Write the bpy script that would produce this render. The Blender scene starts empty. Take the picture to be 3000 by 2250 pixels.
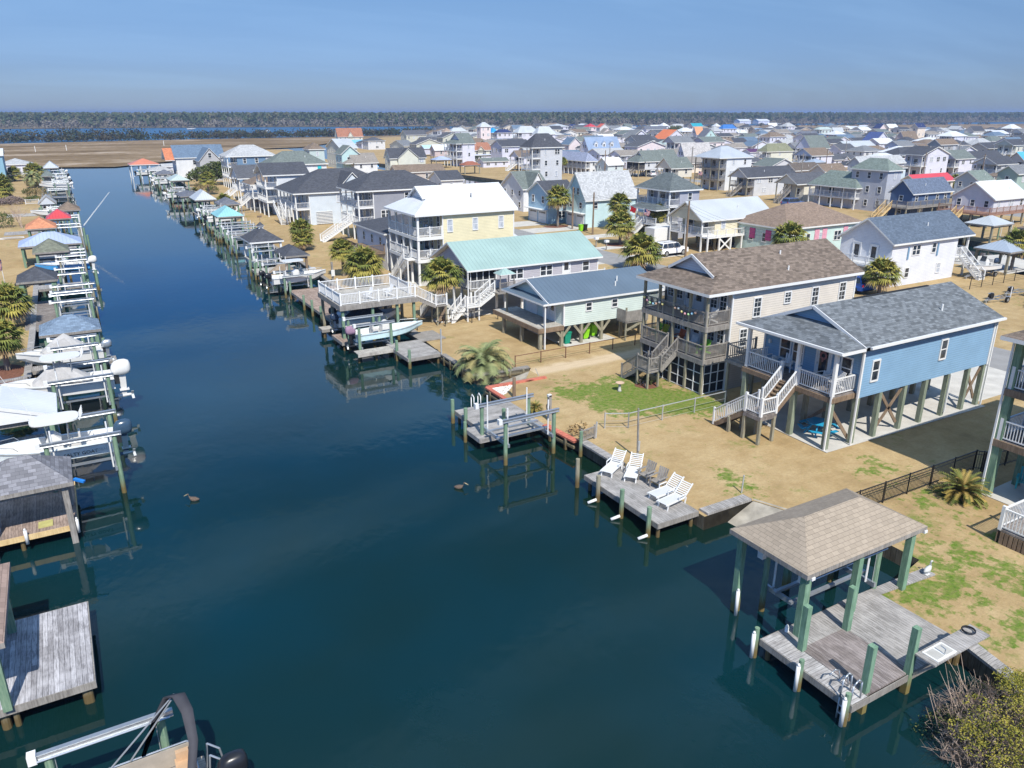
import bpy, math, random
from mathutils import Vector, Matrix
S = bpy.context.scene
C = S.collection
R = math.radians
random.seed(7)
# ------------------------------------------------------------------ camera, light, sky
CAMH = 18.6
cam = bpy.data.objects.new('camera', bpy.data.cameras.new('camera')); C.objects.link(cam)
cam.location = (0, 0, CAMH)
cam.rotation_euler = (R(90 - 19.505), 0, R(-30))
cam.data.sensor_width = 36; cam.data.lens = 36 * 2250 / 3000
cam.data.clip_start = .5; cam.data.clip_end = 60000
S.camera = cam
SAZ, SEL = 258, 50          # direction to the sun (math azimuth), elevation
sd = Vector((math.cos(R(SAZ)) * math.cos(R(SEL)), math.sin(R(SAZ)) * math.cos(R(SEL)), math.sin(R(SEL))))
sun = bpy.data.objects.new('sun', bpy.data.lights.new('sun', 'SUN')); C.objects.link(sun)
sun.data.energy = 4.5; sun.data.angle = R(.5); sun.data.color = (1, .955, .87)
sun.rotation_euler = sd.to_track_quat('Z', 'Y').to_euler(); sun.location = (0, 0, 90)
W = bpy.data.worlds.new('World'); S.world = W; W.use_nodes = True
nt = W.node_tree; N = nt.nodes; K = nt.links; N.clear()
def nn(t, **k):
    n = N.new(t)
    for a, b in k.items(): setattr(n, a, b)
    return n
sky = nn('ShaderNodeTexSky', sky_type='NISHITA', sun_disc=False, sun_elevation=R(SEL), sun_rotation=math.atan2(sd.x, sd.y), air_density=1.0, dust_density=.25, ozone_density=4.5, altitude=0)
hs = nn('ShaderNodeHueSaturation'); hs.inputs['Saturation'].default_value = 1.08; hs.inputs['Value'].default_value = 1.0
mul = nn('ShaderNodeMix', data_type='RGBA', blend_type='MULTIPLY'); mul.inputs[0].default_value = 1
ge = nn('ShaderNodeNewGeometry'); sep = nn('ShaderNodeSeparateXYZ'); K.new(ge.outputs['Incoming'], sep.inputs[0])
el = nn('ShaderNodeMath', operation='MULTIPLY'); el.inputs[1].default_value = -1; K.new(sep.outputs[2], el.inputs[0])
rp = nn('ShaderNodeValToRGB'); K.new(el.outputs[0], rp.inputs[0])
e = rp.color_ramp.elements; e[0].position = 0.0; e[0].color = (.26, .335, .575, 1); e[1].position = .78; e[1].color = (2.5, 1.9, 1.35, 1)
for p, c in ((.05, (.31, .38, .60, 1)), (.12, (.45, .495, .62, 1)), (.2, (.33, .52, .86, 1)), (.34, (.24, .66, 1.12, 1)), (.55, (.36, .80, 1.0, 1)), (.66, (.8, .95, 1.0, 1))):
    q = rp.color_ramp.elements.new(p); q.color = c
K.new(sky.outputs[0], hs.inputs['Color']); K.new(hs.outputs[0], mul.inputs[6]); K.new(rp.outputs[0], mul.inputs[7])
# thin cloud streaks, projected on a cloud plane overhead
dv = nn('ShaderNodeVectorMath', operation='DIVIDE'); cb = nn('ShaderNodeCombineXYZ')
mx = nn('ShaderNodeMath', operation='MAXIMUM'); mx.inputs[1].default_value = .02; K.new(el.outputs[0], mx.inputs[0])
ad = nn('ShaderNodeMath', operation='ADD'); ad.inputs[1].default_value = .12; K.new(mx.outputs[0], ad.inputs[0])
for i in range(3): K.new(ad.outputs[0], cb.inputs[i])
K.new(ge.outputs['Incoming'], dv.inputs[0]); K.new(cb.outputs[0], dv.inputs[1])
mp = nn('ShaderNodeMapping'); mp.inputs['Rotation'].default_value = (0, 0, R(24)); mp.inputs['Scale'].default_value = (.5, 1.5, 1); K.new(dv.outputs[0], mp.inputs[0])
no = nn('ShaderNodeTexNoise'); no.inputs['Scale'].default_value = 1.15; no.inputs['Detail'].default_value = 7; no.inputs['Roughness'].default_value = .55; no.inputs['Distortion'].default_value = .4; K.new(mp.outputs[0], no.inputs[0])
cr = nn('ShaderNodeMapRange'); cr.inputs[1].default_value = .45; cr.inputs[2].default_value = .72; cr.inputs[4].default_value = .75; K.new(no.outputs[0], cr.inputs[0])
cf = nn('ShaderNodeMapRange'); cf.inputs[1].default_value = .1; cf.inputs[2].default_value = .34; cf.inputs[3].default_value = .16; cf.inputs[4].default_value = 1.; K.new(el.outputs[0], cf.inputs[0]); cx = nn('ShaderNodeMath', operation='MULTIPLY'); K.new(cr.outputs[0], cx.inputs[0]); K.new(cf.outputs[0], cx.inputs[1])
cm = nn('ShaderNodeMix', data_type='RGBA'); K.new(cx.outputs[0], cm.inputs[0]); K.new(mul.outputs[2], cm.inputs[6]); cm.inputs[7].default_value = (3.0, 4.7, 6.9, 1)
bg = nn('ShaderNodeBackground'); bg.inputs[1].default_value = .122; K.new(cm.outputs[2], bg.inputs[0])
wo = nn('ShaderNodeOutputWorld'); K.new(bg.outputs[0], wo.inputs[0])
S.view_settings.view_transform = 'Standard'; S.view_settings.look = 'None'; S.view_settings.exposure = .34; S.view_settings.gamma = 1
S.render.resolution_x = 1024; S.render.resolution_y = 768
S.cycles.max_bounces = 6; S.cycles.diffuse_bounces = 2; S.cycles.glossy_bounces = 3; S.cycles.transparent_max_bounces = 8
# ------------------------------------------------------------------ materials
MATS = {}
class NT:
    def __init__(s, name, rough=.7, spec=.3, metal=0):
        m = s.m = bpy.data.materials.new(name); m.use_nodes = True
        s.t = m.node_tree; s.b = s.t.nodes['Principled BSDF']
        s.b.inputs['Roughness'].default_value = rough; s.b.inputs['Specular IOR Level'].default_value = spec; s.b.inputs['Metallic'].default_value = metal
    def n(s, t, ins=None, **k):
        n = s.t.nodes.new(t)
        for a, b in k.items(): setattr(n, a, b)
        for a, b in (ins or {}).items():
            if isinstance(b, bpy.types.NodeSocket): s.t.links.new(b, n.inputs[a])
            else: n.inputs[a].default_value = b
        return n
    def set(s, a, v):
        if isinstance(v, bpy.types.NodeSocket): s.t.links.new(v, s.b.inputs[a])
        else: s.b.inputs[a].default_value = v
    def coord(s, w='Object'): return s.n('ShaderNodeTexCoord').outputs[w]
    def noise(s, v, sc, det=4, ro=.55, dist=0): return s.n('ShaderNodeTexNoise', {'Vector': v, 'Scale': sc, 'Detail': det, 'Roughness': ro, 'Distortion': dist}).outputs[0]
    def map(s, v, scale): return s.n('ShaderNodeMapping', {'Vector': v, 'Scale': scale}).outputs[0]
    def rng(s, v, a, b, c, d): return s.n('ShaderNodeMapRange', {0: v, 1: a, 2: b, 3: c, 4: d}).outputs[0]
    def mix(s, f, a, b, bt='MIX'): return s.n('ShaderNodeMix', {0: f, 6: a, 7: b}, data_type='RGBA', blend_type=bt).outputs[2]
    def ramp(s, v, st):
        r = s.n('ShaderNodeValToRGB', {0: v}); el = r.color_ramp.elements
        el[0].position, el[0].color = st[0][0], c4(st[0][1]); el[1].position, el[1].color = st[-1][0], c4(st[-1][1])
        for p, c in st[1:-1]: q = el.new(p); q.color = c4(c)
        return r.outputs[0]
    def math(s, op, a, b=0.): return s.n('ShaderNodeMath', {0: a, 1: b}, operation=op).outputs[0]
    def bump(s, h, st=.3, d=.02): s.set('Normal', s.n('ShaderNodeBump', {'Height': h, 'Strength': st, 'Distance': d}).outputs[0])
def c4(c): return (c[0], c[1], c[2], 1)
def hexc(h):   # sRGB hex to linear
    return tuple((((int(h[i:i + 2], 16) / 255) + .055) / 1.055) ** 2.4 for i in (0, 2, 4))
def plain(name, col, rough=.6, spec=.3, metal=0, var=.12, sc=3):
    if name in MATS: return MATS[name]
    t = NT(name, rough, spec, metal); v = t.noise(t.coord(), sc, 5)
    t.set('Base Color', t.mix(t.rng(v, .3, .7, 0, 1), c4([x * (1 - var) for x in col]), c4([min(1, x * (1 + var)) for x in col])))
    MATS[name] = t.m; return t.m
def siding(col, name=None, per=.17):
    key = name or 'siding_%02x%02x%02x' % tuple(int(255 * min(1, x)) for x in col)
    if key in MATS: return MATS[key]
    t = NT(key, .55, .3); g = t.n('ShaderNodeNewGeometry').outputs['Position']
    z = t.n('ShaderNodeSeparateXYZ', {0: g}).outputs[2]
    saw = t.math('FRACT', t.math('DIVIDE', z, per))
    v = t.noise(g, .8, 6); v2 = t.noise(t.map(g, (1, 1, 6)), 2.5, 4)
    base = t.mix(t.rng(v, .3, .7, 0, 1), c4([x * .86 for x in col]), c4(col))
    base = t.mix(t.rng(v2, .35, .75, 0, .25), base, c4([x * .75 for x in col]))
    line = t.rng(saw, .0, .16, .62, 1)
    t.set('Base Color', t.mix(1, base, t.n('ShaderNodeCombineColor', {0: line, 1: line, 2: line}).outputs[0], 'MULTIPLY'))
    t.bump(saw, .5, -.02); MATS[key] = t.m; return t.m
def slopevec(t):    # (along eave, up slope) from world position and normal
    g = t.n('ShaderNodeNewGeometry'); p = t.n('ShaderNodeSeparateXYZ', {0: g.outputs['Position']}); n = t.n('ShaderNodeSeparateXYZ', {0: g.outputs['True Normal']})
    f = t.math('GREATER_THAN', t.math('ABSOLUTE', n.outputs[0]), t.math('ABSOLUTE', n.outputs[1]))
    u = t.n('ShaderNodeMix', {0: f, 2: p.outputs[0], 3: p.outputs[1]}).outputs[0]
    w = t.n('ShaderNodeMix', {0: f, 2: p.outputs[1], 3: p.outputs[0]}).outputs[0]
    return g.outputs['Position'], u, w
def shingle(col, key, var=.24):
    if key in MATS: return MATS[key]
    t = NT(key, .9, .15); pos, u, w = slopevec(t)
    vec = t.n('ShaderNodeCombineXYZ', {0: u, 1: w}).outputs[0]
    bk = t.n('ShaderNodeTexBrick', {'Vector': vec, 'Color1': c4([x * (1 - var) for x in col]), 'Color2': c4([min(1, x * (1 + var)) for x in col]), 'Mortar': c4([x * .45 for x in col]), 'Scale': 1, 'Mortar Size': .008, 'Mortar Smooth': .4, 'Bias': 0, 'Brick Width': .33, 'Row Height': .16}, offset=.45)
    v = t.noise(pos, 7, 3); v2 = t.noise(pos, .5, 5)
    b = t.mix(t.rng(v, .35, .65, 0, .35), bk.outputs[0], c4([x * .75 for x in col]))
    b = t.mix(t.rng(v2, .4, .7, 0, .16), b, c4([min(1, x * 1.45) for x in col]))
    t.set('Base Color', b); t.bump(t.math('FRACT', t.math('DIVIDE', w, .16)), .4, .015); MATS[key] = t.m; return t.m
def seam(col, key, per=.42, rough=.38):
    if key in MATS: return MATS[key]
    t = NT(key, rough, .5, .0); pos, u, w = slopevec(t)
    fr = t.math('FRACT', t.math('DIVIDE', u, per)); ln = t.rng(fr, 0, .1, 0, 1)
    v = t.noise(pos, .35, 5)
    b = t.mix(t.rng(v, .35, .7, 0, 1), c4([x * .85 for x in col]), c4(col)); b = t.mix(ln, c4([x * .62 for x in col]), b)
    t.set('Base Color', b); t.bump(ln, .6, -.03); MATS[key] = t.m; return t.m
def planks(key, c1, c2, axis=0, w=.14, rough=.8, world=True):
    # boards run along the other axis: axis=0 -> boards repeat along x
    if key in MATS: return MATS[key]
    t = NT(key, rough, .15); p = t.n('ShaderNodeNewGeometry').outputs['Position']
    s = t.n('ShaderNodeSeparateXYZ', {0: p}); a = s.outputs[axis]; b_ = s.outputs[1 - axis]
    q = t.math('DIVIDE', a, w); idx = t.math('FLOOR', q); fr = t.math('FRACT', q)
    row = t.n('ShaderNodeTexWhiteNoise', {'W': idx}, noise_dimensions='1D').outputs[0]
    seg = t.math('FLOOR', t.math('ADD', t.math('DIVIDE', b_, 3.1), t.math('MULTIPLY', row, 7)))
    rnd = t.n('ShaderNodeTexWhiteNoise', {'Vector': t.n('ShaderNodeCombineXYZ', {0: idx, 1: seg}).outputs[0]}, noise_dimensions='2D').outputs[0]
    gr = t.noise(t.map(p, (14, 1.2, 1) if axis == 0 else (1.2, 14, 1)), 2.2, 5, .65)
    bl = t.noise(p, 1.3, 5, .6)
    col = t.mix(t.rng(rnd, 0, 1, 0, 1), c4(c1), c4(c2)); col = t.mix(t.rng(gr, .42, .62, 0, .75), col, c4([x * .5 for x in c1])); col = t.mix(t.rng(bl, .45, .75, 0, .5), col, c4([min(1, x * 1.35) for x in c2]))
    gap = t.rng(t.math('MINIMUM', fr, t.math('SUBTRACT', 1., fr)), .0, .06, .18, 1)
    col = t.mix(1, col, t.n('ShaderNodeCombineColor', {0: gap, 1: gap, 2: gap}).outputs[0], 'MULTIPLY')
    t.set('Base Color', col); t.bump(gap, .5, .02); MATS[key] = t.m; return t.m
def wood(key, c1, c2, sc=1, top=None):
    if key in MATS: return MATS[key]
    t = NT(key, .85, .12); p = t.n('ShaderNodeNewGeometry').outputs['Position']
    g = t.noise(t.map(p, (9, 9, .8)), 2 * sc, 5, .65); b = t.noise(p, 1.7, 4)
    col = t.mix(t.rng(g, .35, .65, 0, 1), c4(c1), c4(c2)); col = t.mix(t.rng(b, .45, .7, 0, .4), col, c4([x * 1.3 for x in c2]))
    if top:   # waterline: algae/brown band near the water
        z = t.n('ShaderNodeSeparateXYZ', {0: p}).outputs[2]
        col = t.mix(t.rng(t.math('ADD', z, t.math('MULTIPLY', t.math('SUBTRACT', g, .5), .5)), -.45, .15, 1, 0), col, c4(top))
    t.set('Base Color', col); t.bump(g, .4, .01); MATS[key] = t.m; return t.m
WHITE = plain('white_paint', (.71, .71, .69), .45, .4, var=.05)
WHITEV = plain('white_vinyl', (.72, .72, .71), .35, .4, var=.03)
GEL = plain('gelcoat_white', (.70, .69, .66), .18, .5, var=.04, sc=1)
TRIM = WHITE
ALU = plain('aluminium', (.42, .45, .48), .35, .5, .6, var=.08)
STEEL = plain('galvanised', (.5, .52, .53), .5, .5, .4)
BLACK = plain('black_plastic', (.016, .017, .02), .3, .5)
DARK = plain('dark_shade', (.03, .033, .037), .8, .1)
RUBBER = plain('rubber', (.02, .02, .02), .7, .2)
SCREEN = plain('insect_screen_and_shade', (.022, .025, .03), .7, .2, var=.4, sc=1)  # dark mesh of screened porches, also the painted shade of the porchd front
CONC = plain('concrete', (.50, .48, .44), .9, .1, var=.14, sc=.9)
ASPH = plain('asphalt', (.27, .265, .26), .92, .1, var=.12, sc=.7)
PILE = wood('green_piling', (.11, .195, .135), (.22, .31, .21), top=(.16, .12, .05))
PILEB = wood('weathered_piling', (.20, .18, .13), (.33, .31, .23), top=(.13, .095, .045))
GREYW = wood('weathered_timber', (.17, .155, .14), (.31, .29, .265))
BROWNW = wood('brown_timber', (.14, .10, .07), (.26, .19, .13))
NEWW = wood('fresh_timber', (.52, .36, .17), (.66, .50, .27))
BARK = wood('bark', (.12, .10, .08), (.23, .20, .16))
DKX = planks('deck_boards_x', (.30, .285, .27), (.42, .40, .385), 0)
DKY = planks('deck_boards_y', (.30, .285, .27), (.42, .40, .385), 1)
DKD = planks('deck_boards_dark', (.19, .165, .15), (.30, .27, .25), 1)
DKL = planks('deck_boards_light', (.40, .375, .33), (.50, .475, .43), 1)
DKR = planks('deck_boards_brown', (.28, .21, .17), (.40, .31, .26), 0)
DKBIG = planks('deck_boards_bleached', (.27, .26, .27), (.52, .51, .53), 0, .17)
RED = planks('red_painted_boards', (.52, .16, .11), (.60, .20, .14), 1, .3)
def glass():
    t = NT('window_glass', .06, .6); v = t.noise(t.coord(), 2.5, 3)
    t.set('Base Color', t.mix(t.rng(v, .4, .6, 0, 1), (.015, .02, .028, 1), (.05, .06, .07, 1))); return t.m
GLASS = glass()
def blind():
    t = NT('window_blind', .12, .6); v = t.noise(t.coord(), 3, 3)
    t.set('Base Color', t.mix(t.rng(v, .4, .6, 0, 1), (.34, .37, .42, 1), (.5, .53, .58, 1))); return t.m
BLIND = blind()
# ------------------------------------------------------------------ mesh helper
LOC = {}
class MB:
    def __init__(s): s.v = []; s.f = []; s.m = []
    def add(s, vs, fs, mi=0):
        o = len(s.v); s.v += [tuple(p) for p in vs]; s.f += [tuple(o + i for i in f) for f in fs]; s.m += [mi] * len(fs); return s
    def box(s, x0, x1, y0, y1, z0, z1, mi=0):
        return s.add([(x0, y0, z0), (x1, y0, z0), (x1, y1, z0), (x0, y1, z0), (x0, y0, z1), (x1, y0, z1), (x1, y1, z1), (x0, y1, z1)], [(0, 3, 2, 1), (4, 5, 6, 7), (0, 1, 5, 4), (1, 2, 6, 5), (2, 3, 7, 6), (3, 0, 4, 7)], mi)
    def bar(s, p, q, w, h=None, mi=0):
        p = Vector(p); q = Vector(q); d = (q - p).normalized(); h = h or w
        u = d.cross(Vector((0, 0, 1)))
        if u.length < .01: u = Vector((1, 0, 0))
        u.normalize(); n = u.cross(d); u = u * w / 2; n = n * h / 2
        return s.add([p - u - n, p + u - n, p + u + n, p - u + n, q - u - n, q + u - n, q + u + n, q - u + n], [(0, 1, 2, 3), (4, 7, 6, 5), (0, 4, 5, 1), (1, 5, 6, 2), (2, 6, 7, 3), (3, 7, 4, 0)], mi)
    def tube(s, p, q, r, r2=None, n=8, mi=0):
        p = Vector(p); q = Vector(q); r2 = r if r2 is None else r2; d = (q - p).normalized()
        u = d.cross(Vector((0, 0, 1)))
        if u.length < .01: u = Vector((1, 0, 0))
        u.normalize(); w = u.cross(d)
        vs = [p + (u * math.cos(6.2832 * i / n) + w * math.sin(6.2832 * i / n)) * r for i in range(n)] + [q + (u * math.cos(6.2832 * i / n) + w * math.sin(6.2832 * i / n)) * r2 for i in range(n)]
        return s.add(vs, [(i, (i + 1) % n, n + (i + 1) % n, n + i) for i in range(n)] + [tuple(range(n))[::-1], tuple(range(n, 2 * n))], mi)
    def path(s, pts, r, n=6, mi=0):
        for a, b in zip(pts, pts[1:]): s.tube(a, b, r, n=n, mi=mi)
        return s
    def ext(s, pts, z0, z1, mi=0, mt=None):   # polygon (x, y) extruded
        n = len(pts); s.add([(x, y, z0) for x, y in pts] + [(x, y, z1) for x, y in pts], [tuple(range(n))[::-1]] + [(i, (i + 1) % n, n + (i + 1) % n, n + i) for i in range(n)], mi)
        o = len(s.v); s.f.append(tuple(range(o - n, o))); s.m.append(mi if mt is None else mt); return s
    def loft(s, rings, mi=0, cap=True):
        n = len(rings[0]); o = len(s.v)
        for r in rings: s.v += [tuple(p) for p in r]
        for k in range(len(rings) - 1):
            for i in range(n):
                j = (i + 1) % n; s.f.append((o + k * n + i, o + k * n + j, o + (k + 1) * n + j, o + (k + 1) * n + i)); s.m.append(mi)
        if cap: s.f += [tuple(o + i for i in range(n))[::-1], tuple(o + (len(rings) - 1) * n + i for i in range(n))]; s.m += [mi, mi]
        return s
    def ell(s, c, r, nu=10, nv=6, mi=0):
        rings = []
        for j in range(nv + 1):
            a = math.pi * (j / nv - .5); ca = max(math.cos(a), .02)
            rings.append([(c[0] + r[0] * ca * math.cos(6.2832 * i / nu), c[1] + r[1] * ca * math.sin(6.2832 * i / nu), c[2] + r[2] * math.sin(a)) for i in range(nu)])
        return s.loft(rings, mi)
    def mesh(s, name, mats, off=(0, 0, 0), smooth=False):
        me = bpy.data.meshes.new(name)
        me.from_pydata([(a - off[0], b - off[1], c - off[2]) for a, b, c in s.v], [], s.f)
        for m in (mats if isinstance(mats, (list, tuple)) else [mats]): me.materials.append(m)
        me.polygons.foreach_set('material_index', s.m)
        if smooth: me.polygons.foreach_set('use_smooth', [True] * len(s.f))
        me.update(); return me
    def build(s, name, mats, parent=None, smooth=False):
        if not s.f: return None
        off = LOC.get(parent.name, (0, 0, 0)) if parent else (0, 0, 0)
        me = s.mesh(name, mats, off, smooth); o = bpy.data.objects.new(name, me); C.objects.link(o)
        if parent: o.parent = parent; LOC[o.name] = off
        return o
def thing(name, label, cat, loc=(0, 0, 0), group=None):
    o = bpy.data.objects.new(name, None); C.objects.link(o); o.location = loc; o['label'] = label; o['category'] = cat
    o.empty_display_size = .5
    if group: o['group'] = group
    LOC[o.name] = tuple(loc); return o
def tag(o, label, cat, group=None):
    o['label'] = label; o['category'] = cat
    if group: o['group'] = group
    return o
def place(o, loc, me_off=True):    # give a finished one-mesh thing an origin at its base
    o.data.transform(Matrix.Translation(-Vector(loc))); o.location = loc; return o
def struct(name, mb, mat): o = mb.build(name, mat); o['kind'] = 'structure'; return o
def inst(name, me, parent, wloc, rz=0):
    o = bpy.data.objects.new(name, me); C.objects.link(o)
    off = LOC.get(parent.name, (0, 0, 0)); o.parent = parent
    o.location = (wloc[0] - off[0], wloc[1] - off[1], wloc[2] - off[2]); o.rotation_euler[2] = rz; LOC[o.name] = tuple(wloc); return o
CACHE = {}
def copy_tree(o, loc, rz=0, label=None, group=None, sc=1):
    def rec(a, par):
        c = a.copy(); C.objects.link(c)
        if par: c.parent = par
        for k in a.children: rec(k, c)
        return c
    c = rec(o, None); c.location = loc; c.rotation_euler = (0, 0, rz); c.scale = (sc, sc, sc)
    if label: c['label'] = label
    if group: c['group'] = group
    LOC[c.name] = tuple(loc); return c
def post(parent, x, y, z0, z1, w, mat, name='pile', rnd=False):
    k = ('post', round(z1 - z0, 2), w, mat.name, rnd)
    if k not in CACHE:
        m = MB()
        if rnd: m.tube((0, 0, 0), (0, 0, z1 - z0), w / 2 * 1.05, w / 2 * .95, 10)
        else: m.box(-w / 2, w / 2, -w / 2, w / 2, 0, z1 - z0)
        CACHE[k] = m.mesh(name, mat)
    return inst(name, CACHE[k], parent, (x, y, z0))
# ------------------------------------------------------------------ setting
def ground_mat():
    t = NT('dormant_lawn', .95, .08); p = t.n('ShaderNodeNewGeometry').outputs['Position']
    big = t.noise(p, .12, 5, .6); mid = t.noise(p, .8, 6, .65); fine = t.noise(p, 6, 5, .7)
    tan = t.ramp(t.math('ADD', t.math('MULTIPLY', big, .5), t.math('MULTIPLY', mid, .5)), [(.3, (.25, .175, .085)), (.47, (.40, .285, .145)), (.7, (.54, .415, .235))])
    tan = t.mix(t.rng(fine, .35, .7, 0, .45), tan, (.24, .17, .08, 1))
    gm = t.rng(t.math('ADD', t.math('MULTIPLY', t.noise(p, .35, 4, .6), .55), t.math('MULTIPLY', t.noise(p, 1.9, 6, .7), .45)), .56, .66, 0, .8)
    for (x, y, r, k) in ((32.6, 39.0, 5.6, .22), (34.5, 36.2, 3.6, .22), (29.5, 42.0, 3.6, .12), (30.5, 14.5, 8, .075), (33, 11, 4, .1), (29.0, 26.0, 3.5, .02), (36, 19.5, 4, .05), (37, 23, 3.5, .03)):
        d = t.n('ShaderNodeVectorMath', {0: p, 1: (x, y, 0)}, operation='DISTANCE').outputs['Value']
        gm = t.math('MAXIMUM', gm, t.rng(t.math('ADD', t.math('ADD', t.math('MULTIPLY', t.noise(p, .5, 4, .6), .5), t.math('MULTIPLY', t.noise(p, 2.1, 6, .7), .5)), t.rng(d, r * .3, r, k, -.1)), .53, .59, 0, 1))
    green = t.mix(t.rng(fine, .35, .65, 0, 1), (.055, .12, .012, 1), (.13, .22, .025, 1))
    sp = t.n('ShaderNodeSeparateXYZ', {0: p}); path = t.math('MULTIPLY', t.rng(t.math('ABSOLUTE', t.math('SUBTRACT', sp.outputs[1], t.math('ADD', 46.4, t.math('MULTIPLY', mid, 1.2)))), .5, 1.1, 1, 0), t.math('MULTIPLY', t.math('GREATER_THAN', sp.outputs[0], 29.), t.math('LESS_THAN', sp.outputs[0], 52.)))
    tan = t.mix(t.math('MULTIPLY', path, .6), tan, (.62, .50, .36, 1)); gm = t.math('MULTIPLY', gm, t.math('SUBTRACT', 1., path))
    st = t.noise(t.map(p, (.25, 2.2, 1)), 1.1, 4, .6); tan = t.mix(t.rng(st, .5, .75, 0, .3), tan, (.27, .19, .10, 1))
    t.set('Base Color', t.mix(t.math('MULTIPLY', gm, t.rng(t.noise(p, 3.2, 5, .7), .35, .6, .55, .95)), tan, green)); t.bump(t.math('ADD', fine, mid), .5, .06); return t.m
GROUND = ground_mat()
def water_mat():
    t = NT('canal_water', .035, .5); p = t.n('ShaderNodeNewGeometry').outputs['Position']
    v = t.noise(p, .05, 4)
    t.set('Base Color', t.mix(t.rng(v, .35, .65, 0, 1), (.004, .017, .011, 1), (.002, .025, .034, 1)))
    t.b.inputs['IOR'].default_value = 1.46
    a = t.noise(t.map(p, (1, .6, 1)), 1.6, 4, .5, .3); b = t.noise(p, .22, 3); calm = t.rng(b, .38, .66, .12, 1)
    t.set('Normal', t.n('ShaderNodeBump', {'Height': a, 'Strength': t.math('MULTIPLY', calm, .3), 'Distance': .05}).outputs[0]); return t.m
WZ = -.75
struct('water', MB().add([(-9000, -500, WZ), (9000, -500, WZ), (9000, 12000, WZ), (-9000, 12000, WZ)], [(0, 1, 2, 3)]), water_mat())
BULK = planks('bulkhead_boards', (.10, .085, .06), (.17, .15, .11), 1, .25)
left = [(-75, -60), (-9.5, -60), (-9.5, 64.2), (-4.2, 64.8), (-4.1, 66), (-3.9, 78), (-3.2, 176), (-2.8, 237), (-2.8, 300), (-8, 318), (-75, 322)]
blk1 = [(24.9, -60), (24.9, 6), (25.6, 9.6), (26.2, 11.8), (26.2, 15.6), (30.2, 16.4), (30.2, 18.6), (29.2, 21.0), (28.0, 24.0), (24.7, 24.0), (24.7, 34.4), (24.2, 37.6), (24.2, 45.6), (27.6, 45.8), (29.4, 48.0), (24.9, 48.4), (25.0, 54.5), (25.6, 62), (25.6, 84), (26.2, 100), (26.2, 132), (28.4, 194), (30.8, 236), (31.3, 285), (58, 315), (88, 400), (96, 430), (110, 428), (97, 300), (98, 200), (99.5, 58), (99.5, -60)]
blk2 = [(120, -60), (196, -60), (196, 250), (200, 290), (217, 290), (217, -60), (291, -60), (291, 240), (313, 240), (313, -60), (387, -60), (387, 230), (408, 230), (408, -60), (980, -60), (980, 420), (760, 620), (430, 720), (225, 590), (140, 440), (109, 300), (112, 200), (120, 120)]
o = MB()
for pl in (left, blk1, blk2): o.ext(pl, -3, 0, 1, 0)
struct('ground', o, [GROUND, BULK])
def sheet(name, pts, z, mat, th=.0): return struct(name, MB().ext(pts, z - .03, z), mat)
sheet('street', [(60.2, -60), (66, -60), (66, 250), (60.2, 250)], .006, ASPH)
sheet('street', [(156, -60), (162, -60), (162, 320), (156, 320)], .006, ASPH)
sheet('street', [(252, -60), (258, -60), (258, 330), (252, 330)], .006, ASPH)
for k, (x0, x1, y0, y1) in enumerate(((66, 73.4, 79.6, 83.2), (66, 74, 88.6, 91), (66, 76.2, 107.4, 112), (66, 73.2, 115, 120.6), (66, 80, 98, 101), (51.5, 60.2, 62, 66.5), (52, 60.2, 37, 42), (51.5, 60.2, 26.5, 31), (48, 60.2, 80, 84))):
    sheet('driveway', [(x0, y0), (x1, y0), (x1, y1), (x0, y1)], .012, CONC)
def marsh_mat():
    t = NT('marsh_grass', .95, .05); p = t.n('ShaderNodeNewGeometry').outputs['Position']
    a = t.noise(t.map(p, (.35, 1, 1)), .035, 6, .65, .8); b = t.noise(p, .25, 5, .7)
    c = t.ramp(t.math('ADD', t.math('MULTIPLY', a, .7), t.math('MULTIPLY', b, .3)), [(.3, (.06, .045, .022)), (.43, (.16, .11, .055)), (.52, (.23, .165, .095)), (.62, (.40, .32, .24))])
    t.set('Base Color', c); t.bump(b, .6, .6); return t.m
MARSH = marsh_mat()
def rough_water():
    t = NT('open_water', .4, .5); p = t.n('ShaderNodeNewGeometry').outputs['Position']; t.set('Base Color', (.03, .10, .19, 1)); t.b.inputs['IOR'].default_value = 1.333  # base blue stands in for the sky that waves would reflect
    t.set('Normal', t.n('ShaderNodeBump', {'Height': t.noise(p, .5, 4), 'Strength': .1, 'Distance': .2}).outputs[0]); return t.m
struct('waterway', MB().add([(-9000, 590, WZ + .01), (9000, 590, WZ + .01), (9000, 1500, WZ + .01), (-9000, 1500, WZ + .01)], [(0, 1, 2, 3)]), rough_water())
sheet('marsh', [(-600, 345), (-16, 342), (20, 328), (60, 372), (102, 452), (127, 462), (190, 560), (420, 615), (640, 575), (800, 430), (1500, 560), (1500, 760), (760, 905), (430, 690), (200, 650), (95, 636), (50, 626), (-26, 604), (-600, 600)], -.45, MARSH)
def far_soil():
    t = NT('far_soil', 1, .03); p = t.n('ShaderNodeNewGeometry').outputs['Position']; t.set('Base Color', t.ramp(t.noise(p, .004, 6, .7), [(.3, (.10, .09, .05)), (.7, (.24, .19, .13))])); return t.m
sheet('far_shore', [(-9000, 1400), (-60, 1145), (280, 1100), (560, 1020), (760, 985), (1150, 985), (1700, 900), (3300, 700), (20000, 900), (20000, 30000), (-20000, 30000), (-20000, 1400)], -.3, far_soil())
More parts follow.
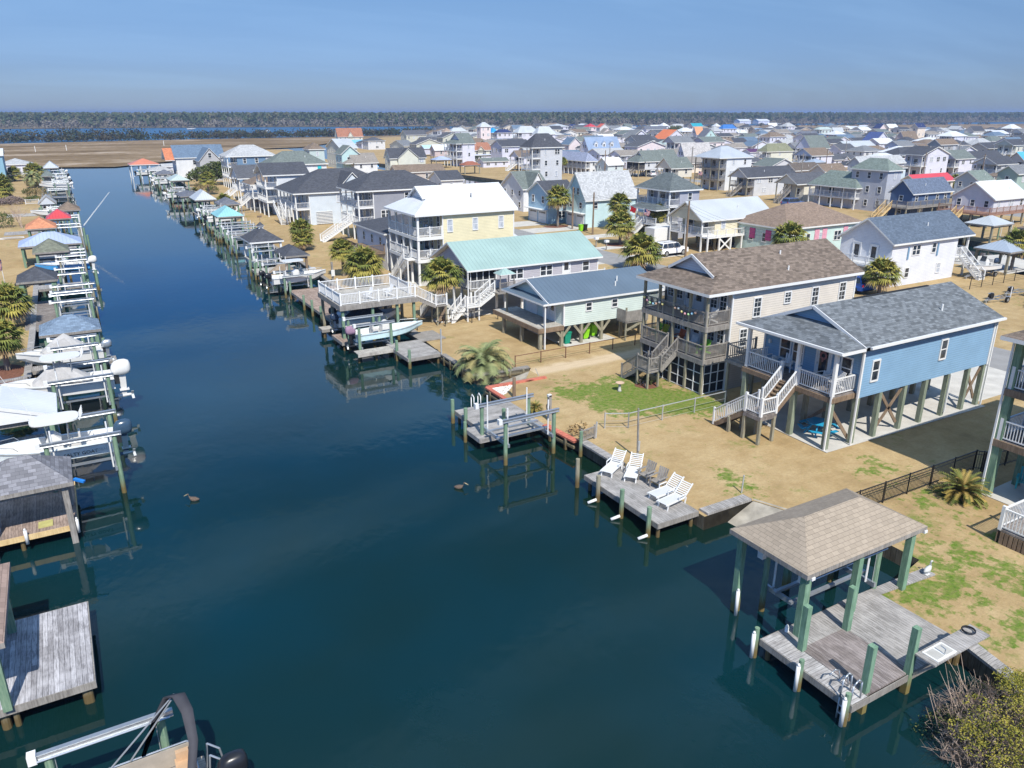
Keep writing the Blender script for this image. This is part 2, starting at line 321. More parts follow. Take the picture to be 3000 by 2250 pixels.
# ------------------------------------------------------------------ building parts
def window(par, face, u, z, v, w=.9, h=1.5, two=False, pane=None, frame=None, sub=True, grid=False):
    """face 'y-' (wall at y=v, u is x) or 'x-' (wall at x=v, u is y)."""
    pane = pane or GLASS; frame = frame or WHITEV
    k = ('win', face, round(w, 2), round(h, 2), two, pane.name, frame.name, sub, grid)
    if k not in CACHE:
        m = MB(); g = MB(); t = .09
        def bx(mb, a0, a1, c0, c1, d0, d1, mi=0):
            if face == 'y-': mb.box(a0, a1, -d1, -d0, c0, c1, mi)
            else: mb.box(-d1, -d0, a0, a1, c0, c1, mi)
        bx(m, -w / 2, -w / 2 + t, -h / 2, h / 2, 0, .06); bx(m, w / 2 - t, w / 2, -h / 2, h / 2, 0, .06)
        bx(m, -w / 2 + t, w / 2 - t, h / 2 - t, h / 2, 0, .06); bx(m, -w / 2 + t, w / 2 - t, -h / 2, -h / 2 + t, 0, .08)
        bx(m, -w / 2 + t, w / 2 - t, -.03, .03, 0, .045)
        if two: bx(m, -.06, .06, -h / 2 + t, -.03, 0, .05); bx(m, -.06, .06, .03, h / 2 - t, 0, .05)
        if grid:
            for s_ in (-1, 1): bx(m, -.012, .012, min(0, s_ * h / 2) + .05, max(0, s_ * h / 2) - .05, .0, .04)
            for s_ in (-.25, .25): bx(m, -w / 2 + t, w / 2 - t, s_ * h - .012, s_ * h + .012, 0, .035)
        bx(g if sub else m, -w / 2 + t, w / 2 - t, -h / 2 + t, h / 2 - t, .0, .02, 0 if sub else 1)
        CACHE[k] = (m.mesh('window', [frame, pane]), g.mesh('pane', [pane]) if sub else None)
    a, b = CACHE[k]; loc = (u, v, z) if face == 'y-' else (v, u, z)
    o = inst('window', a, par, loc)
    if b: inst('pane', b, o, loc)
    return o
def door(par, face, u, z, v, w=.95, h=2.05, mat=None, glassy=True):
    mat = mat or WHITEV; k = ('door', face, w, h, mat.name, glassy)
    if k not in CACHE:
        m = MB(); g = MB(); hd = MB()
        def bx(mb, a0, a1, c0, c1, d0, d1):
            if face == 'y-': mb.box(a0, a1, -d1, -d0, c0, c1)
            else: mb.box(-d1, -d0, a0, a1, c0, c1)
        bx(m, -w / 2 - .09, -w / 2, 0, h + .09, 0, .06); bx(m, w / 2, w / 2 + .09, 0, h + .09, 0, .06); bx(m, -w / 2, w / 2, h, h + .09, 0, .06); bx(m, -w / 2, w / 2, 0, h, 0, .03)
        if glassy: bx(g, -w / 2 + .17, w / 2 - .17, .35 if w > .9 else .9, h - .2, .031, .037)
        bx(hd, w / 2 - .1, w / 2 - .05, .95, 1.07, .04, .09)
        CACHE[k] = (m.mesh('door', [mat]), g.mesh('pane', [GLASS]) if glassy else None, hd.mesh('handle', [STEEL]))
    a, b, c = CACHE[k]; loc = (u, v, z) if face == 'y-' else (v, u, z)
    o = inst('door', a, par, loc)
    if b: inst('pane', b, o, loc)
    inst('handle', c, o, loc); return o
def garage(par, face, u, z, v, w=2.5, h=2.1):
    k = ('gar', face, w, h)
    if k not in CACHE:
        m = MB()
        def bx(a0, a1, c0, c1, d0, d1, mi=0):
            if face == 'y-': m.box(a0, a1, -d1, -d0, c0, c1, mi)
            else: m.box(-d1, -d0, a0, a1, c0, c1, mi)
        for i in range(4): bx(-w / 2, w / 2, i * h / 4 + .015, (i + 1) * h / 4 - .015, 0, .04)
        for i in range(5): bx(-w / 2 + .15 + i * (w - .3) / 5 + .06, -w / 2 + .15 + (i + 1) * (w - .3) / 5 - .06, h * .8, h * .94, .042, .05, 1)
        bx(-w / 2 - .14, -w / 2 - .02, 0, h + .14, 0, .07); bx(w / 2 + .02, w / 2 + .14, 0, h + .14, 0, .07); bx(-w / 2 - .02, w / 2 + .02, h + .02, h + .14, 0, .07)
        CACHE[k] = m.mesh('garage_door', [WHITEV, GLASS])
    return inst('garage_door', CACHE[k], par, (u, v, z) if face == 'y-' else (v, u, z))
PSEEN = set()
def rail(mb, p, q, h=1.0, sp=.15, ps=2.0, pw=.11, posts=True, bal=.035):
    p = Vector(p); q = Vector(q); d = q - p; L = (d.xy).length; up = Vector((0, 0, 1))
    mb.bar(p + up * h, q + up * h, .09, .06); mb.bar(p + up * .12, q + up * .12, .05, .06)
    n = max(1, int(L / sp))
    for i in range(n):
        c = p + d * ((i + .5) / n); mb.box(c.x - bal / 2, c.x + bal / 2, c.y - bal / 2, c.y + bal / 2, c.z + .12, c.z + h)
    if posts:
        n = max(1, round(L / ps))
        for i in range(n + 1):
            c = p + d * (i / n); key = (round(c.x * 6), round(c.y * 6), round(c.z * 3))
            if key in PSEEN: continue
            PSEEN.add(key); a = pw / 2 + random.uniform(-.006, .006); mb.box(c.x - a, c.x + a, c.y - a, c.y + a, c.z - .05 - a * .1, c.z + h + .12 + a * .2)
def stairs(par, top, bot, w, axis='x', tread=None, railm=None, sides=(-1, 1), white=False, sp=.15):
    """straight flight between two points; axis = direction of travel."""
    tr = MB(); rl = MB(); top = Vector(top); bot = Vector(bot); n = max(2, round((top.z - bot.z) / .19)); d = (bot - top) / n
    ux = Vector((0, w / 2, 0)) if axis == 'x' else Vector((w / 2, 0, 0))
    for i in range(n):
        c = top + d * (i + .5); e = abs(d.x if axis == 'x' else d.y) * .55
        if axis == 'x': tr.box(c.x - e, c.x + e, c.y - w / 2, c.y + w / 2, c.z - .1, c.z - .05)
        else: tr.box(c.x - w / 2, c.x + w / 2, c.y - e, c.y + e, c.z - .1, c.z - .05)
    for s_ in (-1, 1): tr.bar(top + ux * s_ - Vector((0, 0, .2)), bot + ux * s_ - Vector((0, 0, .12)), .06, .26)
    o = tr.build('stairs', tread or GREYW, par)
    for s_ in sides: rail(rl, top + ux * s_, bot + ux * s_, .95, sp, 2.2)
    rl.build('handrail', railm or GREYW, o)
    return o
def roof_mesh(kind, x0, x1, y0, y1, ze, rise, t=.16, dd=2.2, mb=None, dz=None):
    m = mb or MB(); xc, yc = (x0 + x1) / 2, (y0 + y1) / 2; lx, ly = x1 - x0, y1 - y0; zr = ze + rise
    if kind == 'gy':
        m.add([(x0, y0, ze), (xc, y0, zr), (xc, y1, zr), (x0, y1, ze), (x1, y0, ze), (x1, y1, ze)], [(0, 1, 2, 3), (1, 4, 5, 2)], 0)
        m.add([(x0, y0, ze - t), (xc, y0, zr - t), (xc, y1, zr - t), (x0, y1, ze - t), (x1, y0, ze - t), (x1, y1, ze - t)], [(3, 2, 1, 0), (2, 5, 4, 1)], 1)
        m.add([(x0, y0, ze), (x0, y1, ze), (x0, y1, ze - t), (x0, y0, ze - t), (x1, y0, ze), (x1, y1, ze), (x1, y1, ze - t), (x1, y0, ze - t), (xc, y0, zr), (xc, y0, zr - t), (xc, y1, zr), (xc, y1, zr - t)],
              [(0, 1, 2, 3), (4, 7, 6, 5), (0, 3, 9, 8), (8, 9, 7, 4), (1, 10, 11, 2), (10, 5, 6, 11)], 1)
    elif kind in ('gx', 'dutch'):
        xg = x0 + dd if kind == 'dutch' else x0; s_ = rise / (ly / 2); lo = False
        if kind == 'dutch':
            zg, ins = dz or (ze + s_ * dd * .8, dd); a, b = y0 + ins, y1 - ins
            if a > yc - .3: a, b = yc - .3, yc + .3
            lo = zg < ze + s_ * (a - y0) - .06; xo = xg - .35
            m.add([(x0, y0, ze), (x0, y1, ze), (xg + .3, a, zg), (xg + .3, b, zg), (xg + .3, y0, ze), (xg + .3, y1, ze)] if lo else [(x0, y0, ze), (x0, y1, ze), (xg, a, zg), (xg, b, zg), (xg, y0, ze), (xg, y1, ze)], [(0, 2, 3, 1), (0, 4, 2), (1, 3, 5)], 0)
            m.add([(x0, y0, ze - t), (x0, y1, ze - t), (xg, y1, ze - t), (xg, y0, ze - t), (x0, y0, ze), (x0, y1, ze), (xg, y0, ze), (xg, y1, ze)], [(0, 1, 2, 3), (0, 4, 5, 1), (0, 3, 6, 4), (1, 5, 7, 2)], 1)
            if not lo:   # gablet above the hip: overhang only on the upper part
                m.add([(xo, a, zg), (xg, a, zg), (xg, yc, zr), (xo, yc, zr), (xo, b, zg), (xg, b, zg)], [(0, 1, 2, 3), (3, 2, 5, 4)], 0)
                m.add([(xo, a, zg - .01), (xo, yc, zr - .01), (xo, yc, zr - t), (xo, a, zg - t), (xo, b, zg - .01), (xo, b, zg - t)], [(0, 3, 2, 1), (1, 2, 5, 4)], 1)
        X = xg - .35 if lo else xg
        m.add([(X, y0, ze + .01 * lo), (x1, y0, ze + .01 * lo), (x1, yc, zr), (X, yc, zr), (X, y1, ze + .01 * lo), (x1, y1, ze + .01 * lo)], [(0, 1, 2, 3), (3, 2, 5, 4)], 0)
        m.add([(X, y0, ze - t), (x1, y0, ze - t), (x1, yc, zr - t), (X, yc, zr - t), (X, y1, ze - t), (x1, y1, ze - t)], [(3, 2, 1, 0), (4, 5, 2, 3)], 1)
        m.add([(X, y0, ze), (x1, y0, ze), (x1, y0, ze - t), (X, y0, ze - t), (X, y1, ze), (x1, y1, ze), (x1, y1, ze - t), (X, y1, ze - t), (X, yc, zr), (X, yc, zr - t), (x1, yc, zr), (x1, yc, zr - t)],
              [(0, 3, 2, 1), (4, 5, 6, 7), (0, 8, 9, 3), (8, 4, 7, 9), (1, 2, 11, 10), (10, 11, 6, 5)], 1)
    else:
        if lx >= ly: h = ly / 2; r0, r1 = (x0 + h, yc, zr), (x1 - h, yc, zr)
        else: h = lx / 2; r0, r1 = (xc, y0 + h, zr), (xc, y1 - h, zr)
        if abs(lx - ly) < .02: r1 = (r0[0] + .02, r0[1], r0[2])
        vs = [(x0, y0, ze), (x1, y0, ze), (x1, y1, ze), (x0, y1, ze), r0, r1]
        m.add(vs, [(0, 1, 5, 4), (1, 2, 5), (2, 3, 4, 5), (3, 0, 4)] if lx >= ly else [(0, 1, 4), (1, 2, 5, 4), (2, 3, 5), (3, 0, 4, 5)], 0)
        m.add([(x0, y0, ze), (x1, y0, ze), (x1, y1, ze), (x0, y1, ze), (x0, y0, ze - t), (x1, y0, ze - t), (x1, y1, ze - t), (x0, y1, ze - t)], [(0, 4, 5, 1), (1, 5, 6, 2), (2, 6, 7, 3), (3, 7, 4, 0), (4, 7, 6, 5)], 1)
    return m
def walls(par, x0, x1, y0, y1, z0, ze, kind, rise, mat, ov, name='wall', corner=True):
    m = MB(); yc, xc = (y0 + y1) / 2, (x0 + x1) / 2; s_ = 0
    if kind in ('gx', 'dutch'):
        s_ = rise / ((y1 - y0) / 2 + ov); zw = ze + s_ * ov - .17; zr = ze + rise - .17
        pr = [(y0, z0), (y1, z0), (y1, zw), (yc, zr), (y0, zw)]
        m.loft([[(x0, a, b) for a, b in pr], [(x1, a, b) for a, b in pr]])
    elif kind == 'gy':
        s_ = rise / ((x1 - x0) / 2 + ov); zw = ze + s_ * ov - .17; zr = ze + rise - .17
        pr = [(x0, z0), (x0, zw), (xc, zr), (x1, zw), (x1, z0)]
        m.loft([[(a, y0, b) for a, b in pr], [(a, y1, b) for a, b in pr]])
    else: m.box(x0, x1, y0, y1, z0, ze - .1); zw = ze
    w = m.build(name, mat, par)
    if corner:
        c = MB(); zt = ze - .18
        for x in (x0, x1):
            for y in (y0, y1): c.box(x - .06, x + .06, y - .06, y + .06, z0 - .01, zt)
        c.build('corner_trim', WHITEV, w)
    return w
def wcol(k): return {
    'lavgrey': (.44, .45, .52), 'cream': (.74, .68, .52), 'white': (.74, .75, .76), 'white2': (.72, .73, .76), 'palegreen': (.62, .66, .45), 'aqua': (.42, .66, .66), 'pink': (.72, .62, .58), 'tan': (.50, .43, .36), 'beige': (.66, .59, .50),
    'paleblue': (.40, .55, .66), 'taupe': (.40, .38, .36), 'slate': (.17, .22, .29), 'ltgrey': (.58, .59, .61), 'cream2': (.76, .72, .60), 'teal': (.10, .35, .42), 'lime': (.45, .66, .30), 'bluegrey2': (.36, .44, .50), 'paleaqua': (.60, .72, .76),
    'lavwhite': (.66, .66, .70), 'lavgrey2': (.47, .49, .55), 'royal': (.06, .18, .36), 'royal2': (.07, .12, .23), 'aqua2': (.33, .66, .68), 'aqua3': (.56, .74, .76), 'purple': (.26, .25, .35), 'mustard': (.62, .48, .22), 'creamyel': (.78, .74, .52),
    'yellow': (.80, .72, .42), 'navywall': (.035, .075, .17), 'grey3': (.36, .37, .39), 'seagreen': (.28, .42, .36), 'sky': (.38, .55, .66), 'grey4': (.40, .41, .47), 'cream3': (.76, .69, .50), 'mint': (.55, .70, .66)}[k]
ROOFC = dict(brown=(.20, .155, .12), ltmetal='m.50,.53,.55', terracotta=(.36, .17, .11), skyblue='m.22,.52,.74', grey=(.19, .20, .215), greengrey=(.155, .18, .17), taupe=(.26, .235, .21), azure='m.03,.33,.72', charcoal=(.075, .08, .095), paleblue2='m.45,.66,.76', white='m.70,.72,.75',
    peach=(.55, .33, .2), lavmetal='m.40,.47,.64', lavblue=(.27, .30, .40), bluemetal='m.25,.33,.47', slateblue=(.13, .185, .26), red='m.55,.05,.06', navy=(.035, .05, .13), terracotta2=(.52, .12, .09), tanroof=(.34, .26, .2), ltgrey2=(.40, .41, .42), slate2=(.14, .15, .18),
    orange='m.72,.21,.07', bluegrey='m.36,.42,.50', palegreen2='m.48,.56,.52', pinkgrey=(.46, .44, .43), ltblue='m.45,.49,.54', charcoal2=(.10, .105, .12), greengrey2=(.18, .22, .20), darkbrown=(.13, .11, .095), olive=(.22, .225, .15), plum=(.10, .05, .12), orange2='m.75,.35,.18', tealroof='m.03,.34,.42',
    blue='m.05,.18,.50', ltazure='m.18,.45,.80', orange3=(.50, .19, .10), navyblue=(.07, .10, .24), mintroof='m.42,.66,.55', blue2='m.07,.27,.55', azure2='m.10,.42,.66', redbright='m.60,.07,.08', bluegrey3=(.12, .15, .21), slategreen=(.12, .14, .145), ltgrey3=(.42, .43, .44), brown2=(.24, .18, .14), blueshin=(.105, .135, .18))
def rmat(k):
    v = ROOFC[k]
    if isinstance(v, str): return seam(tuple(float(a) for a in v[1:].split(',')), 'metal_roof_' + k)
    return shingle(v, 'shingle_roof_' + k)
def vent(par, x, y, z, mat=WHITE):
    return MB().tube((x, y, z - .1), (x, y, z + .38), .06, n=8).build('vent_pipe', mat, par)
def dormer(par, x, y, z, w, h, d, wm, rm):
    m = MB().box(x - w / 2, x + w / 2, y, y + d, z, z + h)
    m.add([(x - w / 2, y, z + h), (x + w / 2, y, z + h), (x, y, z + h + w * .45)], [(0, 1, 2)]); o = m.build('dormer', wm, par)
    roof_mesh('gy', x - w / 2 - .15, x + w / 2 + .15, y - .15, y + d + .6, z + h - .06, w * .45 + .12, .1).build('dormer_roof', [rm, WHITE], o)
    window(o, 'y-', x, z + h * .5, y - .005, w * .55, h * .72, sub=False); return o
def cross_gable(par, xa, xb, yf, yb, ze, rise, wm, rm, zb):
    xc = (xa + xb) / 2; m = MB()
    m.loft([[(xa + .3, y, zb), (xa + .3, y, ze - .1), (xc, y, ze + rise - .3), (xb - .3, y, ze - .1), (xb - .3, y, zb)] for y in (yf + .3, yb)]); o = m.build('front_gable', wm, par)
    roof_mesh('gy', xa, xb, yf, yb, ze, rise, .14).build('gable_roof', [rm, WHITE], o); return o
RCACHE = {}
def house(name, label, x0, y0, lx, ly, ze, rise, kind, wall, rc, z0=0, tags='', cat='house', detail=0, group=None):
    """roof rectangle starts at (x0, y0); walls are inset by the eaves."""
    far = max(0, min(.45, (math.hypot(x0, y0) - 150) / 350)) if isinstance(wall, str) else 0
    x1, y1 = x0 + lx, y0 + ly; ov = .4 if lx > 4 else .25
    root = thing(name, label, cat, ((x0 + x1) / 2, (y0 + y1) / 2, 0), group)
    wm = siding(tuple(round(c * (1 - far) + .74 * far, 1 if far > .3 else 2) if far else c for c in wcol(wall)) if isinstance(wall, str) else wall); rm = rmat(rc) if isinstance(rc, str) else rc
    rnd = random.Random(int(x0 * 13 + y0 * 7)); porch = 'porch' in tags; dp = 0
    if porch or kind == 'dutch': dp = min(2.4, lx * .3)
    wood_ = 'porchw' in tags or 'porch3b' in tags or 'porchs' in tags or 'porchd' in tags
    railm, pm = (GREYW, PILEB) if wood_ else (WHITEV, WHITE)
    roof_mesh(kind, x0, x1, y0, y1, ze, rise, .2, dp + .3).build('roof', [rm, WHITE], root)
    wx0, wx1, wy0, wy1 = x0 + ov + dp, x1 - ov, y0 + ov, y1 - ov
    if kind == 'gx' and dp:   # porch under the gable: wall triangle stays at the front
        s_ = rise / (ly / 2); g = MB()
        g.add([(x0 + .35, wy0, ze - .1), (x0 + .35, wy1, ze - .1), (x0 + .35, (y0 + y1) / 2, ze + rise - .3), (x0 + .5, wy0, ze - .1), (x0 + .5, wy1, ze - .1), (x0 + .5, (y0 + y1) / 2, ze + rise - .3)], [(0, 2, 1), (3, 4, 5), (0, 1, 4, 3), (0, 3, 5, 2), (1, 2, 5, 4)])
        g.build('gable', wm, root)
    walls(root, wx0, wx1, wy0, wy1, z0, ze, kind, rise if kind == 'gy' else rise * ((wy1 - wy0) / 2 + ov) / (ly / 2) if kind != 'hip' else rise, wm, ov, corner=detail > 0)
    floors = [z0] if z0 else []
    zf = z0 if z0 else 0
    fl = []
    if z0: fl = [z0 + .2 + 2.75 * i for i in range(int((ze - z0 + .6) // 2.75))]
    else: fl = [.1 + (ze / max(1, round(ze / 2.8))) * i for i in range(max(1, round(ze / 2.8)))]
    for i, f in enumerate(fl):
        if not z0 and i == 0 and len(fl) > 1: n = max(1, int(lx / 6))
        else: n = max(1, int((wx1 - wx0) / 2.9))
        st = (ze - (z0 or 0)) / len(fl)
        for j in range(n):
            if rnd.random() < .12: continue
            u = wx0 + (wx1 - wx0) * (j + .5) / n + rnd.uniform(-.3, .3); tw = rnd.random() < .3
            window(root, 'y-', u, round(f + .54 * st, 2), wy0 - .004, 1.5 if tw else .85, round(min(1.4, .5 * st), 1), tw, sub=False, pane=BLIND if rnd.random() < .3 else GLASS)
        n = max(1, int((wy1 - wy0) / 2.3))
        if 'garage' in tags and i == 0: continue
        for j in range(n):
            u = wy0 + (wy1 - wy0) * (j + .5) / n
            if porch and j == n // 2: door(root, 'x-', u, f + .02, wx0 - .004, 1.5, round(min(2.0, .82 * st), 1))
            else: window(root, 'x-', u, round(f + .54 * st, 2), wx0 - .004, .85, round(min(1.3, .5 * st), 1), sub=False)
    if rise > 3.4 and kind in ('gx', 'gy') and not porch:
        if kind == 'gx':
            for s_ in (-.6, .6): window(root, 'x-', (y0 + y1) / 2 + s_, ze + rise * .3, wx0 - .004, .7, 1.2, sub=False)
        else: window(root, 'y-', (x0 + x1) / 2, ze + rise * .35, wy0 - .004, .8, 1.2, sub=False)
    if z0 >= 1:
        for i in range(max(2, int((wx1 - x0 - ov) / 2.6)) + 1):
            for j in (0, .5, 1):
                n = max(2, int((wx1 - x0 - ov) / 2.6)); post(root, x0 + ov + .15 + (wx1 - x0 - ov - .3) * i / n, wy0 + .15 + (wy1 - wy0 - .3) * j, 0, z0, .26, PILEB)
    if porch:
        decks = [f for f in fl if f > .6] or [fl[-1]]
        scr_shade = 'porchs' in tags or 'porchd' in tags  # porchs is screened; on porchd the dark sheet stands for porch shade
        for f in decks:
            MB().box(x0 + ov, wx0, wy0, wy1, f - .25, f - .02).build('deck', railm, root)
            r = MB(); a, b, c = (x0 + ov + .06, wy0 + .06, f), (x0 + ov + .06, wy1 - .06, f), (wx0 - .05, wy0 + .06, f)
            rail(r, a, b, sp=.22); rail(r, a, c, sp=.22, posts=False); rail(r, (a[0], b[1], f), (c[0], b[1], f), sp=.22, posts=False); r.build('railing', railm, root)
            if scr_shade: MB().box(x0 + ov + .15, x0 + ov + .17, wy0 + .1, wy1 - .1, f + .1, ze - .25).box(x0 + ov + .2, wx0 - .05, wy0 + .1, wy0 + .12, f + .1, ze - .25).build('screen_shade_sheet', SCREEN, root)
        n = max(2, int((wy1 - wy0) / 2.4))
        for i in range(n + 1): post(root, x0 + ov + .08, wy0 + .1 + (wy1 - wy0 - .2) * i / n, 0, ze - .12, .2, pm, 'porch_post')
    if tags != 'porchc' and ('porchw' in tags or ('porch' in tags and z0 > 2) or tags == 'porch'):
        f = [q for q in fl if q > .6][:1] or [2.9]
        stairs(root, (x0 + ov, (wy0 + wy1) / 2 - .8, f[0]), (x0 + ov - 3.6, (wy0 + wy1) / 2 - .8, 0), 1.2, 'x', railm, railm, sp=.25)
    if 'deckbrown' in tags or 'deckgrey' in tags:
        f = fl[-1] if not z0 else fl[0]; wdm = plain('brown_stain', (.30, .17, .12), .7) if 'brown' in tags else GREYW
        MB().box(x0 - 3.2, wx0, wy0 - 1.6, wy1 + .3, f - .28, f - .02).box(wx0, x1, wy0 - 1.6, wy0, f - .28, f - .02).build('deck', wdm, root)
        r = MB(); rail(r, (x0 - 3.1, wy0 - 1.5, f), (x0 - 3.1, wy1 + .2, f), sp=.2); rail(r, (x0 - 3.1, wy0 - 1.5, f), (x1, wy0 - 1.5, f), sp=.2); r.build('railing', wdm, root)
        for i in range(4): post(root, x0 - 3, wy0 - 1.4 + (wy1 - wy0 + 1.4) * i / 3, 0, f - .28, .2, PILEB)
        for i in range(4): post(root, x0 + 1 + (lx - 1.2) * i / 3, wy0 - 1.4, 0, f - .28, .2, PILEB)
        stairs(root, (x0 - 3.1, (wy0 + wy1) / 2, f), (x0 - 6.6, (wy0 + wy1) / 2, 0), 1.3, 'x', NEWW, NEWW, sp=.2)
    if 'garage' in tags:
        for u in (.27, .73): garage(root, 'x-', wy0 + (wy1 - wy0) * u, 0, wx0 - .004, min(2.5, (wy1 - wy0) * .36))
        MB().box(wx0 - .9, wx0, wy0, wy1, 2.32, 2.42).build('canopy', WHITE, root)
    if 'dorm3' in tags:
        for u in (.26, .5, .74): dormer(root, x0 + lx * u, y0 + ly * .14, ze + rise * .22, 1.5, 1.5, ly * .3, siding(wcol('white')), rm)
    if 'crossbig' in tags: cross_gable(root, x0 + lx * .2, x0 + lx * .78, y0 - .6, (y0 + y1) / 2, ze + .02, rise * .97, wm, rm, z0)
    elif 'cross' in tags: cross_gable(root, x0 + lx * .38, x0 + lx * .62, y0 - .3, (y0 + y1) / 2, ze + .02, rise * .55, wm, rm, ze - .4)
    if rnd.random() < .6: vent(root, x0 + lx * rnd.uniform(.4, .7), y0 + ly * .25, ze + rise * (.5 if kind != 'gy' else .9))
    return root
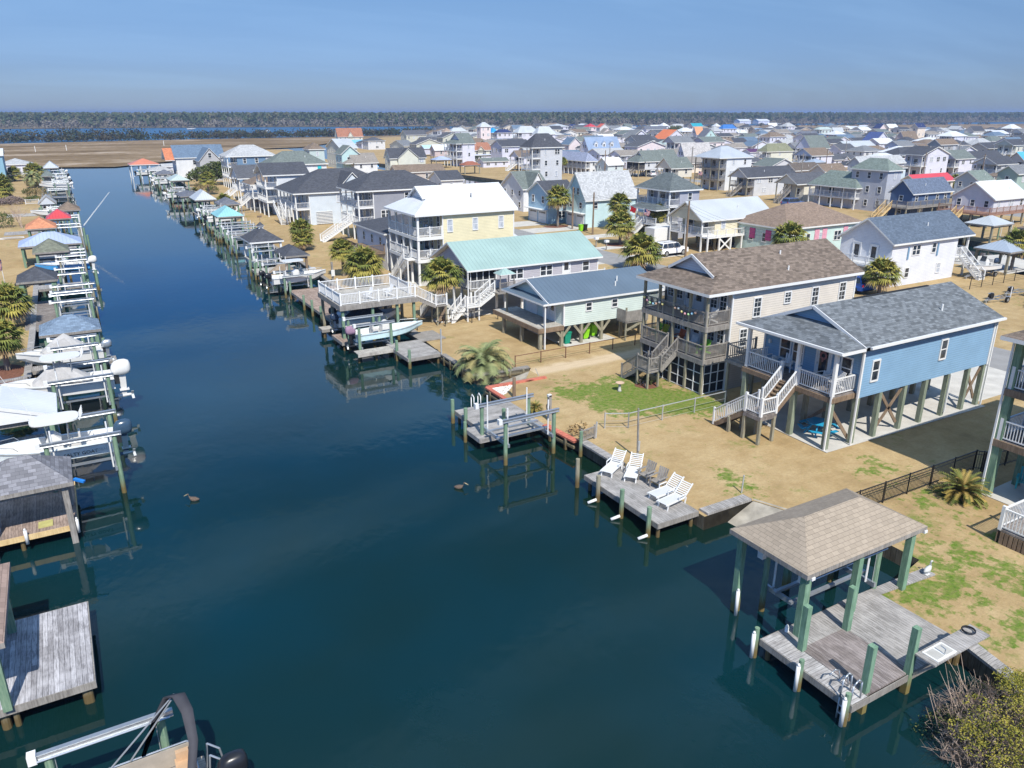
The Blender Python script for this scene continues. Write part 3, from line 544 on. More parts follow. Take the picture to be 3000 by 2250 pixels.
HOUSES = [
(74.3,263.3,5.8,7.4,6.94,1.98,'hip','lavgrey','brown',0,'','grey-white three-level house with brown hip roof and an arched window, beside the marsh water'),
(86.1,267.0,6.7,16.5,6.94,2.86,'gx','cream','ltmetal',0,'','cream gabled house with pale metal roof and red-brown balconies'),
(150.4,468.9,16.2,5.2,4.488,5.04,'gx','cream','terracotta',0,'cross','cream house with steep terracotta roof standing alone by the marsh'),
(145.3,426.5,15.4,10.5,2.248,1.792,'gx','white','skyblue',0,'','long white house under a sky-blue metal roof, in front of the terracotta roofed house'),
(151.6,369.1,6.5,20.2,2.808,2.464,'gx','palegreen','grey',0,'','pale green gabled house with grey roof, right of the sky-blue roof'),
(73.6,227.4,5.9,6.7,6.94,2.42,'gy','aqua','greengrey',0,'','aqua house with a wide white-aqua gable and green-grey roof'),
(73.8,224.5,10.3,8.0,4.488,2.688,'dutch','white','taupe',0,'','white house with grey-brown roof and small blue gablet above a bright blue lean-to'),
(83.0,239.9,6.8,5.9,2.276,1.06,'gx','white','azure',0,'','low white building with bright blue roof, left of the brown roofed bungalow'),
(94.1,241.6,13.1,5.5,4.488,3.136,'gx','pink','charcoal',0,'crossbig','pinkish house with large lit gable and charcoal roofs, far from the canal'),
(81.1,203.8,15.1,6.0,2.92,1.904,'gx','tan','brown',0,'','long tan bungalow with brown roof behind the grey hipped house'),
(79.9,172.5,6.5,8.1,3.144,2.016,'gx','white','charcoal',0,'','white house with charcoal gable roof tucked behind the brown roofed bungalow'),
(143.9,327.2,6.5,5.5,3.368,1.344,'gx','paleblue','paleblue2',0.75,'','small pale blue house with pale blue metal roof'),
(130.3,286.3,6.5,5.2,4.488,2.016,'gx','taupe','white',2.1,'','taupe stilt house with white roof and brown deck stairs'),
(210.2,471.2,11.5,7.8,3.368,1.68,'hip','white','grey',0,'','white house with grey roof behind the tan-orange roof'),
(182.5,400.1,6.5,5.2,3.368,1.904,'gx','tan','peach',0,'','small beige house with tan-orange roof'),
(234.4,542.3,11.8,6.8,2.248,1.344,'gx','white','charcoal',0,'','distant white house with low charcoal roof by the marsh'),
(125.5,257.3,8.1,11.3,7.93,3.52,'dutch','white','greengrey',0,'porch3','tall white house with broad green-grey roof and white gablet'),
(139.9,277.8,12.8,13.2,4.488,2.688,'gx','cream','terracotta',2.1,'crosssm','cream stilt house with long terracotta roof'),
(142.5,277.8,11.6,5.2,2.7,1.484,'gx','white','lavmetal',0,'','low white house with lavender-blue metal roof'),
(131.8,248.8,10.9,5.2,2.064,1.166,'gx','white','greengrey',0,'','low white house with long grey-green roof'),
(164.0,288.7,8.0,5.2,4.488,2.128,'gx','slate','charcoal',2.1,'porch','slate-blue stilt house with charcoal gable roof and white balcony'),
(134.5,228.6,6.5,6.6,4.488,2.016,'gx','white','brown',2.1,'porch','small white house with brown gable roof and wide white stairs'),
(101.2,165.8,9.6,5.9,10.46,3.19,'hip','ltgrey','charcoal',0,'porch4','tall light grey house with charcoal hip roof and three white balconies'),
(142.3,201.2,5.0,25.0,4.264,2.464,'hip','white','lavblue',0,'porch2','white house with wide lavender-blue hip roof, double stairs and columns'),
(173.2,243.2,15.3,6.4,5.048,4.704,'gx','white','bluemetal',0,'dorm3','white house with blue metal roof and three white dormers'),
(189.6,280.6,6.9,6.6,5.608,2.912,'gy','cream2','slateblue',0,'','cream house with lit gable and slate-blue roof, left of the three dormers'),
(254.6,380.0,7.6,13.5,4.488,2.464,'gy','cream2','slateblue',0,'','cream gabled house with slate-blue roof behind another slate-blue roof'),
(328.8,482.8,17.4,9.6,4.488,2.464,'hip','white','white',0,'','distant house with bright white pyramid roof'),
(310.5,449.1,6.6,5.2,2.248,2.24,'gx','white','red',0,'','distant house with dark red roof below the white pyramid roof'),
(270.6,383.2,8.8,5.6,3.368,2.24,'gx','ltgrey','greengrey',0,'','grey house with plain green-grey roof beside a white roof'),
(255.6,348.9,10.5,5.2,4.488,2.912,'gx','white','white',0,'','house with steep bright white roof behind the three dormers'),
(354.4,498.5,8.0,7.3,8.04,2.2,'hip','cream2','red',0,'','distant cream house with bright red roof'),
(347.2,474.5,8.8,5.3,8.04,2.64,'gy','pink','terracotta2',0,'','distant pink house with red tiled roof and arched gable'),
(339.0,522.4,13.7,12.4,8.04,1.98,'hip','white','ltmetal',0,'porch2','distant cream-white house with broad pale hip roof'),
(395.4,581.9,6.8,8.6,6.94,1.65,'gx','cream2','navy',0,'','distant cream building with small navy roof'),
(220.8,375.9,13.7,6.7,8.04,3.3,'hip','white','ltmetal',0,'porch3','large white house with pale metal roofs, left half of a twin pair'),
(212.5,342.9,11.4,5.3,8.04,3.74,'hip','white','ltmetal',0,'porch3','large white house with pale metal roofs, right half of a twin pair'),
(208.4,383.0,5.0,8.5,8.04,2.42,'hip','teal','azure',0,'porch3','teal house with bright azure roof in the far row'),
(209.7,379.3,9.9,5.2,8.04,1.76,'hip','white','navy',0,'','white house with navy roof, right against the azure roofed house'),
(197.6,375.4,6.8,5.2,11.34,2.2,'hip','cream2','ltmetal',0,'','tall cream house with pyramid roof in the far row'),
(244.4,474.1,6.0,5.2,3.368,2.016,'hip','white','white',0,'','small house with white pyramid roof below the tall cream house'),
(224.9,467.1,11.5,5.5,6.94,2.2,'hip','white','ltmetal',0,'porch2','distant white house with pale hip roof near the marsh islands'),
(217.6,461.8,5.0,5.5,6.94,2.2,'hip','cream2','tanroof',0,'','distant cream house with tan pyramid roof'),
(294.0,507.7,8.3,5.4,6.94,2.64,'gx','ltgrey','slateblue',0,'','distant grey house with slate-blue roof near the far woods'),
(363.7,517.1,6.5,11.0,4.488,2.688,'gx','paleblue','slateblue',0,'','distant pale blue house with slate roof and blue dormer'),
(340.9,462.0,8.7,5.2,4.488,3.36,'gy','cream2','taupe',0,'','cream house with steep lit gable and taupe roof below the red roofs'),
(395.2,518.3,9.9,5.7,4.488,4.256,'gy','cream2','greengrey',0,'','distant cream house with steep gable and green-grey roof'),
(406.2,519.9,6.5,5.7,6.94,2.86,'gx','lime','greengrey',0,'','distant lime green house with grey-green roof'),
(364.2,474.7,11.4,5.2,4.488,1.792,'hip','ltgrey','ltmetal',0,'','distant house with pale aqua-grey roof, right of the steep cream gable'),
(243.9,307.3,11.6,8.4,6.94,3.52,'gy','white','grey',0,'porch3','big white house with tall lit gable and grey roof'),
(368.2,448.0,19.3,5.2,6.94,2.2,'gx','white','slate2',0,'','distant long white house with dark slate roof'),
(389.9,455.9,6.1,5.2,9.14,1.98,'hip','white','white',0,'','distant white tower-like house with white pyramid roof'),
(433.2,493.3,11.0,5.2,8.04,1.65,'hip','cream2','ltgrey2',0,'','distant white house with grey roof and rooftop cupola'),
(294.5,341.2,15.7,11.5,4.488,4.928,'gy','white','orange',0,'','white house with steep orange roof and dormers'),
(247.5,303.3,7.2,5.6,3.368,1.792,'gx','white','bluegrey',0,'','white house with blue-grey gable roof, left of the aqua house'),
(245.6,284.3,10.6,8.3,4.488,2.464,'hip','aqua','palegreen2',1.95,'porch','aqua stilt house with pale green-grey hip roof'),
(190.9,252.3,6.5,6.5,2.594,1.802,'gx','bluegrey2','brown',0,'','low blue-grey building with brown gable roof behind the row of palms'),
(220.6,268.4,10.6,5.2,2.594,1.06,'gx','tan','brown',0,'','long low brown roofed building behind the bushy oak'),
(146.0,194.8,6.6,6.5,3.368,2.128,'gx','paleaqua','white',1.2,'','small pale aqua house with white metal roof and grey deck'),
(152.1,187.7,16.2,6.5,4.488,3.136,'dutch','ltgrey','greengrey',2.1,'porchs','light grey stilt house with green-grey roof and screened porch'),
(141.6,161.0,8.0,6.8,4.488,2.688,'gx','cream2','greengrey',2.1,'porch','cream stilt house with green-grey gable roof, left of the three-level hip roofed house'),
(189.3,208.8,13.2,5.2,3.592,4.928,'gx','white','pinkgrey',0,'','white house with steep plain pinkish-grey roof'),
(142.1,144.2,11.8,9.4,7.93,2.53,'hip','white','ltblue',0,'porch3b','three-level white house with light blue-grey hip roof and brown wooden decks'),
(138.5,131.2,16.9,6.4,4.264,2.128,'gx','ltgrey','charcoal',0,'porchw','light grey house with charcoal gable roof, wooden porch and long brown stairs'),
(137.0,115.6,11.2,6.4,4.04,2.016,'gx','cream2','charcoal2',0,'porchw','cream house with charcoal roof and shaded tan gable beside the wooden porch house'),
(137.9,101.7,6.1,12.2,4.264,2.912,'hip','lavwhite','greengrey2',0,'porch2','white-lavender house with green hip roof and white wrap-around porch'),
(139.3,96.2,5.0,8.8,7.93,2.09,'hip','lavgrey2','greengrey2',0,'','tall lavender-grey two-storey house with green hip roof'),
(169.6,134.9,9.0,5.2,4.264,1.792,'gx','beige','brown',0,'','beige two-storey building with brown roof, left of the lavender-grey house'),
(176.6,150.2,10.8,5.4,3.368,1.904,'gx','tan','darkbrown',0,'','tan building under a long dark brown roof'),
(198.6,146.0,20.5,5.2,4.488,2.128,'gx','ltgrey','ltgrey2',0,'','grey house with long pale grey roof behind the lavender-grey house'),
(257.0,212.3,11.5,8.4,5.048,4.928,'gx','white','greengrey',0,'porch2','white house with steep grey-green roof, triple attic window and blue shutters'),
(233.2,212.6,15.0,5.2,4.488,2.912,'hip','cream','olive',0,'porch2','cream house with olive hip roof and a row of dark windows'),
(354.4,341.6,12.9,7.9,4.488,2.128,'dutch','royal','greengrey',1.5,'porch','strong blue house with grey-green roof by the second canal'),
(298.9,310.5,16.3,5.2,3.368,2.128,'gx','white','brown',0,'','white house with brown gable roof, left of the strong blue house'),
(260.1,263.7,16.4,5.4,3.368,1.792,'gx','white','taupe',0,'','white house with taupe roof behind the three-level hip roofed house'),
(255.5,242.1,6.5,5.2,2.594,1.272,'gx','white','plum',0,'','low white building with dark plum roof'),
(330.0,349.1,11.1,6.7,4.488,4.704,'gy','aqua2','slate2',0,'','aqua house with steep lit gable and teal dormer'),
(341.5,367.8,6.5,5.2,5.608,4.48,'gx','white','orange2',0,'','distant house with steep peach-orange roof'),
(482.2,524.8,12.4,6.2,6.94,2.53,'gx','cream2','tealroof',0,'','distant cream house with teal roof at the edge of the woods'),
(326.2,360.6,6.5,5.2,4.488,2.016,'gx','ltgrey','grey',0,'','small grey house between the orange roofs'),
(378.7,392.0,9.1,8.6,6.94,2.64,'hip','white','ltgrey2',0,'','distant white house with pale grey hip roof, left of the bright blue roofs'),
(406.2,411.7,13.8,5.2,7.6,2.86,'hip','white','blue',0,'','distant white house with two-tier bright blue roof'),
(456.5,470.2,5.0,5.2,8.04,2.2,'hip','white','white',0,'','tiny distant white roofed house beside the bright blue roof'),
(430.1,420.3,9.2,7.9,4.488,2.016,'gx','white','white',0,'','distant white roofed house above the strong blue house'),
(484.8,454.4,8.2,5.2,4.488,1.792,'gx','white','ltazure',0,'','distant white house with light azure roof'),
(387.9,360.3,8.7,6.1,5.608,2.24,'hip','white','slateblue',0,'porch2','distant white house with slate-blue hip roof above the red roof'),
(542.9,494.4,11.0,6.2,5.608,4.032,'gx','white','white',0,'','distant white A-shaped house with dormer row'),
(499.9,438.8,10.4,7.3,8.04,2.64,'hip','white','ltgrey2',0,'porch3','distant white house with pale pyramid roof and long white balconies'),
(462.7,401.5,12.9,6.7,4.488,2.128,'gx','purple','grey',0,'porch','purple-grey gabled house behind the white steep-roofed house'),
(447.0,376.5,14.3,7.1,4.488,1.904,'gx','paleaqua','slate2',0,'porch','pale house with small teal gable and dark roof'),
(474.5,386.7,14.4,5.2,6.94,1.54,'hip','aqua','palegreen2',0,'porch2','aqua two-storey house with pale green roof'),
(501.6,395.4,11.3,5.2,4.488,3.36,'gx','white','ltmetal',0,'','distant house with steep grey metal roof, right of the aqua two-storey house'),
(413.5,332.0,9.9,5.2,2.594,1.696,'gx','white','orange3',0,'','low white building with orange roof right of the steep grey-green roof'),
(409.1,312.2,10.0,5.2,2.7,2.014,'gy','mustard','taupe',0,'','low mustard yellow gabled building'),
(355.8,256.1,12.8,8.1,4.488,4.704,'gy','white','navyblue',0,'','white house with steep lit gable and large navy blue roof'),
(307.2,234.6,20.5,7.8,4.04,2.24,'gx','lavwhite','ltmetal',0.75,'','lavender-white house with long pale metal roof, left of the navy roofed house'),
(238.3,186.3,12.9,8.2,2.7,1.802,'gx','white','charcoal2',0,'cross','white bungalow with charcoal roof and small front gable with three windows'),
(248.4,168.0,16.9,9.4,4.712,2.464,'hip','cream2','charcoal',0,'porchd','cream house with dark charcoal hip roof and deep shaded porch'),
(515.8,370.9,8.3,6.0,4.488,2.464,'gx','taupe','taupe',0,'','distant taupe roofed house with three small white dormers'),
(540.2,385.9,8.0,6.3,6.94,3.3,'gy','cream2','navy',0,'','distant cream gable with navy roof beside the cream-yellow house'),
(567.4,397.4,11.8,6.4,6.94,2.86,'gx','creamyel','white',0,'','distant cream-yellow house with white roof and two round dormers'),
(424.1,279.1,7.9,5.2,10.24,2.42,'gx','yellow','navy',0,'','tall distant yellow house with plain yellow wall'),
(393.1,265.1,12.5,6.7,4.488,4.48,'gx','taupe','brown',0,'porch','taupe house with steep brown roof, dormer and white stairs'),
(454.5,287.0,7.9,7.0,8.04,2.2,'hip','ltgrey','slate2',0,'porch3','grey house with stacked dark balconies right of the yellow house'),
(377.1,230.0,13.2,8.4,7.6,2.2,'hip','paleaqua','white',0,'porch3','large pale aqua house with white two-tier roof'),
(394.3,257.2,14.4,7.4,2.696,1.904,'gx','paleblue','mintroof',0,'','low pale blue house with mint green roof'),
(263.2,163.9,10.8,5.2,8.04,1.87,'gx','navywall','brown',0,'','navy blue two-storey house with brown roof and white windows'),
(262.1,167.1,19.9,5.2,2.248,1.568,'gx','lavwhite','blue2',0,'','long low lavender-white house with blue roof behind the boats'),
(361.3,206.8,12.6,8.0,4.712,2.688,'hip','white','ltgrey2',0,'porch2','white house with broad pale hip roof and aqua panels'),
(357.2,194.9,16.4,5.2,4.04,2.24,'hip','aqua','bluegrey',1.12,'','aqua house with blue-grey hip roof behind two small palms'),
(268.6,154.1,16.9,6.3,3.816,2.352,'gx','white','charcoal',0,'porch','white house with charcoal gable roof, right of the navy house'),
(262.1,148.8,14.3,5.8,2.7,1.378,'gx','white','slate2',0,'','low white house with slate roof in front of the charcoal gable'),
(247.4,127.3,6.5,6.2,4.712,2.8,'gx','grey3','azure2',1.95,'porchs',"grey stilt house with azure roof and screened porch, at the photo's right edge"),
(177.6,114.8,15.6,5.2,2.7,1.696,'gx','beige','redbright',0,'','low beige house with bright red metal roof'),
(176.3,99.6,6.5,6.0,4.264,2.016,'gx','bluegrey2','greengrey2',0,'','blue-grey gabled house with aqua shutters and green-grey roof'),
(138.3,74.7,11.1,8.1,4.488,2.688,'gx','lavwhite','white',2.1,'deckbrown','light grey house with large white metal roof and brown wrap-around deck'),
(134.9,87.5,12.5,5.2,4.488,2.464,'gx','royal2','bluegrey3',0,'deckgrey','royal blue house with blue shingle roof and grey deck with green umbrella'),
(185.1,96.1,6.5,5.2,5.608,1.792,'gx','seagreen','grey',0,'',"sea green house cut off by the photo's right edge"),
(514.3,300.0,13.0,6.6,6.94,3.08,'gx','ltgrey','charcoal',0,'','distant light grey house with charcoal roof and lit window gable'),
(507.6,273.1,10.8,7.0,9.14,2.42,'hip','white','white',0,'porch3','distant tall white house with aqua balconies'),
(473.1,248.1,8.2,8.1,7.6,2.2,'gx','ltgrey','grey',0,'porch3','grey house with stacked porches below the tall white house'),
(491.4,285.1,14.5,5.2,3.368,2.016,'hip','white','slate2',0,'','distant white house with dark slate roof beside the round bush'),
(640.4,361.4,12.8,5.3,2.248,1.568,'hip','tan','darkbrown',0,'','distant low house with dark brown roof'),
(78.7,132.1,6.5,9.5,4.376,3.136,'gx','white','greengrey',0,'crossbig','white house with grey roof and big lit white gable across the street'),
(73.5,115.0,6.5,7.4,5.138,2.014,'gx','sky','charcoal',0,'garage','sky blue house with charcoal roof over two white garage doors'),
(76.3,107.6,11.4,6.7,4.588,4.407,'gx','aqua3','ltgrey3',0,'garage','large aqua house with steep light grey roof and white garage doors'),
(80.0,91.0,6.8,8.6,7.38,2.31,'hip','grey4','slategreen',0,'porchflag','two-storey grey house with dark hip roof and two flags on its white porch'),
(76.6,80.0,14.3,7.5,4.362,2.373,'gx','cream3','ltmetal',2.17,'porchc','cream house with pale metal roof and white balcony beside the white car'),
(83.7,71.5,15.8,10.4,3.816,2.576,'hip','mint','brown2',0,'shut','mint house with brown hip roof and magenta shutters'),
(78.3,52.0,13.0,7.5,4.929,2.495,'gx','white2','blueshin',0,'bal','white house with blue shingle roof and two white front doors'),
]
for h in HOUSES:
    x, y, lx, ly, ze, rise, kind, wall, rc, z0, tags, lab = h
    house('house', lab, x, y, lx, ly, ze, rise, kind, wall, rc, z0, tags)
# further small houses of the far rows, in the gaps of the measured ones
rf = random.Random(77); BOX = [(h[0], h[1], h[0] + h[2], h[1] + h[3]) for h in HOUSES]; made = 0; CAND = []; LBL = set(h[11] for h in HOUSES)
WN = [('white', 'white'), ('white', 'bright white'), ('ltgrey', 'pale grey'), ('beige', 'beige'), ('cream2', 'cream'), ('white', 'chalk-white'), ('paleaqua', 'very pale aqua'), ('tan', 'tan'), ('lavgrey2', 'blue-grey')]
RN = [('grey', 'grey'), ('charcoal', 'charcoal'), ('charcoal2', 'dark slate'), ('charcoal', 'charcoal'), ('brown', 'brown'), ('greengrey', 'green-grey'), ('white', 'white metal'), ('ltgrey2', 'light grey'), ('taupe', 'taupe'), ('slateblue', 'slate-blue')]
for cx_ in (145, 171, 188, 224, 241, 268, 284, 320, 340, 358, 376, 415, 436, 458, 480, 505, 530, 556, 582, 610, 640, 672, 705):
    for k_ in range(50):
        yy = 96 + k_ * 12.2 + rf.uniform(-2, 2); xx = cx_ + rf.uniform(-1.5, 1.5); a_ = math.degrees(math.atan2(xx, yy)) - 30; dd_ = math.hypot(xx, yy)
        if abs(a_) > 34 or dd_ < 195 or dd_ > 800 or yy > (415 if xx < 215 else 560 + (xx - 230) * .6 if xx < 420 else 670 - (xx - 420) * .45): continue
        lx_, ly_ = rf.uniform(10, 14), rf.uniform(7.5, 9.5)
        if any(xx < b[2] + 2 and xx + lx_ > b[0] - 2 and yy < b[3] + 2.2 and yy + ly_ > b[1] - 2.2 for b in BOX) or 196 < xx + lx_ / 2 < 217 and yy < 285: continue
        CAND.append((dd_, xx, yy, lx_, ly_)); BOX.append((xx, yy, xx + lx_, yy + ly_))
CAND.sort(); FARM = [MB() for _ in range(len(WN))]; FARR = [MB() for _ in range(len(RN))]; FG = MB()
for (dd_, xx, yy, lx_, ly_) in CAND:
    near = min(HOUSES, key=lambda h: math.hypot(h[0] - xx, h[1] - yy)); nm_ = near[11].split(',')[0]
    for w_ in (' with ', ' behind ', ' in ', ' at ', ' below ', ' above ', ' beside '):
        if len(nm_.split()) > 7 and nm_.rfind(w_) > 12: nm_ = nm_[:nm_.rfind(w_)]
    wi, ri = rf.randrange(len(WN)), rf.randrange(len(RN)); wn, rn = WN[wi], RN[ri]; kd = rf.choice(('gx', 'gx', 'hip', 'gy')); rel = ('just past' if yy > near[1] + 4 else 'just before' if yy < near[1] - 4 else 'next to')
    ze_, rs_ = rf.choice((3.0, 3.6, 4.4, 4.6, 5.0, 6.6)), rf.uniform(1.6, 2.5)
    lbl = ' '.join(('small %s house, %s %s roof, %s %s' % (wn[1], rn[1], {'gx': 'gable', 'gy': 'gable', 'hip': 'hip'}[kd], rel, nm_)).split()[:16])
    if made < 125 and lbl not in LBL:
        house('house', lbl, xx, yy, lx_, ly_, ze_, rs_, kd, wn[0], rn[0], 0, rf.choice(('', '', 'porch', 'porch2')) if dd_ < 400 else ''); LBL.add(lbl); made += 1
    elif dd_ > 300:
        FARM[wi].box(xx + .4, xx + lx_ - .4, yy + .4, yy + ly_ - .4, 0, ze_ - .1)
        if kd == 'gx': FARM[wi].loft([[(q_, yy + .4, ze_ - .1), (q_, yy + ly_ - .4, ze_ - .1), (q_, yy + ly_ / 2, ze_ + rs_ - .25)] for q_ in (xx + .4, xx + lx_ - .4)])
        if kd == 'gy': FARM[wi].loft([[(xx + .4, q_, ze_ - .1), (xx + lx_ / 2, q_, ze_ + rs_ - .25), (xx + lx_ - .4, q_, ze_ - .1)] for q_ in (yy + .4, yy + ly_ - .4)])
        roof_mesh(kd, xx, xx + lx_, yy, yy + ly_, ze_, rs_, .2, mb=FARR[ri])
        for f_ in ([1.5] if ze_ < 4 else [1.4, ze_ - 1.2]):
            for j_ in range(4): u_ = xx + lx_ * (j_ + .5) / 4; FG.box(u_ - .4, u_ + .4, yy + .35, yy + .42, f_ - .6, f_ + .6)
            for j_ in range(2): u_ = yy + ly_ * (j_ + .5) / 2; FG.box(xx + .35, xx + .42, u_ - .4, u_ + .4, f_ - .6, f_ + .6)
far_all = MB(); fmats = []
for m_, mt_ in [(m, siding(wcol(WN[i][0]))) for i, m in enumerate(FARM)] + [(FG, GLASS)]:
    far_all.add(m_.v, m_.f, len(fmats)); fmats.append(mt_)
for i, m_ in enumerate(FARR):
    o_ = len(far_all.v); far_all.v += m_.v; far_all.f += [tuple(o_ + k for k in f) for f in m_.f]; far_all.m += [len(fmats) if q == 0 else len(fmats) + 1 for q in m_.m]; fmats += [rmat(RN[i][0]), WHITE]
if far_all.f: o = far_all.build('far_houses', fmats); o['kind'] = 'stuff'
# ------------------------------------------------------------------ the houses along the near bank, one by one
def downpipe(par, x, y, zt, zb=.05, mat=None): return MB().box(x - .045, x + .045, y - .045, y + .045, zb, zt).build('downpipe', mat or WHITEV, par)
def brace(par, p, q, mat=PILEB): return MB().bar(p, q, .07, .2).build('brace', mat, par)
def gable_trim(par, x, y0, y1, ze, rise):   # white rake boards of a gable facing the canal
    yc = (y0 + y1) / 2; m = MB(); m.bar((x, y0, ze - .1), (x, yc, ze + rise - .1), .06, .2); m.bar((x, y1, ze - .1), (x, yc, ze + rise - .1), .06, .2); return m.build('rake_board', WHITEV, par)
ROOFSL = shingle((.145, .16, .175), 'slate_shingles', .42)
ROOFBR = shingle((.175, .14, .115), 'brown_shingles', .4)
PILEA = wood('greenish_grey_pile', (.15, .18, .13), (.26, .29, .22))
BLUE = siding((.23, .39, .56), 'blue_siding', .15)
# --- A: blue house
A = thing('stilt_house', 'bright blue stilt house with slate shingle roof, white porch rails and stairs to the lawn', 'house', (44, 29.7, 0))
roof_mesh('dutch', 35.9, 51.6, 25.8, 33.6, 6.1, 1.65, .2, 2.35, dz=(6.93, 2.5)).build('roof', [ROOFSL, WHITEV], A)
MB().box(41.5, 49, 29.62, 29.78, 7.70, 7.78).build('ridge_vent', DARK, A); vent(A, 47.2, 27.4, 6.8)
gable_trim(A, 37.86, 25.8, 33.6, 6.12, 1.64)
walls(A, 38.2, 51.2, 26.1, 33.3, 2.93, 6.1, 'gx', 1.6, BLUE, .3)
for x, z in ((39.4, 4.45), (45.9, 4.75)): window(A, 'y-', x, z, 26.096, .72, 1.35)
window(A, 'x-', 31.6, 4.55, 38.196, .9, 1.45); window(A, 'x-', 30.6, 4.55, 38.196, .9, 1.45); window(A, 'x-', 27.1, 4.5, 38.196, .8, 1.4)
d = door(A, 'x-', 28.7, 3.3, 38.196, .95, 2.05)
wr = MB(); [wr.ell((38.1, 28.7 + .2 * math.cos(a), 4.85 + .2 * math.sin(a)), (.05, .08, .08), 6, 4) for a in [i * .7 for i in range(9)]]; wr.ell((38.08, 28.72, 4.6), (.05, .1, .16), 6, 4); tag(wr.build('wreath', plain('dried_flowers', (.30, .13, .12))), 'pink and brown flower wreath hanging on the white door of the blue house', 'wreath')
MB().box(37.98, 38.19, 26.35, 26.75, 3.5, 4.3).build('electric_meter', STEEL, A)
MB().box(38.05, 38.19, 32.75, 32.9, 4.6, 4.85).build('wall_lamp', WHITE, A)
MB().box(36.2, 38.2, 26.3, 33.0, 3.22, 3.3).build('porch_deck', DKD, A); MB().box(36.1, 36.22, 26.2, 33.1, 2.95, 3.24).box(36.2, 38.2, 26.2, 26.32, 2.95, 3.24).box(36.2, 38.2, 32.98, 33.1, 2.95, 3.24).build('deck_rim', BROWNW, A)
for y in (26.42, 29.0, 32.88):
    post(A, 36.3, y, 3.0, 5.95, .2, WHITEV, 'porch_post'); post(A, 36.3, y, 0, 3.0, .3, PILEA)
r = MB(); rail(r, (36.28, 26.42, 3.3), (36.28, 28.8, 3.3), sp=.14, pw=.14); rail(r, (36.28, 30.1, 3.3), (36.28, 32.88, 3.3), sp=.14, pw=.14); rail(r, (36.3, 26.42, 3.3), (38.1, 26.42, 3.3), sp=.14, posts=False); rail(r, (36.3, 32.88, 3.3), (38.1, 32.88, 3.3), sp=.14, posts=False); r.build('railing', WHITEV, A)
stairs(A, (36.2, 29.45, 3.3), (34.75, 29.45, 1.95), 1.15, 'x', BROWNW, WHITEV, sp=.14)
MB().box(33.4, 34.75, 28.8, 30.1, 1.72, 1.82).box(33.4, 34.75, 28.78, 28.84, 1.5, 1.74).box(33.36, 33.42, 28.8, 30.1, 1.5, 1.74).build('landing', DKD, A)
r = MB(); rail(r, (33.45, 28.85, 1.82), (34.7, 28.85, 1.82), sp=.14, pw=.14); rail(r, (33.45, 28.85, 1.82), (33.45, 30.05, 1.82), sp=.14, pw=.14); r.build('railing', WHITEV, A)
stairs(A, (33.98, 30.1, 1.82), (33.98, 32.5, .1), 1.1, 'y', BROWNW, WHITEV, sp=.14)
for x, y in ((33.45, 28.85), (34.6, 28.85), (33.45, 30.05), (34.6, 30.1), (33.42, 31.2), (34.5, 31.2)): post(A, x, y, 0, 1.6 if y < 31 else 1.0, .17, PILEB)
for x in (38.35, 40.4, 42.8, 44.9, 47.2, 49.4, 51.1):
    for y in (26.25, 29.7, 33.1): post(A, x, y, 0, 2.95, .27, PILEA if y < 27 else PILEB)
for a, b in (((40.6, 26.3, .5), (42.7, 26.3, 2.8)), ((42.6, 26.3, .5), (40.6, 26.3, 2.8)), ((49.6, 26.3, .5), (51.0, 26.3, 2.8)), ((51.0, 26.4, .5), (49.6, 26.4, 2.8)), ((36.3, 26.6, 2.8), (38.3, 26.4, .3)), ((38.4, 27, 2.7), (38.4, 29.4, .5))): brace(A, a, b, BROWNW)
downpipe(A, 38.05, 26.0, 5.9); downpipe(A, 36.1, 26.28, 5.9); downpipe(A, 51.3, 26.0, 5.9); downpipe(A, 47.25, 26.05, 2.9, .3)
MB().box(35.75, 35.9, 25.75, 33.65, 5.98, 6.12).box(38.2, 51.6, 25.64, 25.79, 5.98, 6.12).build('gutter', WHITEV, A)
MB().box(38.9, 40.5, 33.4, 36.3, 2.9, 3.05).build('side_deck', GREYW, A)
r = MB(); rail(r, (36.9, 33.4, 3.1), (36.9, 35.2, 3.1), 1.0, .17); rail(r, (36.9, 35.2, 3.1), (39.5, 35.2, 3.1), 1.0, .17); r.build('railing', GREYW, A); MB().box(36.8, 39.6, 33.3, 35.3, 2.85, 3.05).build('side_deck', GREYW, A)
for q in ((37, 33.6), (37, 35.1), (39.4, 35.1)): post(A, q[0], q[1], 0, 2.85, .16, PILEB)
sheet('carport_slab', [(36.0, 26.0), (51.4, 25.7), (51.4, 33.4), (36.3, 33.4)], .05, CONC)
# --- B: cream three-level house
B = thing('beach_house', 'cream three-level house with brown shingle roof, stacked weathered porches and lantern string', 'house', (44, 40.2, 0))
roof_mesh('dutch', 36.0, 51.7, 36.4, 44.0, 7.25, 2.0, .2, 2.1, dz=(8.04, 1.5)).build('roof', [ROOFBR, WHITEV], B); gable_trim(B, 37.72, 37.9, 42.5, 8.05, 1.2)
CR = siding((.70, .64, .56), 'cream_siding'); CRD = siding((.42, .37, .32), 'taupe_siding')
GW = MB(); s_ = 2.0 / 3.8; yc = 40.2; GW.add([(38.05, 37.9, 7.98), (38.05, 42.5, 7.98), (38.05, yc, 9.14)], [(0, 2, 1)]); GW.build('gable', siding((.66, .68, .72)), B)
walls(B, 38.6, 51.3, 36.8, 43.6, 2.35, 7.25, 'hip', 0, CR, .4); MB().box(38.65, 51.25, 36.85, 43.55, 0, 2.35).build('lower_wall', CRD, B)
for x, z, w, h in ((41.0, 5.75, .8, 1.45), (44.0, 6.1, .75, .9), (46.9, 5.85, .8, 1.45), (49.9, 5.9, .8, 1.45), (39.9, 3.7, .8, 1.35), (43.5, 3.9, .7, .8)): window(B, 'y-', x, z, 36.795, w, h, grid=True)
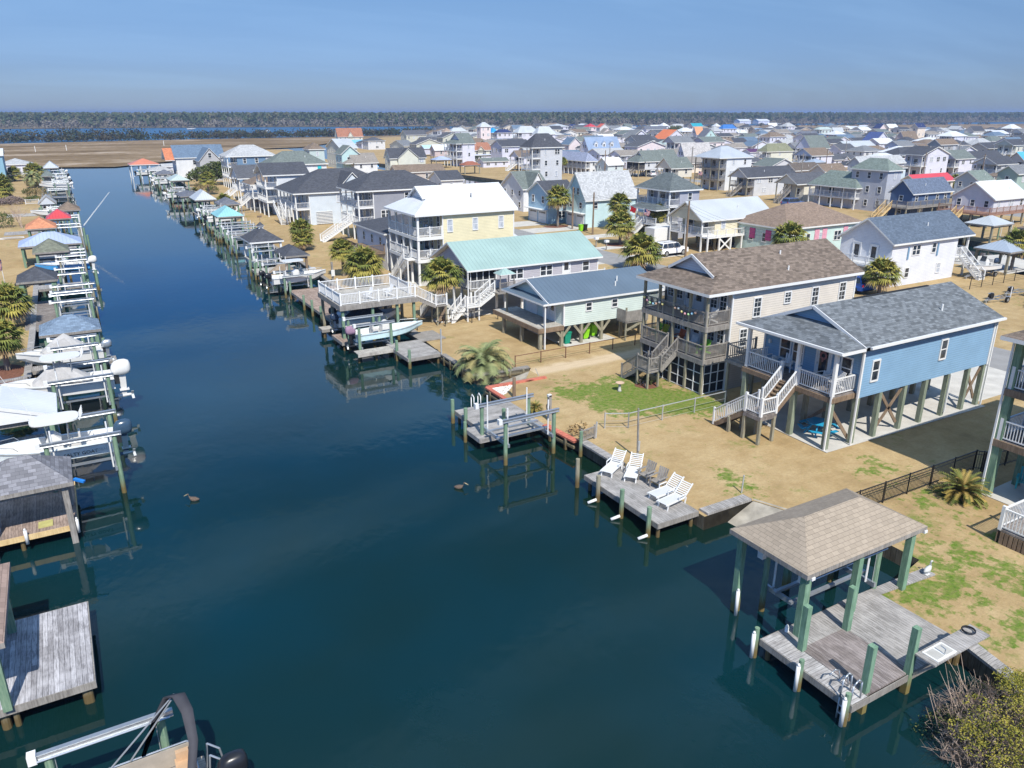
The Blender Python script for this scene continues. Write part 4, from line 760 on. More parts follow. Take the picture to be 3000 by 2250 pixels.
MB().box(40.2, 40.75, 36.8, 36.85, .6, 1.2).build('foundation_vent', WHITE, B)
for f in (2.55, 4.9):
    for y in (37.6, 38.5, 42.0, 43.0): window(B, 'x-', y, f + 1.35, 38.596, .75, 1.4, grid=True)
    for y in (40.0, 40.95): door(B, 'x-', y, f, 38.596, .85, 1.95)
    MB().box(36.4, 38.6, 36.9, 43.5, f - .1, f).build('deck', DKD, B); MB().box(36.34, 36.42, 36.82, 43.58, f - .38, f - .02).box(36.4, 38.6, 36.8, 36.9, f - .38, f - .02).box(36.4, 38.6, 43.5, 43.6, f - .38, f - .02).build('deck_rim', GREYW, B)
    r = MB()
    if f > 3: rail(r, (36.42, 36.9, f), (36.42, 43.5, f), .95, .1)
    else: rail(r, (36.42, 36.9, f), (36.42, 39.5, f), .95, .1); rail(r, (36.42, 40.6, f), (36.42, 43.5, f), .95, .1)
    rail(r, (36.42, 36.9, f), (38.5, 36.9, f), .95, .1); rail(r, (36.42, 43.5, f), (38.5, 43.5, f), .95, .1); r.build('railing', GREYW, B)
for y in (36.95, 38.6, 40.2, 41.8, 43.45): post(B, 36.48, y, 0, 7.1, .17, PILEB, 'porch_post')
downpipe(B, 38.55, 36.75, 7.1, 0)
sc = MB(); sc.box(36.55, 36.58, 37.0, 43.4, .05, 2.15); sc.box(36.6, 38.6, 36.93, 36.96, .05, 2.15); sc.build('porch_screen', SCREEN, B)
fr = MB()
for i in range(9): y = 37.0 + i * .8; fr.box(36.50, 36.55, y - .03, y + .03, 0, 2.15)
for z in (.06, .75, 1.5, 2.12): fr.box(36.505, 36.545, 37.0, 43.4, z - .025, z + .025)
for i in range(4): x = 36.6 + i * .66; fr.box(x - .03, x + .03, 36.88, 36.93, 0, 2.15)
for z in (.06, .75, 1.5, 2.12): fr.box(36.6, 38.6, 36.885, 36.925, z - .025, z + .025)
fr.build('screen_frame', WHITEV, B)
stairs(B, (36.4, 40.05, 2.55), (35.0, 40.05, 1.35), 1.05, 'x', GREYW, GREYW, sp=.12)
MB().box(34.0, 35.05, 39.7, 41.0, 1.15, 1.28).build('landing', GREYW, B); r = MB(); rail(r, (34.05, 39.72, 1.28), (35.0, 39.72, 1.28), .95, .11); rail(r, (34.05, 39.72, 1.28), (34.05, 40.95, 1.28), .95, .11); r.build('railing', GREYW, B)
stairs(B, (34.55, 41.0, 1.28), (34.55, 42.7, .05), 1.0, 'y', GREYW, GREYW, sp=.12)
for x, y in ((34.05, 39.75), (35.0, 39.75), (34.05, 40.9)): post(B, x, y, 0, 1.15, .13, PILEB)
vent(B, 45.5, 39.2, 8.6); vent(B, 44.7, 37.6, 7.8)
# lantern string on the upper rail, paper lanterns are parts
Ls = thing('lantern_string', 'string of pastel paper lanterns sagging along the upper porch rail', 'string lights', (36.3, 40, 5.9))
cols = [(.8, .7, .3), (.8, .4, .45), (.45, .7, .35), (.35, .6, .75), (.8, .5, .35), (.75, .75, .7)]
pts = []
for i in range(17):
    y = 43.3 - i * .34; z = 5.72 - .3 * abs(math.sin(i * math.pi / 5.3)); pts.append((36.33, y, z + .12))
    if i not in (7, 8, 9): MB().ell((36.31, y, z), (.1, .1, .1), 8, 5).build('lantern', plain('paper_%d' % (i % 6), cols[i % 6], .8), Ls, True)
MB().path(pts, .012, 4).build('cord', DARK, Ls)
# --- C: mint house with metal roof
M_ = siding((.62, .71, .66), 'mint_siding'); RM = seam((.12, .165, .215), 'metal_roof_slate', .42, .45)
Cc = thing('stilt_house', 'low mint stilt house with slate-blue metal roof and open grey deck facing the canal', 'house', (39, 54.6, 0))
roof_mesh('dutch', 32.5, 45.1, 51.2, 58.2, 3.92, 1.42, .16, .85, dz=(4.1, .35)).build('roof', [RM, WHITEV], Cc); gable_trim(Cc, 32.98, 51.2, 58.2, 3.94, 1.4)
MB().add([(33.45, 51.8, 4.0), (33.45, 57.6, 4.0), (33.45, 54.7, 5.16)], [(0, 2, 1)]).build('gable', M_, Cc)
walls(Cc, 34.7, 44.7, 51.5, 57.9, 1.75, 3.9, 'hip', 0, M_, .3)
for x in (37.2, 39.9): window(Cc, 'y-', x, 3.15, 51.495, .7, .8)
for y in (53.2, 54.2, 56.1, 57.0): door(Cc, 'x-', y, 1.85, 34.695, .8, 1.8)
MB().box(32.3, 34.7, 51.5, 59.2, 1.75, 1.85).build('deck', DKL, Cc); MB().box(32.22, 32.3, 51.45, 59.25, 1.45, 1.84).box(32.3, 34.7, 51.42, 51.5, 1.45, 1.84).build('deck_rim', BROWNW, Cc)
for x in (32.5, 34.6): 
    for y in (51.65, 54.6, 57.7): post(Cc, x, y, 0, 1.75, .26, PILEB)
for x in (36.6, 38.7, 40.8, 42.9, 44.5):
    for y in (51.65, 54.7, 57.7): post(Cc, x, y, 0, 1.8, .24, PILEB)
for x in (34.6, 36.6, 38.7):
    brace(Cc, (x + .1, 51.55, .9), (x + .8, 51.55, 1.7)); brace(Cc, (x - .1, 51.55, .9), (x - .8, 51.55, 1.7))
post(Cc, 32.9, 51.6, 0, 3.8, .13, WHITEV, 'porch_post'); post(Cc, 32.9, 57.9, 1.8, 3.8, .13, PILEB, 'porch_post'); downpipe(Cc, 32.8, 51.4, 3.8)
MB().box(40.2, 42.6, 50.2, 51.5, 1.55, 1.68).build('side_deck', GREYW, Cc); MB().box(40.2, 42.6, 50.16, 50.2, 1.7, 2.6).box(40.16, 40.2, 50.2, 51.4, 1.7, 2.7).build('deck_screen', GREYW, Cc)
for q in ((40.3, 50.3), (42.5, 50.3)): post(Cc, q[0], q[1], 0, 2.9, .12, PILEB)
brace(Cc, (40.4, 50.3, .9), (42.4, 50.3, 1.6)); vent(Cc, 41.2, 53.0, 4.7); vent(Cc, 40.6, 52.4, 4.4)
sheet('carport_slab', [(34.8, 51.2), (40.0, 51.2), (40.0, 57.6), (34.8, 57.6)], .04, CONC)
# --- D: teal roofed house
G_ = siding((.48, .46, .49), 'grey_siding'); RT = seam((.33, .46, .425), 'metal_roof_teal', .42, .35)
D = thing('stilt_house', 'grey house with long teal metal roof, screened front porch and white side walkway', 'house', (40, 68, 0))
roof_mesh('gx', 32.0, 47.7, 63.8, 72.5, 4.56, 2.1, .16).build('roof', [RT, WHITEV], D)
MB().add([(32.5, 64.3, 4.55), (32.5, 72.0, 4.55), (32.5, 68.15, 6.3), (32.6, 64.3, 4.55), (32.6, 72.0, 4.55), (32.6, 68.15, 6.3)], [(0, 2, 1), (3, 4, 5), (0, 1, 4, 3)]).build('gable', G_, D)
walls(D, 35.3, 47.3, 64.2, 72.1, 2.55, 4.56, 'gx', 1.95, G_, .3)
MB().box(32.5, 35.3, 64.2, 72.1, 2.45, 2.6).build('porch_deck', DKL, D); MB().box(32.62, 32.65, 64.4, 71.9, 2.65, 4.45).box(32.7, 35.2, 64.4, 64.43, 2.65, 4.45).build('porch_screen', SCREEN, D)
fr = MB()
for i in range(11): y = 64.3 + i * .77; fr.box(32.55, 32.62, y - .03, y + .03, 2.6, 4.5)
for i in range(5): x = 32.6 + i * .67; fr.box(x - .03, x + .03, 64.3, 64.38, 2.6, 4.5)
fr.box(32.55, 32.61, 64.3, 72, 3.4, 3.46); fr.box(32.6, 35.3, 64.31, 64.37, 3.4, 3.46); rail(fr, (32.5, 64.25, 2.6), (32.5, 72, 2.6), .85, .14, posts=False); rail(fr, (32.6, 64.2, 2.6), (35.2, 64.2, 2.6), .85, .14, posts=False); fr.build('porch_frame', WHITEV, D)
for x, tw in ((37.6, True), (41.0, True), (45.8, False)): window(D, 'y-', x, 3.7, 64.195, 1.5 if tw else .9, 1.1, tw)
door(D, 'y-', 43.4, 2.6, 64.19, .85, 1.85)
MB().box(35.4, 47.3, 62.9, 64.2, 2.42, 2.56).build('walkway', GREYW, D); r = MB(); rail(r, (36.6, 62.95, 2.56), (47.3, 62.95, 2.56), .85, .15); r.build('railing', WHITEV, D)
r = MB(); rail(r, (34.6, 62.2, 2.56), (36.2, 62.2, 2.56), .85, .12); r.build('railing', GREYW, D); MB().box(34.3, 36.4, 62.1, 64.2, 2.4, 2.54).build('side_deck', GREYW, D)
roof_mesh('hip', 34.6, 36.3, 62.1, 63.5, 4.2, .45, .05).build('gazebo_top', [RT, WHITE], D)
for q in ((34.7, 62.3), (36.2, 62.3), (34.7, 63.4), (36.2, 63.4)): post(D, q[0], q[1], 2.5, 4.2, .07, GREYW, 'gazebo_post')
stairs(D, (34.3, 63.2, 2.56), (32.7, 63.2, 1.5), 1.0, 'x', WHITE, WHITEV, sp=.14)
MB().box(31.3, 32.7, 62.6, 63.8, 1.3, 1.45).build('landing', WHITE, D); r = MB(); rail(r, (31.35, 62.65, 1.45), (32.6, 62.65, 1.45), .9, .14); rail(r, (31.35, 62.65, 1.45), (31.35, 63.1, 1.45), .9, .14); r.build('railing', WHITEV, D)
stairs(D, (31.3, 63.4, 1.45), (29.9, 63.4, .05), .9, 'x', WHITE, WHITEV, sp=.14)
for x in (32.6, 35.4, 38.3, 41.2, 44.2, 47.1):
    for y in (64.35, 68, 71.9): post(D, x, y, 0, 2.5, .2, WHITE)
for x in (35.6, 38.6, 41.6, 44.6): post(D, x, 63.0, 0, 2.45, .15, WHITE)
for q in ((31.4, 62.7), (32.6, 62.7), (32.6, 63.7)): post(D, q[0], q[1], 0, 1.3, .12, WHITE)
downpipe(D, 32.1, 63.9, 4.4, .1); sheet('patio', [(32, 64.2), (46, 64.2), (46, 72), (32, 72)], .03, CONC)
# --- E: yellow house
Y_ = siding((.77, .70, .47), 'yellow_siding'); RW = rmat('white')
E_ = thing('beach_house', 'tall pale yellow house with bright white metal roof and two levels of white porches', 'house', (40, 83.8, 0))
roof_mesh('dutch', 33.4, 46.5, 79.1, 88.5, 7.95, 2.65, .22, 2.5, dz=(9.34, 2.47)).build('roof', [RW, WHITEV], E_); gable_trim(E_, 35.52, 81.6, 86.0, 9.36, 1.22)
MB().add([(35.86, 81.6, 9.3), (35.86, 86.0, 9.3), (35.86, 83.8, 10.5)], [(0, 2, 1)]).build('gable', siding((.72, .74, .78)), E_)
walls(E_, 36.9, 46.1, 79.5, 88.1, 0, 7.95, 'hip', 0, Y_, .4)
for x in (37.8, 41.0, 44.4): window(E_, 'y-', x, 6.5, 79.495, .75, 1.45, pane=BLIND)
for x in (39.6, 41.9, 44.3): window(E_, 'y-', x, 3.95, 79.495, .7, 1.2)
for f in (2.95, 5.45):
    for y in (80.6, 82.4, 85.6, 87.2): window(E_, 'x-', y, f + 1.35, 36.895, .8, 1.5)
    door(E_, 'x-', 84.0, f, 36.895, 1.5, 2.0)
    MB().box(33.8, 36.9, 79.5, 88.1, f - .12, f).build('deck', DKL, E_); MB().box(33.72, 33.8, 79.42, 88.18, f - .38, f - .02).box(33.8, 36.9, 79.4, 79.5, f - .38, f - .02).build('deck_rim', WHITE, E_)
    r = MB(); rail(r, (33.82, 79.55, f), (33.82, 88.0, f), 1.0, .14, 2.8) if f > 3 else (rail(r, (33.82, 79.55, f), (33.82, 81.4, f), 1.0, .14), rail(r, (33.82, 82.5, f), (33.82, 88.0, f), 1.0, .14)); rail(r, (33.82, 79.55, f), (36.8, 79.55, f), 1.0, .14, 1.6); r.build('railing', WHITEV, E_)
for y in (79.6, 81.7, 83.8, 85.9, 88.0): post(E_, 33.9, y, 0, 7.8, .24, WHITE, 'porch_post')
stairs(E_, (33.3, 81.4, 2.95), (33.3, 85.2, .05), .95, 'y', WHITE, WHITEV, sp=.15); MB().box(32.8, 33.8, 80.3, 81.4, 2.8, 2.94).build('landing', WHITE, E_)
for q in ((32.85, 80.4), (32.85, 82.7)): post(E_, q[0], q[1], 0, 2.8 if q[1] < 81 else 1.8, .15, WHITE)
roof_mesh('gx', 46.1, 47.6, 81, 86, 4.4, .5, .1).build('carport_roof', [RW, WHITE], E_); post(E_, 47.4, 81.2, 0, 4.3, .2, WHITE, 'porch_post'); vent(E_, 41.5, 81.4, 9.4, DARK)
sheet('patio', [(33.4, 79.3), (37, 79.3), (37, 88), (33.4, 88)], .03, CONC)
# --- smaller neighbours up the bank
Wc = thing('cottage', 'white cottage with charcoal roof and brown deck, between the yellow and grey houses', 'house', (39, 95, 0))
roof_mesh('hip', 33.6, 44.5, 89.4, 101, 4.6, 1.5, .18).build('roof', [rmat('charcoal'), WHITE], Wc); walls(Wc, 34.1, 44, 89.9, 100.6, 0, 4.6, 'hip', 0, siding((.74, .75, .77)), .4)
for x in (36.3, 38.6, 41): window(Wc, 'y-', x, 3.2, 89.895, .8, 1.1, sub=False)
for y in (92, 95, 98): window(Wc, 'x-', y, 3.3, 34.095, .8, 1.2, sub=False)
MB().box(31.2, 34.1, 90.5, 99, 2.0, 2.15).build('deck', BROWNW, Wc); r = MB(); rail(r, (31.3, 90.6, 2.15), (31.3, 98.9, 2.15), .95, .12); rail(r, (31.3, 90.6, 2.15), (34, 90.6, 2.15), .95, .12); r.build('railing', BROWNW, Wc)
for y in (90.7, 93.4, 96.1, 98.8): post(Wc, 31.4, y, 0, 2, .18, BROWNW)
stairs(Wc, (31.3, 92.4, 2.15), (29.4, 92.4, .05), 1, 'x', GREYW, GREYW)
Gh = house('beach_house', 'dark grey three-level house with charcoal hip roof and white corner porches', 38.3, 112.6, 14.5, 9.4, 7.5, 2.5, 'hip', (.30, .31, .35), 'charcoal', 0, 'porch3', detail=1)
stairs(Gh, (38.4, 116, 2.9), (33.6, 116, .05), 1.3, 'x', WHITE, WHITEV)
Hh = house('beach_house', 'large pale blue-grey house with charcoal roof, white stair flights and a steep front gable', 34.6, 134.3, 20, 13.5, 5.5, 3.5, 'hip', (.62, .68, .73), 'charcoal', 0, 'porch2', detail=1)
cross_gable(Hh, 42.9, 47.5, 134.1, 141, 6.4, 2.3, siding((.62, .68, .73)), rmat('charcoal'), 4); window(Hh, 'y-', 44.7, 6.5, 134.19, .8, 1.3, sub=False); window(Hh, 'y-', 45.8, 6.5, 134.19, .8, 1.3, sub=False)
stairs(Hh, (34.6, 137.6, 2.8), (34.0, 136.0, 1.5), 1.1, 'y', WHITE, WHITEV); stairs(Hh, (33.6, 142, 2.8), (33.6, 137.6, .05), 1.2, 'y', WHITE, WHITEV)
sl = MB(); [sl.box(38.4, 41.3, 134.55, 134.6, z, z + .13) for z in [.15 + .25 * i for i in range(9)]]; sl.build('slatted_screen', WHITE, Hh)
Uh = thing('porch_tower', 'upper white balcony wing under charcoal roof at the canal end of the pale blue-grey house', 'house wing', (36, 150, 0))
roof_mesh('gx', 33.2, 42, 149, 157, 7.6, 2.0, .2).build('roof', [rmat('charcoal'), WHITE], Uh); walls(Uh, 35.8, 41.6, 149.4, 156.6, 0, 7.6, 'gx', 1.8, siding((.68, .70, .72)), .4)
for f in (2.8, 5.3):
    MB().box(33.5, 35.8, 149.4, 156.6, f - .25, f).build('deck', WHITE, Uh); r = MB(); rail(r, (33.6, 149.5, f), (33.6, 156.5, f), sp=.2); rail(r, (33.6, 149.5, f), (35.7, 149.5, f), sp=.2); r.build('railing', WHITEV, Uh)
    for y in (151, 154): window(Uh, 'x-', y, f + 1.3, 35.79, .9, 1.4, sub=False)
for y in (149.6, 153, 156.4): post(Uh, 33.7, y, 0, 7.5, .2, WHITE, 'porch_post')
Ih = house('beach_house', 'small house with brown hip roof and white wrap porch, left of the pale blue-grey house', 32.6, 158, 9, 8, 5.3, 1.9, 'hip', 'white', 'brown', 0, 'porch', detail=0)
Jh = house('beach_house', 'white three-level house with grey-green roof and turquoise shutters', 39.6, 171.5, 13, 8.5, 8, 2.6, 'hip', 'white', 'greengrey', 0, 'porch3')
for x in (47.0, 50.6): MB().box(x - .4, x + .4, 171.82, 171.89, 6.3, 7.5).build('shutter', plain('turquoise_paint', (.03, .48, .52)), Jh)
Kh = house('beach_house', 'white low house with dark plum-charcoal gable roof and white deck, below the blue hipped house', 34.2, 178, 9, 9, 5.0, 2.6, 'gx', 'white', (lambda: rmat('charcoal2'))(), 0, 'porch')
Lh = house('beach_house', 'blue house with pale grey hip roof and white porch at the canal bend', 38.2, 210.5, 13, 9.5, 8, 2.6, 'hip', (.15, .25, .38), 'ltgrey2', 0, 'porch2')
Mh = house('beach_house', 'grey-white house with slate roof and a steep grey gable wing by the marsh', 30.6, 246, 14, 9, 6.2, 3.4, 'gx', 'white', (.14, .16, .18) and rmat('slateblue'), 0, '')
cross_gable(Mh, 36.0, 42.4, 239.0, 250, 5.4, 3.6, siding((.46, .46, .47)), rmat('slateblue'), 0); window(Mh, 'y-', 39.2, 7, 239.28, 1, 1.4, sub=False)
roof_mesh('gx', 28.2, 30.7, 246.2, 255, 5.6, 3.2, .15).build('porch_roof', [rmat('orange3'), WHITE], Mh)
Nh = house('shed', 'small white gabled shed beside the canal bend, left of the steep grey gable', 29.3, 268, 3.6, 4, 2.6, .8, 'gx', 'white', 'ltgrey2', 0, '', 'shed')
Oh = house('workshop', 'flat white workshop with weathered double door near the canal, below the dark roofed house', 33.2, 164.5, 9, 6, 2.9, .5, 'gx', 'white', 'white', 0, '', 'workshop')
MB().box(35, 37.4, 164.78, 164.88, 0, 2.2).build('double_door', GREYW, Oh)
Ph = house('cottage', 'small white roofed boat shed by the marsh channel behind the blue hipped house', 58, 262, 9, 7, 3.4, 1.9, 'gx', 'white', 'slateblue', 0, '')
# --- right-hand neighbour, cut by the frame
Nn = thing('beach_house', 'tall house cut by the right edge, with white railed porches on thick grey-green posts', 'house', (43, 15, 0))
roof_mesh('hip', 38.2, 52, 9.5, 19.1, 8.45, 2.2, .2).build('roof', [ROOFBR, WHITEV], Nn); walls(Nn, 41.2, 51.5, 10, 18.5, 2.7, 8.45, 'hip', 0, siding((.62, .60, .55)), .4)
for f in (3.1, 5.8):
    MB().box(38.9, 41.2, 10, 18.6, f - .12, f).build('deck', DKD, Nn); MB().box(38.8, 38.92, 9.9, 18.7, f - .38, f - .02).box(38.9, 41.2, 18.6, 18.7, f - .38, f - .02).build('deck_rim', BROWNW, Nn)
    r = MB(); rail(r, (38.95, 10, f), (38.95, 18.5, f), 1.0, .14, 2.2, .15); rail(r, (38.95, 18.55, f), (41.1, 18.55, f), 1.0, .14, 2.1); r.build('railing', WHITEV, Nn)
    for y in (12, 15, 17.4): window(Nn, 'x-', y, f + 1.4, 41.19, .9, 1.5)
for y in (18.5, 15.6, 12.6): post(Nn, 39.05, y, 0, 8.3, .34, PILE, 'porch_post')
downpipe(Nn, 38.82, 18.72, 8.2); downpipe(Nn, 39.3, 18.75, 8.2)
post(Nn, 41.3, 18.3, 0, 2.7, .3, PILE)
sheet('patio', [(38.7, 10), (46, 10), (46, 18.8), (38.7, 18.6)], .04, CONC)
Nd = thing('low_deck', 'low wooden deck with white railing at the right edge above the near lawn', 'deck', (37, 13.5, 0))
MB().box(34.6, 38.6, 10.5, 15.6, .62, .72).build('deck_boards', DKD, Nd); sk = MB(); [sk.box(34.58, 34.62, 10.5 + i * .2, 10.66 + i * .2, 0, .6) for i in range(25)]; [sk.box(34.6 + i * .2, 34.76 + i * .2, 15.58, 15.62, 0, .6) for i in range(20)]; sk.build('skirt_boards', BROWNW, Nd)
r = MB(); rail(r, (34.65, 10.6, .72), (34.65, 15.55, .72), 1.0, .14, 2, .15); rail(r, (34.65, 15.55, .72), (38.5, 15.55, .72), 1.0, .14, 2, .15); r.build('railing', WHITEV, Nd)
# extras on the street side
def find(pre): return [o for o in C.objects if o.get('label', '').startswith(pre)][0], [h for h in HOUSES if h[11].startswith(pre)][0]
MAG = plain('magenta_paint', (.50, .08, .24))
h_, q_ = find('mint house with brown'); hx, hy, hl_, hw, he = q_[:5]
for t_ in (.32, .6): MB().box(hx + .32, hx + .39, hy + hw * t_ - .5, hy + hw * t_ + .5, he - 2.0, he - .6).build('shutter', MAG, h_)
for t_ in (.42, .52, .8): MB().box(hx + hl_ * t_ - .45, hx + hl_ * t_ + .45, hy + .31, hy + .39, he - 2.2, he - .5).build('shutter', plain('pink_paint', (.62, .30, .38)), h_)
h_, q_ = find('two-storey grey house with dark hip'); hx, hy, hl_, hw, he = q_[:5]; FX, FY = hx, hy
roof_mesh('hip', hx - 2.2, hx + .6, hy + .3, hy + hw * .8, 4.6, .7, .15).build('porch_roof', [rmat('slategreen'), WHITE], h_); stairs(h_, (hx - 1.8, hy + 4, 2.4), (hx - 4.6, hy + 4, .05), 1.2, 'x', WHITE, WHITEV)
MB().box(hx - 2, hx + .4, hy + .5, hy + hw * .8, 2.2, 2.4).build('porch_floor', WHITE, h_); r = MB(); rail(r, (hx - 1.95, hy + .5, 2.4), (hx - 1.95, hy + hw * .8, 2.4), .9, .2); r.build('railing', WHITEV, h_)
h_, q_ = find('white house with blue shingle'); hx, hy, hl_, hw, he = q_[:5]; yc_ = hy + hw / 2
for c in list(h_.children):
    if c.name.startswith('window') and c.location.x + h_.location.x < hx + .7: [bpy.data.objects.remove(k) for k in list(c.children)]; bpy.data.objects.remove(c)
for d_ in (-1.1, 1.1): door(h_, 'x-', yc_ + d_, 2.5, hx + .39, .95, 2.0)
MB().box(hx - 1.6, hx + .4, hy + .4, hy + hw - .4, 2.3, 2.48).build('balcony', WHITE, h_); r = MB(); rail(r, (hx - 1.55, hy + .4, 2.48), (hx - 1.55, hy + hw - .4, 2.48), .9, .15, 1.6); rail(r, (hx - 1.55, hy + .4, 2.48), (hx + .3, hy + .4, 2.48), .9, .15); r.build('railing', WHITEV, h_)
for y in (hy + .5, hy + hw - .5): post(h_, hx - 1.5, y, 0, 2.3, .16, WHITE)
X1 = hx + hl_; MB().box(X1 - .4, X1 + 1.9, hy + .4, hy + hw - .4, 2.3, 2.48).build('balcony', WHITE, h_); r = MB(); rail(r, (X1 - .3, hy + .45, 2.48), (X1 + 1.85, hy + .45, 2.48), .95, .15, 1.1); rail(r, (X1 + 1.85, hy + .45, 2.48), (X1 + 1.85, hy + hw - .5, 2.48), .95, .15); r.build('railing', WHITEV, h_)
roof_mesh('gx', X1 - .02, X1 + 2.3, hy, hy + hw, he, q_[5], .2).build('porch_roof', [rmat('blueshin'), WHITE], h_)
for y in (hy + .5, hy + hw - .6): post(h_, X1 + 1.8, y, 0, he - .1, .2, WHITE, 'porch_post')
stairs(h_, (X1 + .9, hy + .4, 2.48), (X1 + .9, hy - 2.4, .05), 1.0, 'y', WHITE, WHITEV)
for t_ in (.3, .72): MB().box(hx + hl_ * t_ - .75, hx + hl_ * t_ - .5, hy + .31, hy + .38, he - 2.0, he - .6).build('shutter', plain('steel_blue', (.16, .28, .42)), h_)
h_, q_ = find('cream house with pale metal roof and white b'); hx, hy, hl_, hw, he = q_[:5]
MB().box(hx + .4, hx + 9, hy - .9, hy + .4, 1.98, 2.16).build('side_deck', WHITE, h_); r = MB(); rail(r, (hx + .4, hy - .85, 2.16), (hx + 9, hy - .85, 2.16), .9, .3, 1.6); r.build('railing', WHITEV, h_)
for x in (hx + .5, hx + 2.7, hx + 4.9, hx + 7, hx + 8.9): post(h_, x, hy - .8, 0, 1.98, .2, WHITE)
brace(h_, (hx + 2.7, hy - .82, .2), (hx + 4.9, hy - .82, 1.9), WHITE); brace(h_, (hx + 4.9, hy - .78, .2), (hx + 2.7, hy - .78, 1.9), WHITE)
def flag(label, loc, stripes, pole_h=0):
    f = thing('flag', label, 'flag', loc); m = MB(); n = 12; w, h = 1.3, .85
    def P(i, j): return (loc[0] + .12 * math.sin(i * 1.1 + j * .3), loc[1] - w * i / n - .05, loc[2] - h * j / 13 - .25 * (i / n) ** 1.4)
    for j in range(13):
        for i in range(n):
            mi = stripes(i, j); m.add([P(i, j), P(i + 1, j), P(i + 1, j + 1), P(i, j + 1)], [(0, 1, 2, 3)], mi)
    m.build('cloth', [plain('flag_red', (.55, .03, .04)), plain('flag_white', (.8, .8, .8)), plain('flag_blue', (.03, .05, .22))], f)
    MB().tube((loc[0], loc[1], loc[2] - h - (pole_h or .6)), (loc[0], loc[1], loc[2] + .1), .03, n=6).build('flagpole', WHITE, f); return f
us = lambda i, j: 2 if (i < 5 and j < 7) else (j % 2)
flag('national stars-and-stripes flag by the porch stairs of the two-storey grey house', (FX - 2.3, FY + 3.0, 4.6), us, .9)
flag('plain red flag beside the striped flag on the grey house porch', (FX - 2.3, FY + 6.4, 4.7), lambda i, j: 0, .8)
flag('striped flag on a slanted pole on the left bank lawn', (-6.6, 99.4, 3.6), us, 2.7)
flag('striped flag hanging on a pole at the three-level hip roofed house', (139, 148, 4.8), us, 3.9)

# ------------------------------------------------------------------ docks, lifts, boat covers
def dock(label, x0, x1, y0, y1, z=.12, mat=None, piles=(), pm=None, pw=.26, pz=.9, rim=None, poly=None):
    t = thing('dock', label, 'dock', ((x0 + x1) / 2, (y0 + y1) / 2, WZ))
    if poly: MB().ext(poly, z - .07, z).build('deck', mat or DKX, t)
    else: MB().box(x0 + .04, x1 - .04, y0 + .04, y1 - .04, z - .06, z).build('deck', mat or DKX, t)
    if not poly: MB().box(x0, x1, y0, y0 + .04, z - .28, z - .01).box(x0, x1, y1 - .04, y1, z - .28, z - .01).box(x0, x0 + .04, y0 + .04, y1 - .04, z - .28, z - .01).box(x1 - .04, x1, y0 + .04, y1 - .04, z - .28, z - .01).build('rim_board', rim or GREYW, t)
    n = max(2, int((x1 - x0) / 2.2) + 1); k = max(2, int((y1 - y0) / 3) + 1)
    if not poly:
        for i in range(n):
            for j in range(k): post(t, x0 + .25 + (x1 - x0 - .5) * i / (n - 1), y0 + .25 + (y1 - y0 - .5) * j / (k - 1), WZ - 1.2, z - .08, .2, PILEB, 'pile', True)
    for p in piles: post(t, p[0], p[1], WZ - 1.2, p[2] if len(p) > 2 else pz, pw, pm or PILE, 'tall_pile', True)
    return t
def bumper(par, x, y, z0=-.75, z1=.35): return MB().tube((x, y, z0), (x, y, z1 - .08), .075, n=10).tube((x, y, z1 - .08), (x, y, z1), .075, .03, 10).build('fender', WHITEV, par, True)
def cover(label, x0, x1, y0, y1, ze, rise, mat, z=-1.9, pm=None, pw=.26, kind='hip', nx=2, dk=None, white=False, name='boathouse', gmat=None):
    t = thing(name, label, 'boathouse', ((x0 + x1) / 2, (y0 + y1) / 2, WZ))
    roof_mesh(kind, x0, x1, y0, y1, ze, rise, .2).build('roof', [mat, WHITE if white else GREYW], t)
    for i in range(nx):
        for y in (y0 + .35, y1 - .35): post(t, x0 + .4 + (x1 - x0 - .8) * i / (nx - 1), y, z, ze - .15, pw, pm or PILE, 'post')
    MB().box(x0 + .3, x1 - .3, y0 + .27, y0 + .43, ze - .42, ze - .19).box(x0 + .3, x1 - .3, y1 - .43, y1 - .27, ze - .42, ze - .19).build('header_beam', GREYW, t)
    if dk: MB().box(x0 + .2, x1 - .2, y0 + .2, y1 - .2, -.02, .1).build('deck', dk, t)
    if kind == 'gy' and gmat: MB().add([(x0 + .2, y0 + .05, ze - .1), (x1 - .2, y0 + .05, ze - .1), ((x0 + x1) / 2, y0 + .05, ze + rise - .2)], [(0, 1, 2)]).build('gable', gmat, t)
    return t
